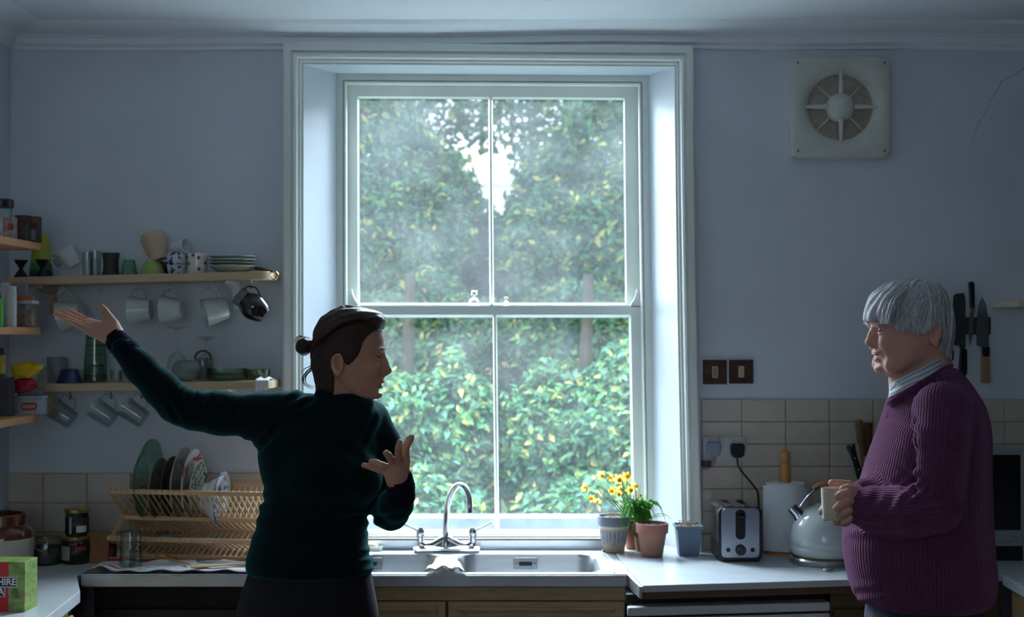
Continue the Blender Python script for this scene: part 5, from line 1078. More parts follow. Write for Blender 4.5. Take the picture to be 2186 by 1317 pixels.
jg = thing('black_jug', 'shiny black enamel jug hanging by its handle at the shelf end', 'jug', hp - Vector((0, 0, .06)))
c0 = P(541, 655, 4.555); ax = Vector((-.72, 0, .55)).normalized(); sd = Vector((.5, 0, .8)); sd = (sd - ax * sd.dot(ax)).normalized(); MJ = frame_M(c0, sd, ax); MJ = Matrix([list(MJ[0]), list(MJ[1]), list(MJ[2]), [0, 0, 0, 1]])
MZ = MJ @ Matrix(((1, 0, 0, 0), (0, 0, 1, 0), (0, -1, 0, 0), (0, 0, 0, 1)))   # lathe z -> axis
JB = mat('black_enamel', (26, 24, 30), .14, var=.05, coat=.8)
MB().lathe([(.0005, -32 * kj_), (16 * kj_, -32 * kj_), (22 * kj_, -24 * kj_), (29 * kj_, -6 * kj_), (29 * kj_, 4 * kj_), (24 * kj_, 18 * kj_), (19 * kj_, 24 * kj_), (18 * kj_, 30 * kj_)], 34, MZ, False, False).build('jug_body', JB, jg, smooth=True)
rows = []
for j in range(2):
    rows.append([MZ @ Vector(((18.5 + .9 * (i % 2) + 1 * j) * kj_ * math.cos(2 * math.pi * i / 64), (18.5 + .9 * (i % 2) + j) * kj_ * math.sin(2 * math.pi * i / 64), (26 + 16 * j) * kj_)) for i in range(65)])
MB().grid(rows).build('ribbed_collar', mat('ribbed_grey', (110, 116, 118), .4, .4), jg, smooth=False, solid=.001)
MB().tube(smooth_path([P(531, 628, 4.55), P(524, 618, 4.55), P(527, 612, 4.55), hp + Vector((0, 0, .003)), P(548, 616, 4.55), P(555, 630, 4.55), P(560, 642, 4.555)], 5), 2.4 * kj_, 8, flat=(.8, 1.4)).build('handle', JB, jg, smooth=True)

# glassware on the lower shelf
lth('glass_bowl', 'upturned clear glass bowl at the left of the lower shelf', 'bowl', 100, 4.58, z2(100), [(19, 0), (19, 2), (17, 20), (9, 33), (0, 36)], CLEAR)
lth('white_beaker', 'plain white beaker behind the navy bowl on the lower shelf', 'beaker', 121, 4.64, z2(121, 4.64), cup([(19, 0), (19, 2), (20, 54)], 1.6), mat('greyish_white', (150, 152, 154), .4))
lth('navy_bowl', 'small navy blue bowl upside down on the lower shelf', 'bowl', 149, 4.56, z2(149, 4.56), [(28.5, 0), (28, 2), (18, 27), (15.5, 29.5), (0, 30)], mat('navy_glaze', (42, 46, 84), .3, var=.08))
def band_vase():
    t = lth('tall_glass_vase', 'tall green tinted glass vase behind the outstretched hand', 'vase', 204, 4.62, z2(204, 4.62), cup([(24, 0), (25, 2), (23, 50), (19, 105)], 1.6), GREENG)
    k = 1 / S(4.62)
    for h in (12, 34, 56, 76, 92): MB().lathe([((24.2 - .05 * h) * k, h * k), ((24.3 - .05 * h) * k, (h + 3) * k)], 30, None, False, False).build('green_band', glass('green_band', (206, 232, 214), (160, 196, 172), .06), t, world=False, smooth=True)
band_vase()
for px, r, h, lab in ((248, 13, 26, 'small clear glass on the lower shelf just under the sleeve cuff'), (268, 13, 22, 'low clear glass on the lower shelf hidden by the sleeve')):
    lth('small_glass', lab, 'glass', px, 4.60, z2(px, 4.60), cup([(r * .8, 0), (r * .85, 2), (r, h)], 1.2), CLEAR)
lth('wine_glass', 'tall stemmed glass standing upside down above the round glass bowl', 'wine glass', 378, 4.64, z2(378, 4.64), [(21, 0), (23, 22), (17, 52), (5, 62), (2.2, 66), (2.2, 104), (5, 110), (19, 113), (20, 115), (0, 115)], CLEAR)
lth('wine_glass', 'stemmed glass standing upside down farther right on the lower shelf', 'wine glass', 440, 4.645, z2(440, 4.645), [(15, 0), (17, 18), (15, 44), (6, 56), (1.8, 60), (1.8, 82), (18, 91), (19, 93), (0, 93)], CLEAR)
lth('glass_globe', 'milky round glass globe bowl on the lower shelf above the sleeve', 'bowl', 398, 4.56, z2(398, 4.56), [(0, 0), (12, 0), (24, 8), (30, 22), (30, 30), (24, 40), (16, 45), (14, 45), (22, 39), (28, 28), (24, 10), (0, 4)], glass('milky_glass', (226, 228, 222), (180, 184, 178), .08, haze=.35))
t = thing('glass_jug', 'clear glass with a brown loop rim behind the glass globe', 'jug', Vector((xat(434, 4.63), 4.63, z2(434, 4.63)))); k = 1 / S(4.63)
MB().lathe([(r * k, h * k) for r, h in cup([(15, 0), (17, 3), (19, 34), (17, 48)], 1.4)], 28, None, False, False).build('glass_body', CLEAR, t, world=False, smooth=True)
MB().tube([(17.5 * k * math.cos(a), -.003, (46 + 17 * math.sin(a)) * k) for a in np.linspace(0, math.pi, 13)], .0035, 8).build('brown_loop', mat('amber_brown', (110, 66, 40), .3), t, world=False, smooth=True)
zz = z2(485, 4.58); k = 1 / S(4.58)
for i, lab in enumerate(('lower green glass dish of the pair on the lower shelf', 'upper green glass dish of the pair on the lower shelf')):
    lth('glass_dish', lab, 'dish', 486, 4.59, zz + i * 11 * k, [(0, 0), (32, 0), (38, 3), (44 - i, 15), (42 - i, 15), (36, 4), (0, 2)], GREENG)
lth('glass_tray', 'pale green patterned glass tray at the right end of the lower shelf', 'tray', 549, 4.62, z2(549, 4.62), cup([(24, 0), (25, 2), (28, 22)], 1.5), glass('olive_glass', (206, 214, 176), (128, 138, 84), .1, haze=.08), sy=.9)
t = thing('white_cloth', 'white folded cloth hanging over the right end of the lower shelf', 'cloth', P(560, 815, 4.49)); rows = []
for i in range(11):
    px = 546 + i * 2.9; r = []
    for Y, dz in ((4.60, .002), (4.55, .008 + .004 * math.sin(i)), (4.51, .008), (4.493, .002), (4.488, -.012), (4.486, -.030 - .003 * math.sin(i * 1.7))): r.append((xat(px, 4.5), Y, z2f(xat(px, 4.5)) + dz))
    rows.append(r)
MB().grid(rows).build('cloth', mat('white_cloth', (222, 222, 222), .9, bump=.2, bscale=300), t, smooth=True, solid=.002)
GG = 'clear glass mugs hanging under the lower shelf'
MGL = glass('mug_glass', (244, 248, 248), (226, 232, 232), .06)
for px, lab in ((150, 'clear glass mug hanging farthest left under the lower shelf'), (237, 'clear glass mug hanging in the middle under the lower shelf'), (303, 'clear glass mug hanging next to the forearm under the lower shelf')):
    hang(px, DHK, sh2, z2f, h2, lab, 'glass_mug', MGL, (-.78, 0, .52), .038, .033, .088, (.55, 0, .8), 1, group=GG, hr=.9, t=.004)
for px in (470, 548): hook(sh2, px, z2f, h2, mat('white_hook', (200, 200, 200), .4))

# things on the left wall shelves
Yl = 4.36
def LXp(px, Y=Yl): return xat(px, Y)
kl = 1 / S(Yl)
j = thing('glass_jar', 'tall glass jar with black lid at the left of the top pine shelf', 'jar', Vector((LXp(2), 4.36, ZA)))
MB().lathe(vessel([(.034, 0), (.036, .004), (.036, .105), (.033, .112)], .003), 26).build('glass_body', CLEAR, j, world=False, smooth=True)
MB().lathe([(.0005, .113), (.038, .113), (.039, .117), (.039, .137), (.036, .140), (.0005, .140)], 26).build('lid', mat('navy_lid', (26, 28, 44), .35), j, world=False, smooth=True)
REDL = mat('red_label', (176, 66, 50), .6, var=.2, vscale=60); PINKW = mat('pink_white_label', (196, 180, 176), .6, col2=(150, 96, 84), vscale=50)
def rect_tin(name, label, cat, x0p, x1p, Y, z, hpx, dep, m, parts=()):
    x0_, x1_ = LXp(x0p, Y), LXp(x1p, Y); t = thing(name, label, cat, ((x0_ + x1_) / 2, Y + dep / 2, z)); h = hpx / S(Y)
    MB().box(x0_, x1_, Y, Y + dep, z, z + h).build('tin_body', m, t, bevel=.002)
    for nm, fx0, fx1, fz0, fz1, mm in parts: MB().box(x0_ + (x1_ - x0_) * fx0, x0_ + (x1_ - x0_) * fx1, Y - .0008, Y + .0005, z + h * fz0, z + h * fz1).build(nm, mm, t)
    return t
rect_tin('spice_box', 'small box with red and white label on the top pine shelf', 'box', 4, 29, 4.31, ZA, 50, .03, PINKW, [('red_label', .45, .9, .45, .75, REDL), ('white_edge', .8, 1.0, .0, .98, mat('grey_white_print', (170, 174, 176), .5))])
BRT = mat('brown_print', (84, 62, 48), .6, col2=(52, 40, 34), vscale=50); GRN = mat('green_print_dark', (44, 84, 62), .6)
rect_tin('spice_tin', 'brown and green printed tin on the top pine shelf', 'tin', 30, 57, 4.345, ZA, 56, .045, BRT, [('green_stripe', .76, 1.0, .02, .6, GRN), ('top_band', .0, 1.0, .80, .98, mat('dark_red_band', (86, 46, 40), .6))])
rect_tin('spice_tin', 'brown tin with pale lower panel at the end of the top pine shelf', 'tin', 58, 79, 4.38, ZA, 55, .04, BRT, [('pale_panel', .2, .8, .08, .5, mat('pale_blue_print', (120, 126, 132), .6, var=.3, vscale=60)), ('top_band', .0, 1.0, .74, .98, mat('tan_band', (120, 92, 76), .6))])
# middle shelf
def bottle(name, label, px, Y, z, prof, m, cap, capm, group=None): 
    return lth(name, label, 'bottle', px, Y, z, prof, m, parts=[('cap', cap, capm)], n=26, group=group)
WB = mat('white_plastic', (196, 200, 200), .4, var=.02)
bottle('white_bottle', 'front white plastic bottle on the middle pine shelf', 23, 4.25, ZB, [(0, 0), (11.5, 0), (12, 2), (12, 72), (10.5, 78)], WB, [(10.5, 78), (11, 79), (11, 87), (0, 88)], WB)
bottle('white_bottle', 'rear white plastic bottle behind the front one on the middle pine shelf', 9, 4.36, ZB, [(0, 0), (11.5, 0), (12, 2), (12, 78), (9, 84)], WB, [(8.5, 84), (9.5, 85), (9.5, 94), (0, 95)], WB)
bottle('green_bottle', 'bright green bottle cut off by the left frame edge', -3, 4.20, ZB, [(0, 0), (9, 0), (9.5, 2), (9.5, 48), (6, 60)], mat('bright_green', (96, 190, 60), .3), [(4, 60), (4, 72), (0, 72)], mat('dark_green_cap', (40, 70, 40), .4))
j = thing('spice_jar', 'glass spice jar with an orange label on the middle pine shelf', 'jar', Vector((LXp(59, 4.35), 4.35, ZB))); k = 1 / S(4.35)
MB().rbox(-20 * k, 20 * k, -20 * k, 20 * k, 5 * k, 0, 48 * k).build('glass_body', CLEAR, j, world=False)
MB().rbox(-18 * k, 18 * k, -18 * k, 18 * k, 5 * k, .002, 38 * k).build('contents', mat('nut_mix', (120, 78, 60), .8, col2=(176, 150, 136), vscale=70, bump=.6), j, world=False)
MB().rbox(-18.5 * k, 18.5 * k, -18.5 * k, 18.5 * k, 5 * k, 49 * k, 56 * k).build('lid', mat('white_lid', (186, 190, 192), .4), j, world=False, bevel=.001)
MB().box(-19 * k, 19 * k, -21 * k, -19.8 * k, 57 * k, 66 * k).build('orange_label', mat('orange_label', (186, 90, 56), .6, var=.12), j, world=False)
MB().rbox(-19 * k, 19 * k, -19 * k, 19 * k, 5 * k, 56 * k, 84 * k).build('upper_canister', CLEAR, j, world=False)
rect_tin('pale_card', 'pale card box standing behind the spice jar', 'box', 26, 56, 4.41, ZB, 96, .02, mat('pale_card', (150, 146, 150), .7))
# bottom shelf
bottle('oil_bottle', 'dark bottle with a yellow label at the left frame edge', 3, 4.30, ZC_ + 84 / S(4.30), [(0, 0), (9, 0), (9, 44), (6, 50)], LDARK, [(5, 50), (5.5, 52), (5.5, 62), (0, 62)], BLACK)
MB().lathe([(9.4 / S(4.3), 6 / S(4.3)), (9.4 / S(4.3), 46 / S(4.3))], 24, None, False, False).build('yellow_label', mat('yellow_label', (190, 180, 70), .6, col2=(120, 110, 40), vscale=50), bpy.data.objects['oil_bottle'], world=False, smooth=True)
rect_tin('dark_tin', 'tall dark blue grey tin at the left of the lowest pine shelf', 'tin', -12, 21, 4.28, ZC_, 83, .05, mat('dark_slate_tin', (52, 56, 64), .5, var=.08), [('lid_edge', 0, 1, .96, 1.0, mat('olive_edge', (90, 90, 60), .5))])
rt_ = rect_tin('white_tin', 'white tin with a red hexagonal label on the lowest pine shelf', 'tin', 25, 91, 4.39, ZC_, 33, .045, mat('white_tin', (160, 174, 190), .4, var=.04)); k = 1 / S(4.39)
x0_, x1_ = LXp(24.5, 4.388), LXp(91.5, 4.388); MB().box(x0_, x1_, 4.387, 4.44, ZC_ + 33 * k, ZC_ + 39 * k).build('lid', MATS['white_tin'], rt_, bevel=.0015)
xc, zc = LXp(63, 4.389), ZC_ + 16 * k
MB().prism([(xc - 18 * k, zc), (xc - 14 * k, zc + 8.5 * k), (xc + 14 * k, zc + 9.5 * k), (xc + 18 * k, zc + 1 * k), (xc + 14 * k, zc - 7.5 * k), (xc - 14 * k, zc - 8.5 * k)], 4.3885, 4.3895, 'y').build('red_label', mat('red_brown_label', (158, 66, 44), .5), rt_)
text_mesh('BLUKSHO', 9.6 * k, frame_M((xc, 4.3880, zc + .4 * k), (1, 0, .02), (0, 0, 1)), sx=.62, bold=True).build('lettering', mat('label_letter', (206, 190, 190), .5), rt_)
one('grey_box', 'flat grey box lying on the white tin under the red packet', 'box', MB().box(LXp(37, 4.39), LXp(84, 4.39), 4.39, 4.44, ZC_ + 39.2 * k, ZC_ + 56 * k), mat('grey_card', (104, 104, 106), .7), bevel=.001)
def packet(name, label, outline, Y, dep, m):
    """soft packet: pillow-shaped body following the outline"""
    q = [P(x, y, Y) for x, y in outline]; c = sum(q, Vector()) / len(q); rows = []
    for s, yy in ((.55, -.5), (.86, -.36), (1.0, 0), (.86, .36), (.55, .5)): rows.append([c + (v - c) * s + Vector((0, yy * dep, 0)) + Vector((.001 * random.uniform(-1, 1), 0, .002 * random.uniform(-1, 1))) for v in q + [q[0]]])
    mb = MB().grid(rows); n = len(q) + 1; mb.f.append(tuple(range(n - 1))); mb.f.append(tuple(4 * n + i for i in range(n - 1))); return one(name, label, 'packet', mb, m, bevel=.002)
packet('red_foil_packet', 'crinkled red foil packet squashed under the yellow packet', [(21, 812), (40, 808), (60, 808), (74, 810), (84, 819), (78, 828), (66, 836), (45, 839.5), (30, 839), (20, 834), (23, 824)], 4.395, .05, mat('red_foil', (176, 48, 72), .25, .4, var=.25, vscale=40, bump=.8, bscale=50))
packet('yellow_packet', 'bright yellow packet on top of the red foil packet', [(22, 781), (45, 772), (66, 770), (80, 776), (93, 777), (91, 788), (80, 800), (66, 808), (42, 808.5), (26, 807), (22, 795)], 4.395, .055, mat('yellow_paper', (206, 176, 20), .4, var=.12, vscale=30, bump=.4, bscale=30))
# ---------------------------------------------------------------- people: surfaces from smooth distance fields
class SDF:
    def __init__(s, lo, hi, h):
        s.h = h; s.lo = np.array(lo, float); n = np.ceil((np.array(hi) - s.lo) / h).astype(int) + 1
        s.ax = [(s.lo[i] + h * np.arange(n[i])).astype(np.float32) for i in range(3)]; s.f = np.full(n, 10.0, np.float32)
    def _sl(s, lo, hi):
        out = []
        for i in range(3):
            a = int(np.searchsorted(s.ax[i], lo[i])); b = int(np.searchsorted(s.ax[i], hi[i])); out.append(slice(max(a, 0), min(b + 1, len(s.ax[i]))))
        return tuple(out)
    def _g(s, sl): return s.ax[0][sl[0]][:, None, None], s.ax[1][sl[1]][None, :, None], s.ax[2][sl[2]][None, None, :]
    def op(s, lo, hi, fn, k=0.0, mode='u'):
        pad = k + 3 * s.h; sl = s._sl(np.array(lo) - pad, np.array(hi) + pad)
        if any(q.stop <= q.start for q in sl): return s
        X, Y, Z = s._g(sl); d = fn(X, Y, Z).astype(np.float32); f = s.f[sl]
        if mode == 'u': a, b, sg = f, d, 1
        elif mode == 's': a, b, sg = -f, d, -1          # subtract: -(min(-f, d))
        else: a, b, sg = -f, -d, -1                     # intersect
        if k > 0:
            h = np.clip(.5 + .5 * (b - a) / k, 0, 1); r = b * (1 - h) + a * h - k * h * (1 - h)
        else: r = np.minimum(a, b)
        s.f[sl] = sg * r
        return s
    def cone(s, a, b, ra, rb, k=0.0, mode='u', sq=None):
        """tapered capsule; sq = (axis vector, factor): flattened along that axis"""
        a = np.array(a, float); b = np.array(b, float); ba = b - a; L2 = max(float(ba @ ba), 1e-12); R = max(ra, rb)
        if sq is not None: R *= max(1.0, sq[1])
        def fn(X, Y, Z):
            px, py, pz = X - a[0], Y - a[1], Z - a[2]
            t = np.clip((px * ba[0] + py * ba[1] + pz * ba[2]) / L2, 0, 1)
            qx, qy, qz = px - t * ba[0], py - t * ba[1], pz - t * ba[2]; r = ra + (rb - ra) * t
            if sq is None: return np.sqrt(qx * qx + qy * qy + qz * qz) - r
            u = np.array(sq[0], float); u /= np.linalg.norm(u); du = qx * u[0] + qy * u[1] + qz * u[2]; f2 = sq[1]
            q2 = qx * qx + qy * qy + qz * qz - du * du
            return (np.sqrt(np.maximum(q2, 0) + (du / f2) ** 2) - r) * min(1.0, f2)
        return s.op(np.minimum(a, b) - R, np.maximum(a, b) + R, fn, k, mode)
    def chain(s, pts, rs, k=0.01, mode='u', sq=None):
        for i in range(len(pts) - 1): s.cone(pts[i], pts[i + 1], rs[i], rs[i + 1], k, mode, sq)
        return s
    def ell(s, c, r, k=0.0, mode='u', R=None):
        c = np.array(c, float); r = np.array(r, float); m = r.max(); mn = r.min()
        def fn(X, Y, Z):
            px, py, pz = X - c[0], Y - c[1], Z - c[2]
            if R is not None: px, py, pz = (R[0][i] * px + R[1][i] * py + R[2][i] * pz for i in range(3))
            k0 = np.sqrt((px / r[0]) ** 2 + (py / r[1]) ** 2 + (pz / r[2]) ** 2); k1 = np.sqrt((px / r[0] ** 2) ** 2 + (py / r[1] ** 2) ** 2 + (pz / r[2] ** 2) ** 2)
            return k0 * (k0 - 1) / np.maximum(k1, 1e-9)
        return s.op(c - m, c + m, fn, k, mode)
    def column(s, keys, k=0.0, n=2.2, capk=0.01, mode='u'):
        """stack of ovals: keys (z, x0, x1, y0, y1) from bottom to top"""
        K = np.array(sorted(keys), float); z = K[:, 0]; zz = np.linspace(z[0], z[-1], 240)
        def cr(v):
            m = np.gradient(v, z); i = np.clip(np.searchsorted(z, zz) - 1, 0, len(z) - 2); h = z[i + 1] - z[i]; t = (zz - z[i]) / h
            return (2 * t ** 3 - 3 * t ** 2 + 1) * v[i] + (t ** 3 - 2 * t ** 2 + t) * h * m[i] + (-2 * t ** 3 + 3 * t ** 2) * v[i + 1] + (t ** 3 - t ** 2) * h * m[i + 1]
        x0, x1, y0, y1 = (cr(K[:, j]) for j in range(1, 5))
        def fn(X, Y, Z):
            q = Z.ravel(); a0, a1, b0, b1 = (np.interp(q, zz, v)[None, None, :] for v in (x0, x1, y0, y1))
            cx, cy, ra, rb = (a0 + a1) / 2, (b0 + b1) / 2, np.maximum((a1 - a0) / 2, 1e-3), np.maximum((b1 - b0) / 2, 1e-3)
            kk = ((np.abs(X - cx) / ra) ** n + (np.abs(Y - cy) / rb) ** n) ** (1 / n); d = (kk - 1) * np.minimum(ra, rb)
            cap = np.maximum(Z - z[-1], z[0] - Z); h = np.clip(.5 + .5 * (d - cap) / capk, 0, 1)
            return cap * (1 - h) + d * h + capk * h * (1 - h)
        return s.op((K[:, 1].min(), K[:, 3].min(), z[0]), (K[:, 2].max(), K[:, 4].max(), z[-1]), fn, k, mode)
    def poly(s, pts, plane, mode='s', k=0.004, lim=None):
        """prism of a polygon in the x-z plane"""
        p = np.array(pts, float)
        def fn(X, Y, Z):
            x = X[:, 0, 0][:, None]; z = Z[0, 0, :][None, :]; d = np.full((x.shape[0], z.shape[1]), 1e9); ins = np.zeros(d.shape, bool)
            for i in range(len(p)):
                a, b = p[i], p[(i + 1) % len(p)]; e = b - a; wx, wz = x - a[0], z - a[1]; t = np.clip((wx * e[0] + wz * e[1]) / (e @ e), 0, 1)
                d = np.minimum(d, (wx - t * e[0]) ** 2 + (wz - t * e[1]) ** 2)
                if abs(e[1]) > 1e-12: c = ((a[1] > z) != (b[1] > z)) & (x < e[0] * (z - a[1]) / e[1] + a[0]); ins ^= c
            d = np.sqrt(d) * np.where(ins, -1, 1); return np.broadcast_to(d[:, None, :], (d.shape[0], Y.shape[1], d.shape[1]))
        lo = [s.ax[i][0] for i in range(3)]; hi = [s.ax[i][-1] for i in range(3)]
        return s.op(lo, hi, fn, k, mode)
    def mesh(s, relax=1):
        f = s.f; ins = f < 0; n = np.array(f.shape); c = n - 1
        cnt = np.zeros(c, np.int8)
        for dx in (0, 1):
            for dy in (0, 1):
                for dz in (0, 1): cnt += ins[dx:dx + c[0], dy:dy + c[1], dz:dz + c[2]]
        act = (cnt > 0) & (cnt < 8); I = np.argwhere(act); idx = np.full(c, -1, np.int64); idx[act] = np.arange(len(I))
        acc = np.zeros((len(I), 3)); w = np.zeros(len(I)); cor = [(a, b, d) for a in (0, 1) for b in (0, 1) for d in (0, 1)]
        for p in cor:
            for ax in range(3):
                if p[ax] == 1: continue
                q = list(p); q[ax] = 1; fa = f[I[:, 0] + p[0], I[:, 1] + p[1], I[:, 2] + p[2]]; fb = f[I[:, 0] + q[0], I[:, 1] + q[1], I[:, 2] + q[2]]
                m = (fa < 0) != (fb < 0); t = np.where(m, fa / np.where(np.abs(fa - fb) < 1e-12, 1, fa - fb), 0); pt = np.tile(np.array(p, float), (len(I), 1)); pt[:, ax] += t
                acc += pt * m[:, None]; w += m
        V = s.lo + (I + acc / np.maximum(w, 1)[:, None]) * s.h; Q = []
        for ax in range(3):
            o1, o2 = [(1, 2), (2, 0), (0, 1)][ax]
            A = [slice(None)] * 3; B = [slice(None)] * 3; A[ax] = slice(0, -1); B[ax] = slice(1, None)
            ch = np.argwhere(ins[tuple(A)] != ins[tuple(B)]); ok = (ch[:, o1] > 0) & (ch[:, o2] > 0) & (ch[:, o1] < c[o1]) & (ch[:, o2] < c[o2]); ch = ch[ok]
            e1 = np.zeros(3, int); e2 = np.zeros(3, int); e1[o1] = 1; e2[o2] = 1
            g = lambda a: idx[a[:, 0], a[:, 1], a[:, 2]]
            q = np.stack([g(ch - e1 - e2), g(ch - e2), g(ch), g(ch - e1)], 1); fl = ~ins[ch[:, 0], ch[:, 1], ch[:, 2]]
            q[fl] = q[fl][:, ::-1]; Q.append(q[(q >= 0).all(1)])
        Q = np.concatenate(Q)
        for _ in range(relax):
            sm = np.zeros_like(V); cn = np.zeros(len(V))
            for a, b in ((0, 1), (1, 2), (2, 3), (3, 0)):
                np.add.at(sm, Q[:, a], V[Q[:, b]]); np.add.at(cn, Q[:, a], 1); np.add.at(sm, Q[:, b], V[Q[:, a]]); np.add.at(cn, Q[:, b], 1)
            V = V * .5 + .5 * sm / np.maximum(cn, 1)[:, None]
        return V, Q

def np_obj(name, V, Q, m, parent, smooth=True, attrs=None):
    base = parent
    while base is not None and base not in WM: base = base.parent
    V = np.asarray(V) - np.array(WM[base].translation)
    me = bpy.data.meshes.new(name); me.from_pydata(V.tolist(), [], Q.tolist()); me.materials.append(m)
    me.polygons.foreach_set('use_smooth', [smooth] * len(me.polygons))
    for k_, v_ in (attrs or {}).items():
        at = me.attributes.new(k_, 'FLOAT', 'POINT'); at.data.foreach_set('value', np.asarray(v_, np.float32))
    o = bpy.data.objects.new(name, me); COL.objects.link(o); o.parent = parent; return o
def join(parts):
    V = []; Q = []; n = 0
    for v, q in parts: V.append(np.asarray(v)); Q.append(np.asarray(q) + n); n += len(v)
    return np.concatenate(V), np.concatenate(Q)

def skin_mat(name, col, blush):
    m = mat(name, col, .62, var=.07, vscale=38, bump=.10, bscale=420, sss=.12, spec=.28); return m
SKIN_W = skin_mat('skin_woman', (196, 148, 124), None); SKIN_M = skin_mat('skin_man', (214, 164, 148), None)
def hair_mat(name, col, col2, rough=.42, stretch=(1.5, 10, 14)):
    return mat(name, col, rough, col2=col2, vscale=26, stretch=stretch, bump=.7, bscale=40, spec=.4, sheen=.15, stint=col2)
HAIR_W = hair_mat('dark_brown_hair', (36, 21, 15), (70, 43, 29)); HAIR_M = hair_mat('white_hair', (150, 152, 157), (222, 224, 226), .55, (13, 13, 1.0))
HAIR_M2 = hair_mat('pale_grey_hair', (186, 188, 192), (238, 239, 240), .5, (13, 13, 1.0)); HAIR_M3 = hair_mat('grey_hair', (128, 128, 132), (176, 177, 180), .6, (13, 13, 1.0))

def head_field(rows, org, s, lo, hi, h, n=2.15):
    """rows (py, front px, back px, half width m) -> field; local x = towards the face"""
    ox, oy, sgn = org; f = SDF(lo, hi, h); keys = []
    for py, fr, bk, w in rows:
        a, b = sgn * (bk - ox) / s, sgn * (fr - ox) / s; keys.append(((oy - py) / s, a, b, -w, w))
    f.column(keys, 0, n, .006); return f
def strands(name, par, paths, r, m, to_world):
    mb = MB()
    for pts in paths:
        q = smooth_path(pts, 4); n = len(q); mb.tube([to_world(p) for p in q], [r * (.35 + .65 * math.sin(math.pi * min(1, .08 + .9 * i / (n - 1)))) for i in range(n)], 5, flat=(.6, 1.5))
    return mb.build(name, m, par, smooth=True, kind='stuff', fixn=False)

def make_head(who, rows, org, s, Y, sgn, face, ears, facecuts, yaw=0.0):
    ox, oy = org; h = .0021
    L = lambda px, py: np.array([sgn * (px - ox) / s, 0.0, (oy - py) / s])
    f = head_field(rows, (ox, oy, sgn), s, (-.135, -.105, -.165), (.125, .105, .135), h)
    for kind, c, r, k in face:
        y = c[2] if len(c) > 2 else 0.0
        for sy in ((1, -1) if y else (1,)):
            p = L(c[0], c[1]) + np.array([0, sy * y, 0])
            if kind == 'e': f.ell(p, r, k)
            elif kind == 's': f.ell(p, r, k, 's')
    for (a, b, ra, rb, k) in ears['nose']: f.cone(L(*a), L(*b), ra, rb, k)
    return f, L

def hand(parts, palm, h=.0017, kf=.004, kp=.012, relax=1):
    """fingers: lists of (world point, radius); palm: list of (a, b, ra, rb)"""
    allp = np.array([p for fg in parts for p, r in fg] + [p for q in palm for p in q[:2]]); f = SDF(allp.min(0) - .03, allp.max(0) + .03, h)
    for a, b, ra, rb in palm: f.cone(a, b, ra, rb, kp)
    g = SDF(allp.min(0) - .03, allp.max(0) + .03, h)
    for fg in parts:
        t = SDF(allp.min(0) - .03, allp.max(0) + .03, h)
        t.chain([p for p, r in fg], [r for p, r in fg], .003)
        g.f = np.minimum(g.f, t.f)
    hh = np.clip(.5 + .5 * (g.f - f.f) / .0045, 0, 1); f.f = g.f * (1 - hh) + f.f * hh - .0045 * hh * (1 - hh)
    return f.mesh(relax)

# ================================================================= the woman
YW_ = 3.45; sw = S(YW_)
woman = thing('person', 'woman in a dark green polo neck sweater gesturing with an outstretched arm', 'person', (P(655, 1200, YW_).x, YW_, 0))
def pw(px, py, dy=0.0): return np.array(P(px, py, YW_ + dy))
orgW = (745, 760); OW = pw(*orgW)
rowsW = [(662, 762, 734, .012), (666, 778, 712, .036), (676, 797, 695, .056), (696, 811, 683, .069), (716, 817, 678, .0745), (738, 819, 679, .0755), (752, 817, 681, .0752), (764, 813.5, 684, .0745), (778, 812, 690, .072), (792, 812, 700, .068), (806, 811, 712, .063), (820, 810, 727, .057), (832, 809, 741, .050), (842, 808.5, 755, .041), (849, 803, 772, .028), (852.5, 796, 783, .012)]
faceW = [('e', (816, 788), (.0105, .0105, .0140), .006), ('e', (808.5, 812), (.0120, .0240, .0160), .010), ('e', (813, 749, .026), (.0085, .020, .0075), .010), ('e', (797, 787, .036), (.020, .020, .022), .02), ('e', (806.5, 841), (.0125, .016, .0125), .014), ('s', (815.5, 762, .031), (.011, .015, .0095), .008), ('e', (814.5, 813.5), (.0085, .020, .0060), .006), ('e', (810.5, 826), (.0080, .017, .0062), .005), ('s', (818.5, 819.8), (.0095, .020, .0014), .003), ('s', (812, 834.5), (.005, .018, .0045), .008),
         ]
noseW = dict(nose=[((815, 753), (821, 772), .0065, .0072, .012), ((821, 772), (828.5, 791), .0072, .0088, .010), ((828.5, 791), (818, 798), .0078, .0095, .006)])
fW, LW = make_head('w', rowsW, orgW, sw, YW_, 1, faceW, noseW, None)
for sy in (1, -1):
    fW.ell(LW(822, 796) + [0, sy * .0095, 0], (.0088, .0058, .0062), .005); fW.ell(LW(826, 800) + [0, sy * .0060, 0], (.0048, .0030, .0024), .003, 's')
    fW.ell(LW(806.8, 757) + [0, sy * .031, 0], (.0122, .0152, .0050), .003)      # upper lid
    fW.ell(LW(805.5, 767.6) + [0, sy * .031, 0], (.0110, .0145, .0036), .003)      # lower lid
    Re = Matrix.Rotation(math.radians(-8), 3, 'Y'); ce = LW(728, 777) + [0, sy * .0745, 0]
    fW.ell(ce, (.0165, .0075, .0290), .004, 'u', Re); fW.ell(ce + [.004, sy * .0085, .003], (.0095, .0085, .0185), .003, 's', Re); fW.ell(ce + [.004, sy * .0045, -.020], (.008, .0045, .0075), .004)
    fW.ell(ce + [.011, sy * .003, -.002], (.004, .004, .006), .003)
    fW.chain([ce + np.array(Re.transposed() @ Vector((.0142 * math.cos(a), sy * .0062, .0265 * math.sin(a)))) for a in np.radians(np.linspace(-70, 160, 11))], [.0030] * 11, .004)
fW.cone(LW(716, 790), LW(712, 900), .046, .047, .018); fW.cone(LW(742, 838), LW(728, 900), .030, .036, .016)
hV, hQ = fW.mesh(1); hV = hV + OW
skull_W = rowsW

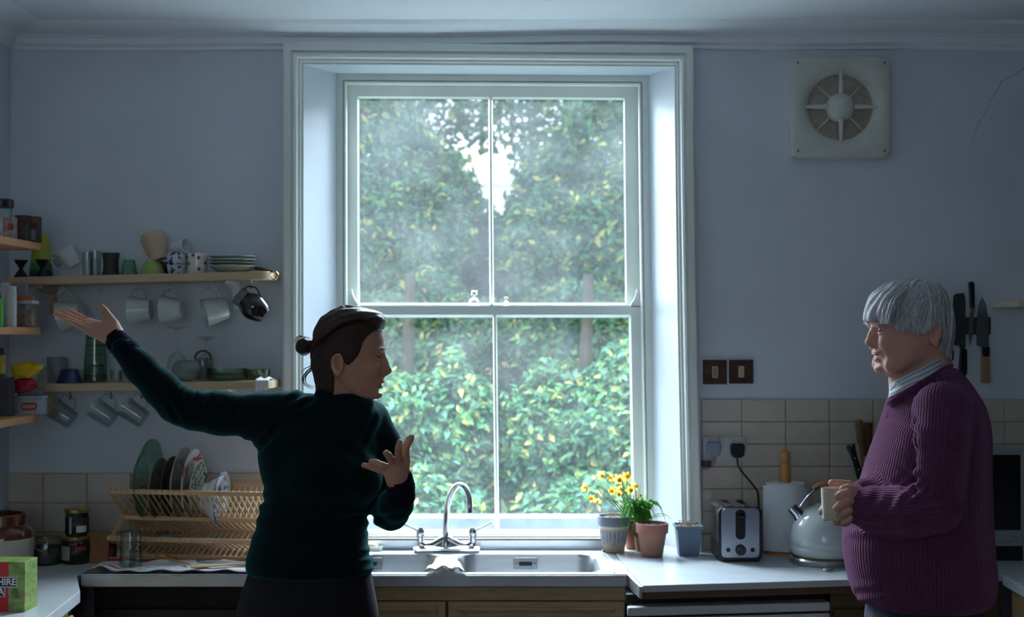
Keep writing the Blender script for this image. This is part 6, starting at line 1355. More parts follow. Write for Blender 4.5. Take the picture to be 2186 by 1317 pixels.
# right hand (stretched out, palm up) and left hand (raised before the chest)
HY = -.02
def F_(pts, dys, rs): return [(pw(x, y, d), r) for (x, y), d, r in zip(pts, dys, rs)]
r4 = (.0092, .0083, .0076, .0062)
handR = hand([
    F_([(186, 685), (168, 675), (156, 669), (144, 662)], (.026, .036, .040, .038), r4),
    F_([(184, 691), (160, 680), (143, 672), (127, 664)], (.004, .008, .010, .010), r4),
    F_([(185, 698), (160, 687), (140, 678), (118, 670)], (-.014, -.017, -.018, -.016), r4),
    F_([(190, 707), (170, 697), (156, 690), (141, 683)], (-.032, -.038, -.041, -.039), (.0092, .0080, .0072, .0060)),
    F_([(244, 696), (232, 677), (223, 664), (216, 655)], (.012, .008, .0, -.004), (.0150, .0118, .0105, .0088))],
    [(pw(243, 712, 0), pw(190, 688, .020), .021, .0125), (pw(243, 714, 0), pw(188, 693, .003), .021, .0125), (pw(241, 717, 0), pw(188, 699, -.013), .021, .0125), (pw(238, 720, -.006), pw(196, 709, -.027), .020, .0125), (pw(243, 707, .006), pw(240, 692, .010), .020, .016), (pw(240, 718, 0), pw(270, 745, 0), .0235, .026)])
LY = -.17
def FL_(pts, dys, rs): return [(pw(x, y, LY + d), r) for (x, y), d, r in zip(pts, dys, rs)]
handL = hand([
    FL_([(864, 1004), (866, 982), (865, 958), (874, 939), (879, 933)], (.012, .010, .004, .0, .0), (.0125, .0108, .0102, .0092, .0072)),
    FL_([(851, 992), (851, 970), (851, 956), (853, 944)], (.0, -.022, -.034, -.030), (.0102, .0094, .0086, .0074)),
    FL_([(842, 993), (834, 980), (829, 972), (824, 967)], (-.006, -.020, -.036, -.046), (.0104, .0094, .0088, .0078)),
    FL_([(831, 999), (817, 994), (804, 988), (792, 985)], (-.006, -.010, -.006, .002), (.0098, .0090, .0082, .0068)),
    FL_([(828, 1009), (809, 1003), (793, 997), (777, 993)], (.006, .006, .008, .012), (.0094, .0086, .0080, .0070))],
    [(pw(848, 1021, LY), pw(858, 998, LY + .006), .020, .0150), (pw(848, 1021, LY), pw(850, 996, LY), .020, .0125), (pw(846, 1021, LY), pw(841, 997, LY - .005), .020, .0125), (pw(844, 1021, LY), pw(833, 1003, LY - .004), .019, .0120), (pw(842, 1022, LY), pw(829, 1011, LY + .004), .019, .0115), (pw(849, 1018, LY), pw(853, 1062, LY + .045), .0225, .026)])
# core of the body under the clothes (neck to feet) so that the figure is whole
core_ = SDF((-1.35, YW_ - .3, -.02), (-.05, YW_ + .3, 1.62), .012)
kz = lambda py: float(P(700, py, YW_).z); kx = lambda px, py: float(P(px, py, YW_).x)
def colW(rows_, f, k=0.0, **kw): f.column([(kz(py), kx(a, py), kx(b, py), YW_ + c, YW_ + d) for py, a, b, c, d in rows_], k, **kw)
colW([(862, 672, 770, -.05, .05), (900, 600, 800, -.07, .08), (1000, 575, 790, -.09, .09), (1100, 575, 770, -.08, .09), (1200, 545, 780, -.09, .11), (1250, 540, 780, -.09, .11)], core_)
core_.chain([pw(610, 892), pw(420, 870), pw(380, 868), pw(250, 728)], [.05, .038, .034, .022], .02)
core_.chain([pw(796, 905, .052), pw(822, 1010, .045), pw(832, 1085, .0), pw(853, 1050, LY + .04)], [.034, .030, .026, .022], .012)
for sx in (-1, 1):
    core_.chain([(woman.location.x + sx * .075, YW_, .92), (woman.location.x + sx * .085, YW_, .48), (woman.location.x + sx * .09, YW_ + .01, .08)], [.075, .05, .035], .02)
cV, cQ = core_.mesh(1)
bV, bQ = join([(hV, hQ), handR, handL, (cV, cQ)])
wbody = np_obj('body', bV, bQ, SKIN_W, woman)

# lips, eyes, brows
def W2(px, py, y): return Vector(OW + LW(px, py) + np.array([0, y, 0]))
EYEW = mat('eye_white', (178, 174, 168), .15, var=.02); IRIS = mat('iris_brown', (46, 30, 22), .1, var=.1, coat=.6)
for sy in (1, -1):
    e = MB().ball(W2(803.6, 762, sy * .031), .0121, 20, 14).build('eye', EYEW, wbody, smooth=True)
    MB().ball(W2(808.2, 762, sy * .0325), (.0066, .0076, .0072), 16, 10).build('iris', IRIS, wbody, smooth=True)
    MB().tube([W2(818, 748.5, sy * .016), W2(820, 745.5, sy * .025), W2(818, 743.5, sy * .035), W2(806.5, 746, sy * .0475)], [.0012, .0020, .0018, .0008], 7, flat=(.6, 1.7)).build('eyebrow', mat('brow_hair', (58, 38, 28), .9), wbody, smooth=True)
    MB().tube([W2(812, 758.2, sy * .020), W2(815.8, 757.6, sy * .030), W2(808, 759.6, sy * .045)], .0014, 6).build('eyelash', HAIR_W, wbody, smooth=True)
LIPW = mat('lips_woman', (168, 92, 84), .38, var=.06)
for (px, py, r) in ((815.2, 815.0, (.0084, .0200, .0042)), (811.3, 825.2, (.0080, .0170, .0048))):
    V_, Q_ = SDF(np.array(LW(px, py)) - .03, np.array(LW(px, py)) + .03, .0015).ell(LW(px, py), r).mesh(1); np_obj('lip', V_ + OW, Q_, LIPW, wbody)

# hair: swept back, quiff, bun
fh = head_field([(py, fr + 4, bk - 8, w + .008) for py, fr, bk, w in rowsW[2:10] + [(806, 811, 694, .063), (822, 806, 696, .058), (840, 800, 698, .052)]] , (745, 760, 1), sw, (-.16, -.11, -.16), (.12, .11, .15), .0025)
fh.column([((760 - py) / sw, (bk - 745) / sw, (fr - 745) / sw, -w, w) for py, fr, bk, w in ((655.5, 765, 735, .01), (660, 785, 714, .04), (668, 797, 700, .058), (680, 803, 688, .069), (700, 808, 676, .078), (716, 812, 671, .083))], .01, 2.15, .006)
fh.ell(LW(797, 687), (.029, .050, .026), .012); fh.cone(LW(735, 668), LW(805, 684), .020, .020, .015, sq=((0, 1, 0), 2.4))
fh.cone(LW(704, 745), LW(702, 836), .042, .034, .02, sq=((0, 1, 0), 1.25)); fh.ell(LW(690, 770), (.030, .055, .050), .02)
fh.poly([LW(*q)[[0, 2]] for q in ((850, 702), (815, 704.5), (800, 709), (790, 717), (781, 729), (777, 745), (771, 757), (762, 769), (752, 778), (745, 776), (742, 766), (735, 752.5), (725, 754), (717.5, 766), (716, 790), (719, 808), (718, 838), (722, 920), (900, 920), (900, 702))], 'xz', 's', .004)
X = None
V_, Q_ = fh.mesh(1)
# combed grooves
g_ = .0011 * np.sin((V_[:, 2] * 210 + V_[:, 1] * 120 - V_[:, 0] * 95 * np.sign(V_[:, 2] + .02))) * (np.abs(V_[:, 1]) > .01)
nrm = V_ / np.maximum(np.linalg.norm(V_, axis=1), .01)[:, None]; V_ = V_ + nrm * g_[:, None]
hairW = np_obj('hair', V_ + OW, Q_, HAIR_W, woman)
fb = SDF(LW(648, 744) - .05, LW(648, 744) + .05, .0022); fb.ell(LW(648, 741), (.0200, .024, .0225)); fb.cone(LW(655, 738), LW(676, 738), .011, .018, .008)
V_, Q_ = fb.mesh(1); d_ = V_ - LW(648, 741); an = np.arctan2(d_[:, 2], d_[:, 0]); V_ = V_ + d_ * (.06 * np.sin(an * 2 + np.linalg.norm(d_, axis=1) * 420 + d_[:, 1] * 150))[:, None]
np_obj('hair_bun', V_ + OW, Q_, HAIR_W, hairW)
rs = random.Random(3); paths = []
tw_ = lambda p: Vector(OW) + Vector(p)
def lp(px, py, y): return Vector(LW(px, py)) + Vector((0, y, 0))
for i in range(16):
    a = rs.uniform(-.03, .03); o = rs.uniform(-4, 4)
    paths.append([lp(690 + o, 785 + o, a), lp(664 + o, 790 + o, a), lp(650 + o, 806 + o, a), lp(652 + o * 1.4, 820 + o, a), lp(668 + o * 1.5, 827 + o, a)] if i < 8 else [lp(684, 770 + o, a), lp(664 + o, 783, a), lp(655 + o, 790 + o, a), lp(648 + o, 799 + o, a)])
for i in range(9):
    a = rs.uniform(-.02, .02); o = rs.uniform(-5, 5); paths.append([lp(666, 727 + o, a), lp(650 + o, 719 + o * .5, a), lp(638 + o, 722 + o, a), lp(631 + o * .6, 734 + o, a)])
for i in range(70):
    a = -rs.uniform(.015, .062); t = rs.uniform(-1, 1); o = rs.uniform(-3, 3); y0 = -.074
    paths.append([lp(806 - abs(a) * 90 + o, 684 + abs(a) * 150, a * .75), lp(780 + o, 664 + abs(a) * 330 + o, a * 1.12), lp(735 + o, 664 + abs(a) * 560 + o, a * 1.38), lp(690 + o, 690 + abs(a) * 700, a * 1.25), lp(670 + o, 722 + abs(a) * 300, a * .7)])
strands('loose_strands', hairW, paths, .0013, HAIR_W, tw_)

# sweater
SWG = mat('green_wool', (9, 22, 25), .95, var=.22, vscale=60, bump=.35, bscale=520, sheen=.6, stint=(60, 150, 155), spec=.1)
NAVY = mat('navy_knit', (22, 20, 34), .95, var=.2, vscale=80, bump=.4, bscale=400, sheen=.35, stint=(90, 90, 140), spec=.1)
fs = SDF((kx(205, 800), YW_ - .34, kz(1228)), (kx(900, 800), YW_ + .24, kz(695)), .0050)
colW([(1222, 528, 797, -.128, .135), (1208, 526, 797, -.130, .135), (1180, 530, 788, -.125, .130), (1150, 539, 785, -.118, .122), (1122, 548, 784, -.112, .115), (1096, 552, 789, -.108, .112), (1075, 560, 796, -.115, .112), (1043, 566, 806, -.122, .114), (1005, 557, 806, -.120, .116), (965, 551, 803, -.112, .116), (935, 552, 806, -.105, .112), (905, 572, 812, -.095, .104), (880, 598, 812, -.082, .094), (862, 632, 800, -.068, .082), (848, 660, 784, -.056, .068), (838, 684, 770, -.048, .056)], fs, 0.0, n=2.25, capk=.012)
fs.ell(pw(768, 1020, -.075), (.058, .064, .062), .035); fs.ell(pw(672, 1018, -.085), (.062, .058, .062), .04)
# right arm, stretched
fs.chain([pw(640, 893, .0), pw(560, 890, .0), pw(470, 882, .0), pw(415, 876, .0)], [.062, .0585, .052, .0495], .030)
fs.chain([pw(415, 876, .0), pw(378, 864, -.002), pw(345, 830, -.006), pw(300, 785, -.012), pw(262, 745, HY)], [.0485, .0465, .0450, .0390, .0300], .020)
fs.ell(pw(622, 878, .01), (.062, .070, .052), .03)
# left arm: upper arm down to elbow, forearm up towards the camera
fs.chain([pw(790, 898, .050), pw(812, 950, .062), pw(824, 1010, .045), pw(830, 1072, .0)], [.054, .052, .050, .046], .022)
fs.chain([pw(830, 1080, -.005), pw(834, 1092, -.03), pw(846, 1076, -.09), pw(853, 1052, -.135)], [.046, .0455, .0410, .0340], .018)
V_, Q_ = fs.mesh(2)
# folds: elbow of the stretched arm, shoulder, waist
def px_of(V): t = V[:, 1] * CP + (V[:, 2] - CAMZ) * SP; return CX + F * V[:, 0] / t
def py_of(V): t = V[:, 1] * CP + (V[:, 2] - CAMZ) * SP; return CY - F * ((V[:, 2] - CAMZ) * CP - V[:, 1] * SP) / t
def normals(V, Q):
    n = np.cross(V[Q[:, 2]] - V[Q[:, 0]], V[Q[:, 3]] - V[Q[:, 1]]); o = np.zeros_like(V)
    for i in range(4): np.add.at(o, Q[:, i], n)
    return o / np.maximum(np.linalg.norm(o, axis=1), 1e-12)[:, None]
N_ = normals(V_, Q_); qx, qy = px_of(V_), py_of(V_)
def fold(cx, cy, ang, wl, amp, sx_, sy_, warp=0.0):
    c_, s_ = math.cos(math.radians(ang)), math.sin(math.radians(ang)); u = (qx - cx) * c_ + (qy - cy) * s_; v = -(qx - cx) * s_ + (qy - cy) * c_
    return amp * np.sin(2 * np.pi * (u + warp * v + 3 * np.sin(v * .05)) / wl) * np.exp(-(u / sx_) ** 2 - (v / sy_) ** 2)
dsp = fold(395, 845, 18, 15, .0050, 32, 24, .25) + fold(372, 870, -35, 22, .0035, 26, 30) + fold(640, 850, 40, 24, .0040, 34, 22, .2) + fold(555, 930, 35, 26, .004, 34, 36) + fold(470, 850, 25, 26, .0024, 50, 22) + fold(255, 735, 48, 12, .0022, 22, 40) + fold(560, 1075, 78, 30, .0045, 30, 60) + fold(790, 1110, 84, 26, .0042, 26, 50) + fold(680, 1130, 80, 44, .0032, 40, 130, .1) + fold(780, 1190, 70, 22, .0035, 24, 40) + fold(790, 920, 10, 26, .0035, 24, 60, .2) + fold(760, 965, -55, 34, .003, 40, 40) + fold(840, 1060, 55, 20, .003, 22, 30)
# hem rib
V_ = V_ + N_ * dsp[:, None]
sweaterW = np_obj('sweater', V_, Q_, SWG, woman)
fc = SDF((kx(660, 800), YW_ - .12, kz(905)), (kx(800, 800), YW_ + .12, kz(815)), .004)
fc.cone(pw(721, 820), pw(718, 900), .0570, .066, 0, sq=((0, 1, 0), 1.05)); fc.cone(pw(738, 840, -.002), pw(738, 900), .044, .050, .02)

fc.poly([(float(kx(a, b)), float(kz(b))) for a, b in ((640, 780), (690, 826), (717, 838), (738, 851), (765, 862), (830, 862), (830, 780))], 'xz', 's', .003)
V_, Q_ = fc.mesh(2); N_ = normals(V_, Q_); V_ = V_ + N_ * (.0016 * np.sin(py_of(V_) / 5.5 + px_of(V_) * .10))[:, None]
np_obj('turtleneck_collar', V_, Q_, NAVY, woman)
def cuff(pts, rs, m, par, name='cuff', sq=None, wrk=.0012):
    A = np.array(pts); f = SDF(A.min(0) - max(rs) * 1.7, A.max(0) + max(rs) * 1.7, .003); f.chain(pts, rs, .006, 'u', sq)
    for e, q in ((0, 1), (-1, -2)):      # flat ends
        d = A[e] - A[q]; d /= np.linalg.norm(d); c = A[e]
        f.op(f.lo, f.lo + np.array(f.f.shape) * f.h, lambda X, Y, Z: (X - c[0]) * d[0] + (Y - c[1]) * d[1] + (Z - c[2]) * d[2], .004, 'i')
    V, Q = f.mesh(1); ax_ = (A[-1] - A[0]) / np.linalg.norm(A[-1] - A[0]); N = normals(V, Q); V = V + N * (wrk * np.sin(((V - A[0]) @ ax_) * 620))[:, None]
    return np_obj(name, V, Q, m, par)
cuff([pw(239, 716, -.002), pw(256, 735, -.006), pw(278, 757, -.014)], [.0290, .0300, .0345], NAVY, woman)
cuff([pw(852, 1016, LY + .0), pw(855, 1038, LY + .022), pw(854, 1062, LY + .045)], [.0325, .0345, .0385], NAVY, woman)

# trousers and shoes
TRS = mat('dark_navy_trousers', (14, 14, 24), .9, var=.12, vscale=40, bump=.2, bscale=300, sheen=.06, stint=(70, 70, 110))
ft = SDF((kx(480, 1200), YW_ - .22, .05), (kx(840, 1200), YW_ + .24, kz(1190)), .009)
colW([(1205, 536, 788, -.112, .122), (1250, 522, 796, -.120, .132), (1317, 517, 794, -.118, .136), (1400, 520, 790, -.105, .125)], ft)
for px, dy in ((588, .01), (722, 0.0)): ft.chain([pw(px, 1330, dy), pw(px - 4, 1640, dy), (pw(px - 8, 1900, dy)[0], YW_ + dy + .02, .09)], [.094, .064, .052], .05)
V_, Q_ = ft.mesh(1); np_obj('trousers', V_, Q_, TRS, woman)
def shoe(x, y, dirx, diry, par, m):
    f = SDF((x - .2, y - .2, -.01), (x + .2, y + .2, .15), .006); d = np.array([dirx, diry, 0.0]); o = np.array([x, y, 0])
    f.chain([o + [0, 0, .055], o + d * .10 + [0, 0, .035], o + d * .17 + [0, 0, .030]], [.045, .038, .032], .02); f.op(f.lo, f.lo + np.array(f.f.shape) * f.h, lambda X, Y, Z: .001 - Z + 0 * X + 0 * Y, .004, 'i'); f.cone(o + [0, 0, .06], o + [0, 0, .11], .042, .042, .02)
    V, Q = f.mesh(1); return np_obj('shoe', V, Q, m, par)
SHOE = mat('dark_leather', (34, 28, 26), .4, var=.1)
shoe(float(pw(580, 1900)[0]), YW_ + .03, .6, -.8, woman, SHOE); shoe(float(pw(714, 1900)[0]), YW_ + .02, .75, -.66, woman, SHOE)

# ================================================================= the man
YM = 3.30; sm = S(YM)
man = thing('person', 'white haired man in a purple ribbed sweater holding a mug', 'person', (P(1965, 1200, YM).x, YM, 0))
def pm_(px, py, dy=0.0): return np.array(P(px, py, YM + dy))
orgM = (1945, 700); OM = pm_(*orgM)
rowsM = [(603, 1930, 1968, .012), (608, 1908, 1986, .040), (622, 1886, 2003, .062), (645, 1871, 2012, .075), (668, 1864.5, 2014, .0795), (686, 1862.5, 2013, .0800), (700, 1866, 2010, .0795), (716, 1867.5, 2004, .078), (734, 1868, 1996, .076), (750, 1868.5, 1984, .0735), (764, 1870, 1968, .069), (778, 1871.5, 1950, .061), (788, 1873, 1932, .050), (795, 1877, 1915, .036), (799, 1884, 1903, .016)]
faceM = [('e', (1864, 692, .027), (.0100, .022, .0080), .010), ('e', (1880, 730, .040), (.020, .020, .022), .02), ('e', (1875.5, 785), (.0130, .018, .0130), .014), ('s', (1861.5, 705, .032), (.0105, .015, .0090), .008), ('e', (1867, 752), (.0075, .022, .0058), .006), ('e', (1869.8, 768.5), (.0078, .018, .0058), .005), ('s', (1863, 761), (.0095, .024, .0015), .003), ('s', (1867, 777), (.005, .018, .0045), .008),
         ]
noseM = dict(nose=[((1866.5, 697), (1860, 714), .0070, .0080, .012), ((1860, 714), (1854.5, 729), .0085, .0108, .010), ((1854.5, 729.5), (1864, 735), .0092, .0105, .006)])
fM, LM = make_head('m', rowsM, orgM, sm, YM, -1, faceM, noseM, None)
for sy in (1, -1):
    fM.ell(LM(1861, 733.5) + [0, sy * .0115, 0], (.0098, .0068, .0074), .005); fM.ell(LM(1857, 738) + [0, sy * .0070, 0], (.0050, .0034, .0026), .003, 's')
    fM.ell(LM(1870.5, 698) + [0, sy * .032, 0], (.0125, .0160, .0046), .004); fM.ell(LM(1872.0, 711) + [0, sy * .032, 0], (.0108, .0150, .0042), .005)
    Re = Matrix.Rotation(math.radians(-10), 3, 'Y'); ce = LM(1972, 711) + [0, sy * .0785, 0]
    fM.ell(ce, (.0165, .0085, .0310), .004, 'u', Re); fM.ell(ce + [.004, sy * .0095, .004], (.0095, .0095, .0215), .003, 's', Re); fM.ell(ce + [.003, sy * .0045, -.024], (.008, .005, .009), .004)
    fM.chain([ce + np.array(Re.transposed() @ Vector((.0142 * math.cos(a), sy * .0062, .0285 * math.sin(a)))) for a in np.radians(np.linspace(-70, 160, 11))], [.0030] * 11, .004)
    # fold from nose to mouth and the pouch under the eye
    fM.cone(LM(1870.5, 738) + [0, sy * .026, 0], LM(1876, 766) + [0, sy * .040, 0], .0022, .0016, .006, 's'); fM.ell(LM(1874, 716) + [0, sy * .033, 0], (.0090, .012, .0060), .006)
    fM.ell(LM(1893, 778) + [0, sy * .048, 0], (.022, .014, .018), .018)
fM.cone(LM(1972, 745), LM(1990, 880), .058, .072, .025); fM.cone(LM(1930, 782), LM(1955, 880), .042, .062, .022)
mhV, mhQ = fM.mesh(1)
YAWM = math.radians(4)
def RM_(V):
    V = np.asarray(V); c_, s_ = math.cos(YAWM), math.sin(YAWM); X_ = -V[:, 0]; Y_ = -V[:, 1]
    return np.stack([X_ * c_ - Y_ * s_, X_ * s_ + Y_ * c_, V[:, 2]], 1) + OM
def M2(px, py, y): return Vector(RM_([LM(px, py) + np.array([0, y, 0])])[0])
mhV = RM_(mhV)

# mug and hands
MUGC = mat('cream_mug', (222, 206, 184), .22, var=.03, coat=.4); MY = -.10
c_top, c_bot = P(1781, 1041, YM + MY), P(1783, 1108, YM + MY); sm2 = S(YM + MY)
axm = (c_top - c_bot).normalized(); Rm = axm.to_track_quat('Z', 'Y').to_matrix()
mg = thing('mug', 'cream mug held in both hands by the man', 'mug', c_bot, R=Rm); hm_ = (c_top - c_bot).length; rm_ = 28.2 / sm2
MB().lathe(vessel([(rm_ * .88, 0), (rm_ * .93, .003), (rm_ * .98, .02), (rm_, hm_)], .0032), 40).build('mug_body', MUGC, mg, world=False, smooth=True)
MB().lathe([(rm_ * .99, hm_ * .999), (rm_ * 1.0, hm_ * 1.006), (rm_ * .95, hm_ * 1.008), (rm_ * .93, hm_)], 40, None, False, False).build('rim', mat('tan_rim', (160, 128, 92), .3), mg, world=False, smooth=True)
MB().lathe([(.0005, hm_ * .78), (rm_ - .0033, hm_ * .78)], 36, None, False, False).build('tea', mat('milky_tea', (150, 120, 84), .1), mg, world=False)
Z0 = MY
def FM_(pts, dys, rs): return [(pm_(x, y, Z0 + d), r) for (x, y), d, r in zip(pts, dys, rs)]
rr4 = (.0118, .0112, .0104, .0090)
nearH = hand([
    FM_([(1823, 1056), (1808, 1053), (1796, 1056), (1788, 1060)], (-.030, -.044, -.046, -.042), rr4),
    FM_([(1824, 1070), (1807, 1071), (1795, 1077), (1786, 1084)], (-.032, -.050, -.052, -.046), rr4),
    FM_([(1826, 1084), (1811, 1089), (1801, 1096), (1793, 1101)], (-.030, -.046, -.047, -.042), (.0112, .0106, .0098, .0086)),
    FM_([(1828, 1096), (1817, 1103), (1809, 1110), (1801, 1115)], (-.024, -.038, -.036, -.030), (.0104, .0096, .0088, .0076)),
    FM_([(1836, 1058), (1822, 1047), (1810, 1043), (1800, 1044)], (-.012, -.020, -.028, -.032), (.0150, .0122, .0108, .0092))],
    [(pm_(1850, 1078, Z0 - .01), pm_(1825, 1057, Z0 - .026), .024, .0140), (pm_(1850, 1080, Z0 - .01), pm_(1826, 1070, Z0 - .029), .024, .0140), (pm_(1850, 1083, Z0 - .01), pm_(1828, 1084, Z0 - .027), .024, .0138), (pm_(1850, 1086, Z0 - .008), pm_(1830, 1096, Z0 - .020), .024, .0130), (pm_(1850, 1080, Z0 - .01), pm_(1880, 1085, Z0 + .0), .028, .031)])
farH = hand([
    FM_([(1822, 1048), (1803, 1066), (1780, 1078), (1760, 1086), (1755, 1092)], (.040, .046, .046, .030, .012), (.0112, .0108, .0104, .0100, .0092)),
    FM_([(1824, 1062), (1806, 1082), (1785, 1098), (1762, 1104)], (.040, .048, .046, .034), (.0112, .0108, .0100, .0090)),
    FM_([(1826, 1076), (1812, 1096), (1798, 1110), (1785, 1115)], (.036, .042, .030, .006), (.0108, .0102, .0096, .0086)),
    FM_([(1828, 1088), (1818, 1104), (1808, 1114), (1800, 1118)], (.030, .032, .022, .004), (.0100, .0094, .0088, .0078)),
    FM_([(1830, 1046), (1812, 1036), (1795, 1033), (1776, 1031)], (.030, .036, .038, .037), (.0145, .0118, .0104, .0092))],
    [(pm_(1850, 1058, Z0 + .045), pm_(1824, 1050, Z0 + .040), .023, .0140), (pm_(1850, 1060, Z0 + .045), pm_(1826, 1063, Z0 + .040), .023, .0138), (pm_(1850, 1064, Z0 + .045), pm_(1828, 1077, Z0 + .036), .023, .0135), (pm_(1850, 1066, Z0 + .045), pm_(1830, 1089, Z0 + .032), .023, .0125), (pm_(1850, 1060, Z0 + .045), pm_(1885, 1050, Z0 + .07), .026, .030)])
mz = lambda py: float(P(1965, py, YM).z); mx_ = lambda px, py: float(P(px, py, YM).x)
def colM(rows_, f, k=0.0, **kw): f.column([(mz(py), mx_(a, py), mx_(b, py), YM + c, YM + d) for py, a, b, c, d in rows_], k, **kw)
cm = SDF((.4, YM - .35, -.02), (1.5, YM + .35, 1.62), .013)
colM([(800, 1920, 2020, -.06, .06), (860, 1920, 2070, -.14, .14), (1000, 1880, 2085, -.15, .15), (1150, 1840, 2085, -.15, .15), (1260, 1850, 2085, -.14, .14)], cm)
cm.chain([pm_(2010, 900, -.17), pm_(2005, 1080, -.2), pm_(1860, 1082, Z0 - .01)], [.05, .04, .027], .02); cm.chain([pm_(2000, 900, .17), pm_(1990, 1070, .2), pm_(1862, 1055, Z0 + .06)], [.05, .04, .027], .02)
for sy in (-1, 1): cm.chain([(man.location.x, YM + sy * .07, .9), (man.location.x - .01, YM + sy * .093, .48), (man.location.x, YM + sy * .10, .08)], [.06, .045, .032], .02)
mV, mQ = join([(mhV, mhQ), nearH, farH, cm.mesh(1)])
mbody = np_obj('body', mV, mQ, SKIN_M, man)
GREYB = mat('grey_brow', (176, 168, 164), .6, var=.1)
for sy in (1, -1):
    MB().ball(M2(1874.3, 704.3, sy * .032), .0121, 20, 14).build('eye', EYEW, mbody, smooth=True)
    MB().ball(M2(1869.4, 704.6, sy * .0335), (.0064, .0074, .0070), 16, 10).build('iris', mat('iris_grey', (60, 64, 70), .1, coat=.6), mbody, smooth=True)
    MB().tube([M2(1857.5, 693, sy * .014), M2(1857, 689.5, sy * .024), M2(1860, 688, sy * .036), M2(1872, 690, sy * .049)], [.0022, .0034, .0032, .0014], 7, flat=(.8, 1.4)).build('eyebrow', GREYB, mbody, smooth=True)
LIPM = mat('lips_man', (176, 112, 102), .45, var=.05)
for (px, py, r) in ((1866.6, 755.2, (.0070, .0195, .0030)), (1869.0, 766.3, (.0074, .0170, .0040))):
    V_, Q_ = SDF(np.array(LM(px, py)) - .03, np.array(LM(px, py)) + .03, .0015).ell(LM(px, py), r).mesh(1); np_obj('lip', RM_(V_), Q_, LIPM, mbody)

# white hair
fh = SDF((-.13, -.12, -.10), (.14, .12, .15), .0025)
fh.column([((700 - py) / sm, -(bk - 1945) / sm, -(fr - 1945) / sm, -w, w) for py, fr, bk, w in ((597, 1925, 1972, .012), (602, 1904, 1993, .046), (614, 1882, 2009, .068), (632, 1864, 2020, .081), (652, 1853.5, 2025, .088), (672, 1849, 2026.5, .092), (690, 1850, 2027, .094), (708, 1855, 2026, .094), (726, 1860, 2024, .091), (744, 1866, 2021, .085), (760, 1880, 2018, .074))], 0, 2.15, .006)
fh.cone(LM(1878, 640) + [0, -.01, 0], LM(1853, 680) + [0, .0, 0], .018, .008, .015, sq=((0, 1, 0), 3.2))
fh.poly([LM(*q)[[0, 2]] for q in ((1800, 683), (1849, 687), (1858, 684), (1868, 690), (1876, 686), (1881, 672), (1887, 665), (1891, 678), (1896, 698), (1901, 706), (1905, 694), (1909, 684), (1913, 697), (1919, 712), (1930, 705), (1944, 716), (1953, 706), (1960, 697), (1972, 690), (1983, 694), (1988, 714), (1985, 735), (1990, 752), (2005, 757), (2024, 752), (2050, 830), (1800, 830))], 'xz', 's', .003)
V_, Q_ = fh.mesh(1)
cr = np.array(LM(1975, 606)); d_ = V_ - cr; th = np.arctan2(d_[:, 1], d_[:, 0]); g_ = .0015 * np.sin(th * 34 + 2.5 * np.sin(V_[:, 2] * 45)) + .0018 * np.sin(th * 13 + V_[:, 2] * 30)
nr = V_ / np.maximum(np.linalg.norm(V_, axis=1), .01)[:, None]; V_ = V_ + nr * g_[:, None]
hairM = np_obj('hair', RM_(V_), Q_, HAIR_M, man)
rs = random.Random(9); paths = []
def lm(px, py, y): return Vector(LM(px, py)) + Vector((0, y, 0))
for i in range(1300):       # locks falling from the crown towards the fringe, the ear and the nape
    t = rs.random(); o = rs.uniform(-3, 3); sy = 1 if rs.random() < .8 else -1; q = rs.uniform(.99, 1.035)
    if t < .30:            # fringe, swept forwards and down
        u = rs.random(); y = sy * rs.uniform(.0, .080); ex = 1846 + 38 * u + abs(y) * 260; ey = 680 + 14 * rs.random() - 10 * u + abs(y) * 170
        p_ = [lm(1968 - 22 * u + o, 598 + abs(y) * 120, y * .5), lm(1920 + o, 603 + abs(y) * 200, y * .85), lm(1880 + 14 * u + abs(y) * 90 + o, 622 + abs(y) * 230, y * 1.04), lm(1858 + 24 * u + abs(y) * 200 + o, 650 + abs(y) * 190, y * 1.14), lm(min(ex, 1912), min(ey, 692 if ex < 1890 else 706), y * 1.14)]
    elif t < .72:          # sides, over the temple and the top of the ear
        u = rs.random(); ex = 1886 + 84 * u; ey = 694 + 26 * rs.random() * (1 - abs(u - .55)) - 6 * u
        p_ = [lm(1968 + o, 600, sy * .015), lm(1948 + 10 * u + o, 615, sy * .066), lm(1920 + 45 * u + o, 646, sy * .0905), lm(1900 + 66 * u + o, 674, sy * .0965), lm(ex - 6, ey, sy * .0945)]
    else:                  # back
        u = rs.random(); p_ = [lm(1975 + o, 600, sy * .015), lm(1992 + 8 * u + o, 622, sy * (.068 - .03 * u)), lm(1998 + 20 * u + o, 660, sy * (.089 - .05 * u)), lm(1996 + 29 * u + o, 705, sy * (.094 - .06 * u)), lm(1992 + 30 * u, 738 + 24 * rs.random(), sy * (.086 - .06 * u))]
    paths.append([v * q for v in p_])
for k_, hm3 in ((0, HAIR_M), (1, HAIR_M2), (2, HAIR_M3)):
    strands('hair_locks', hairM, [p for i, p in enumerate(paths) if (0, 1, 0, 2, 0, 0, 1, 2)[i % 8] == k_], .0011, hm3, lambda p: Vector(RM_([p])[0]))

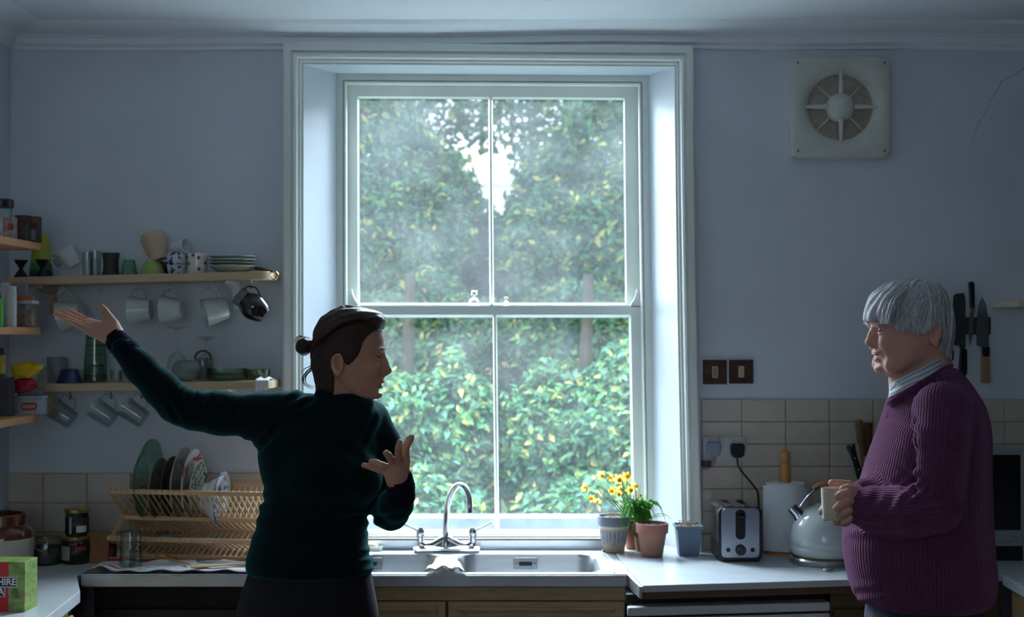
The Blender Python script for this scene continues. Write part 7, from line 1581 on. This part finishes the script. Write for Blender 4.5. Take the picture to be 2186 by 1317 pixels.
# shirt collar
def stripe_mat():
    m = mat('striped_shirt', (206, 214, 222), .8, var=.03, bump=.2, bscale=500); nt = m.node_tree; N = nt.nodes; L = nt.links; at = N.new('ShaderNodeAttribute'); at.attribute_name = 'stripe'
    ml = N.new('ShaderNodeMath'); ml.operation = 'FRACT'; L.new(at.outputs['Fac'], ml.inputs[0]); rp = N.new('ShaderNodeValToRGB'); rp.color_ramp.interpolation = 'CONSTANT'; e = rp.color_ramp.elements
    e[0].color = rgb(206, 214, 222); e[1].position = .82; e[1].color = rgb(92, 96, 108); L.new(ml.outputs[0], rp.inputs[0]); L.new(rp.outputs[0], N['Principled BSDF'].inputs['Base Color']); return m
SHIRT = stripe_mat()
rows = []; st = []
topc, botc = [], []
n = 44
for i in range(n + 1):
    t = i / n; a = math.radians(180 * 1.0 * (t * 2 - 1))          # from the throat round the near side, nape, far side
    # near/far ring: angle 0 = nape, +-pi = throat
    x = 1962 + 60 * math.cos(a) * (1.0 if math.cos(a) > 0 else 1.0); yy = -.078 * math.sin(a) * 1.0
    tt = (1 - math.cos(a)) / 2; ytop = 757 + 62 * tt ** 1.05; ybot = 787 + 62 * tt ** .9
    r = []
    for j in range(5):
        v = j / 4; q = pm_(x + (2 if math.cos(a) > 0 else -4) * v - 0, ytop + (ybot - ytop) * v, yy * (1 + .16 * v)); r.append(tuple(q)); st.append(v * 3.2 + .35)
    rows.append(r)
m_ = MB().grid(rows); so_ = m_.build('shirt_collar', SHIRT, man, smooth=True, solid=.004, fixn=True)
at = so_.data.attributes.new('stripe', 'FLOAT', 'POINT'); at.data.foreach_set('value', st)
# collar point at the throat
V1 = [pm_(1901, 818, -.03), pm_(1912, 812, -.055), pm_(1926, 828, -.07), pm_(1912, 850, -.062), pm_(1903, 840, -.035)]
mb = MB(); mb.add([Vector(v) for v in V1] + [Vector(v) + Vector((.0, .006, 0)) for v in V1], [(0, 1, 2, 3, 4), (9, 8, 7, 6, 5)] + [(i, (i + 1) % 5, 5 + (i + 1) % 5, 5 + i) for i in range(5)])
co = mb.build('collar_point', SHIRT, man, bevel=.002); at = co.data.attributes.new('stripe', 'FLOAT', 'POINT'); at.data.foreach_set('value', [.1, .4, 1.3, 2.1, 1.4] * 2)

# ribbed purple sweater
def rib_mat():
    m = mat('purple_wool', (92, 54, 86), .95, col2=(106, 64, 86), vscale=130, sheen=.55, stint=(190, 140, 190), spec=.1); nt = m.node_tree; N = nt.nodes; L = nt.links; b = N['Principled BSDF']
    at = N.new('ShaderNodeAttribute'); at.attribute_name = 'rib'; sn = N.new('ShaderNodeMath'); sn.operation = 'SINE'; mu = N.new('ShaderNodeMath'); mu.operation = 'MULTIPLY'; mu.inputs[1].default_value = 2 * math.pi
    L.new(at.outputs['Fac'], mu.inputs[0]); L.new(mu.outputs[0], sn.inputs[0]); bp = N.new('ShaderNodeBump'); bp.inputs['Strength'].default_value = .5; bp.inputs['Distance'].default_value = .003; L.new(sn.outputs[0], bp.inputs['Height'])
    nz = N.new('ShaderNodeTexNoise'); nz.inputs['Scale'].default_value = 420; b2 = N.new('ShaderNodeBump'); b2.inputs['Strength'].default_value = .35; b2.inputs['Distance'].default_value = .002; L.new(nz.outputs['Fac'], b2.inputs['Height']); L.new(bp.outputs[0], b2.inputs['Normal']); L.new(b2.outputs[0], b.inputs['Normal'])
    tc = N.new('ShaderNodeTexCoord'); L.new(tc.outputs['Object'], nz.inputs['Vector']); return m
PURP = rib_mat()
fs = SDF((mx_(1785, 900), YM - .36, mz(1300)), (mx_(2135, 1200), YM + .34, mz(755)), .0052)
colM([(1290, 1845, 2100, -.150, .160), (1278, 1832, 2112, -.165, .170), (1258, 1822, 2116, -.176, .180), (1220, 1812, 2117, -.184, .186), (1180, 1805, 2113, -.188, .188), (1130, 1806, 2109, -.188, .188), (1080, 1822, 2107, -.184, .186), (1040, 1840, 2106, -.180, .184), (1000, 1853, 2105, -.176, .182), (960, 1867, 2105, -.174, .180), (920, 1882, 2103, -.172, .178), (885, 1894, 2097, -.166, .172), (858, 1902, 2088, -.152, .158), (835, 1910, 2076, -.128, .134), (815, 1925, 2064, -.104, .108), (798, 1948, 2050, -.086, .090), (784, 1974, 2038, -.072, .076)], fs, 0, n=2.25, capk=.012)
nA = [pm_(2014, 880, -.175), pm_(2010, 940, -.215), pm_(2006, 1010, -.232), pm_(2004, 1072, -.225)]; nB = [pm_(2000, 1084, -.222), pm_(1950, 1092, -.200), pm_(1900, 1090, -.155), pm_(1862, 1086, -.130), pm_(1842, 1084, -.118)]
fs.chain(nA, [.074, .070, .066, .063], .012); fs.chain(nB, [.062, .060, .056, .053, .046], .014)
fA = [pm_(2000, 880, .175), pm_(1992, 1000, .21), pm_(1985, 1060, .20)]; fB = [pm_(1985, 1062, .20), pm_(1920, 1060, .11), pm_(1868, 1056, Z0 + .075), pm_(1846, 1054, Z0 + .055)]
fs.chain(fA, [.072, .068, .062], .022); fs.chain(fB, [.060, .054, .046, .038], .014)
fs.chain([pm_(1944, 900, -.185), pm_(1943, 960, -.205), pm_(1950, 1025, -.215)], [.018, .034, .030], .016, 's')
# neckline opening
fs.cone(pm_(1966, 772, 0), pm_(1990, 850, 0), .066, .060, .004, 's', sq=((0, 1, 0), 1.05))
V_, Q_ = fs.mesh(2)
def seg_dist(V, pts):
    best = np.full(len(V), 9.0); ua = np.zeros(len(V))
    for a, b in zip(pts[:-1], pts[1:]):
        a, b = np.array(a), np.array(b); e = b - a; t = np.clip(((V - a) @ e) / (e @ e), 0, 1); q = V - (a + t[:, None] * e); d = np.linalg.norm(q, axis=1)
        w = e / np.linalg.norm(e); r1 = np.cross(w, [0, 1.0, .2]); r1 /= np.linalg.norm(r1); r2 = np.cross(w, r1); an = np.arctan2(q @ r2, q @ r1); m = d < best; ua[m] = an[m]; best = np.minimum(best, d)
    return best, ua
dn1, u1 = seg_dist(V_, nA); dn2, u2 = seg_dist(V_, nB); df1, v1 = seg_dist(V_, fA); df2, v2 = seg_dist(V_, fB)
cxm = np.interp(V_[:, 2], [mz(1290), mz(1100), mz(850)], [mx_(1970, 1290), mx_(1962, 1100), mx_(1990, 850)])
ang = np.arctan2(V_[:, 1] - YM, -(V_[:, 0] - cxm)); rib = ang * .165 / .0086
for d, u, lim, R_ in ((dn1, u1, .088, .07), (dn2, u2, .074, .058), (df1, v1, .085, .07), (df2, v2, .07, .052)):
    m = d < lim; rib[m] = u[m] * R_ / .0078
N_ = normals(V_, Q_); qx, qy = px_of(V_), py_of(V_)
near = V_[:, 1] < YM
dsp = (fold(1960, 1050, 30, 22, .0060, 34, 26, .3) + fold(1990, 1075, 70, 26, .0050, 30, 40) + fold(1945, 1010, -60, 26, .004, 30, 34) + fold(1900, 1085, 10, 34, .0030, 60, 40, .3) + fold(1925, 900, -62, 30, .0042, 26, 70) + fold(1860, 1270, 80, 30, .004, 26, 90) + fold(1845, 1130, 85, 34, .004, 24, 60) + fold(1930, 830, -40, 24, .003, 30, 26)) * near
V_ = V_ + N_ * dsp[:, None]
sweaterM = np_obj('sweater', V_, Q_, PURP, man, attrs={'rib': rib})
# round neckband and cuffs
rows = []
for i in range(49):
    a = 2 * math.pi * (i % 48) / 48; tt = (1 - math.cos(a)) / 2; c = Vector(pm_(1964 + 66 * math.cos(a), 781 + 80 * tt ** .95, -.088 * math.sin(a))); rows.append(c)
nb = MB().tube(rows[:-1], .0085, 8, closed=True, flat=(1.3, .8)).build('neckband', PURP, man, smooth=True)
def cuffM(a, b, ra, rb):
    o = cuff([a, a * .5 + b * .5, b], [ra, (ra + rb) / 2, rb], PURP, man, wrk=.0); A = np.array(a); B = np.array(b); V = np.array([v.co[:] for v in o.data.vertices]) + np.array(man.location); _, u = seg_dist(V, [A, B])
    at = o.data.attributes.new('rib', 'FLOAT', 'POINT'); at.data.foreach_set('value', (u * .05 / .0075).astype(np.float32)); return o
cuffM(pm_(1823, 1079, -.112), pm_(1850, 1085, -.124), .0395, .0475); cuffM(pm_(1836, 1049, Z0 + .050), pm_(1850, 1054, Z0 + .058), .031, .036)

JEAN = mat('blue_denim', (26, 38, 66), .85, var=.2, vscale=60, bump=.3, bscale=300)
ft = SDF((mx_(1820, 1290), YM - .25, .05), (mx_(2130, 1290), YM + .27, mz(1262)), .010)
colM([(1268, 1860, 2092, -.145, .150), (1317, 1852, 2096, -.150, .155), (1420, 1856, 2092, -.150, .155)], ft)
for sy in (-1, 1): ft.chain([pm_(1968, 1400, sy * .085), pm_(1962, 1700, sy * .095), (man.location.x + .0, YM + sy * .10, .09)], [.115, .078, .062], .05)
V_, Q_ = ft.mesh(1); np_obj('jeans', V_, Q_, JEAN, man)
for sy in (-1, 1): shoe(man.location.x + .02, YM + sy * .10, -.97, .1 * sy, man, SHOE)
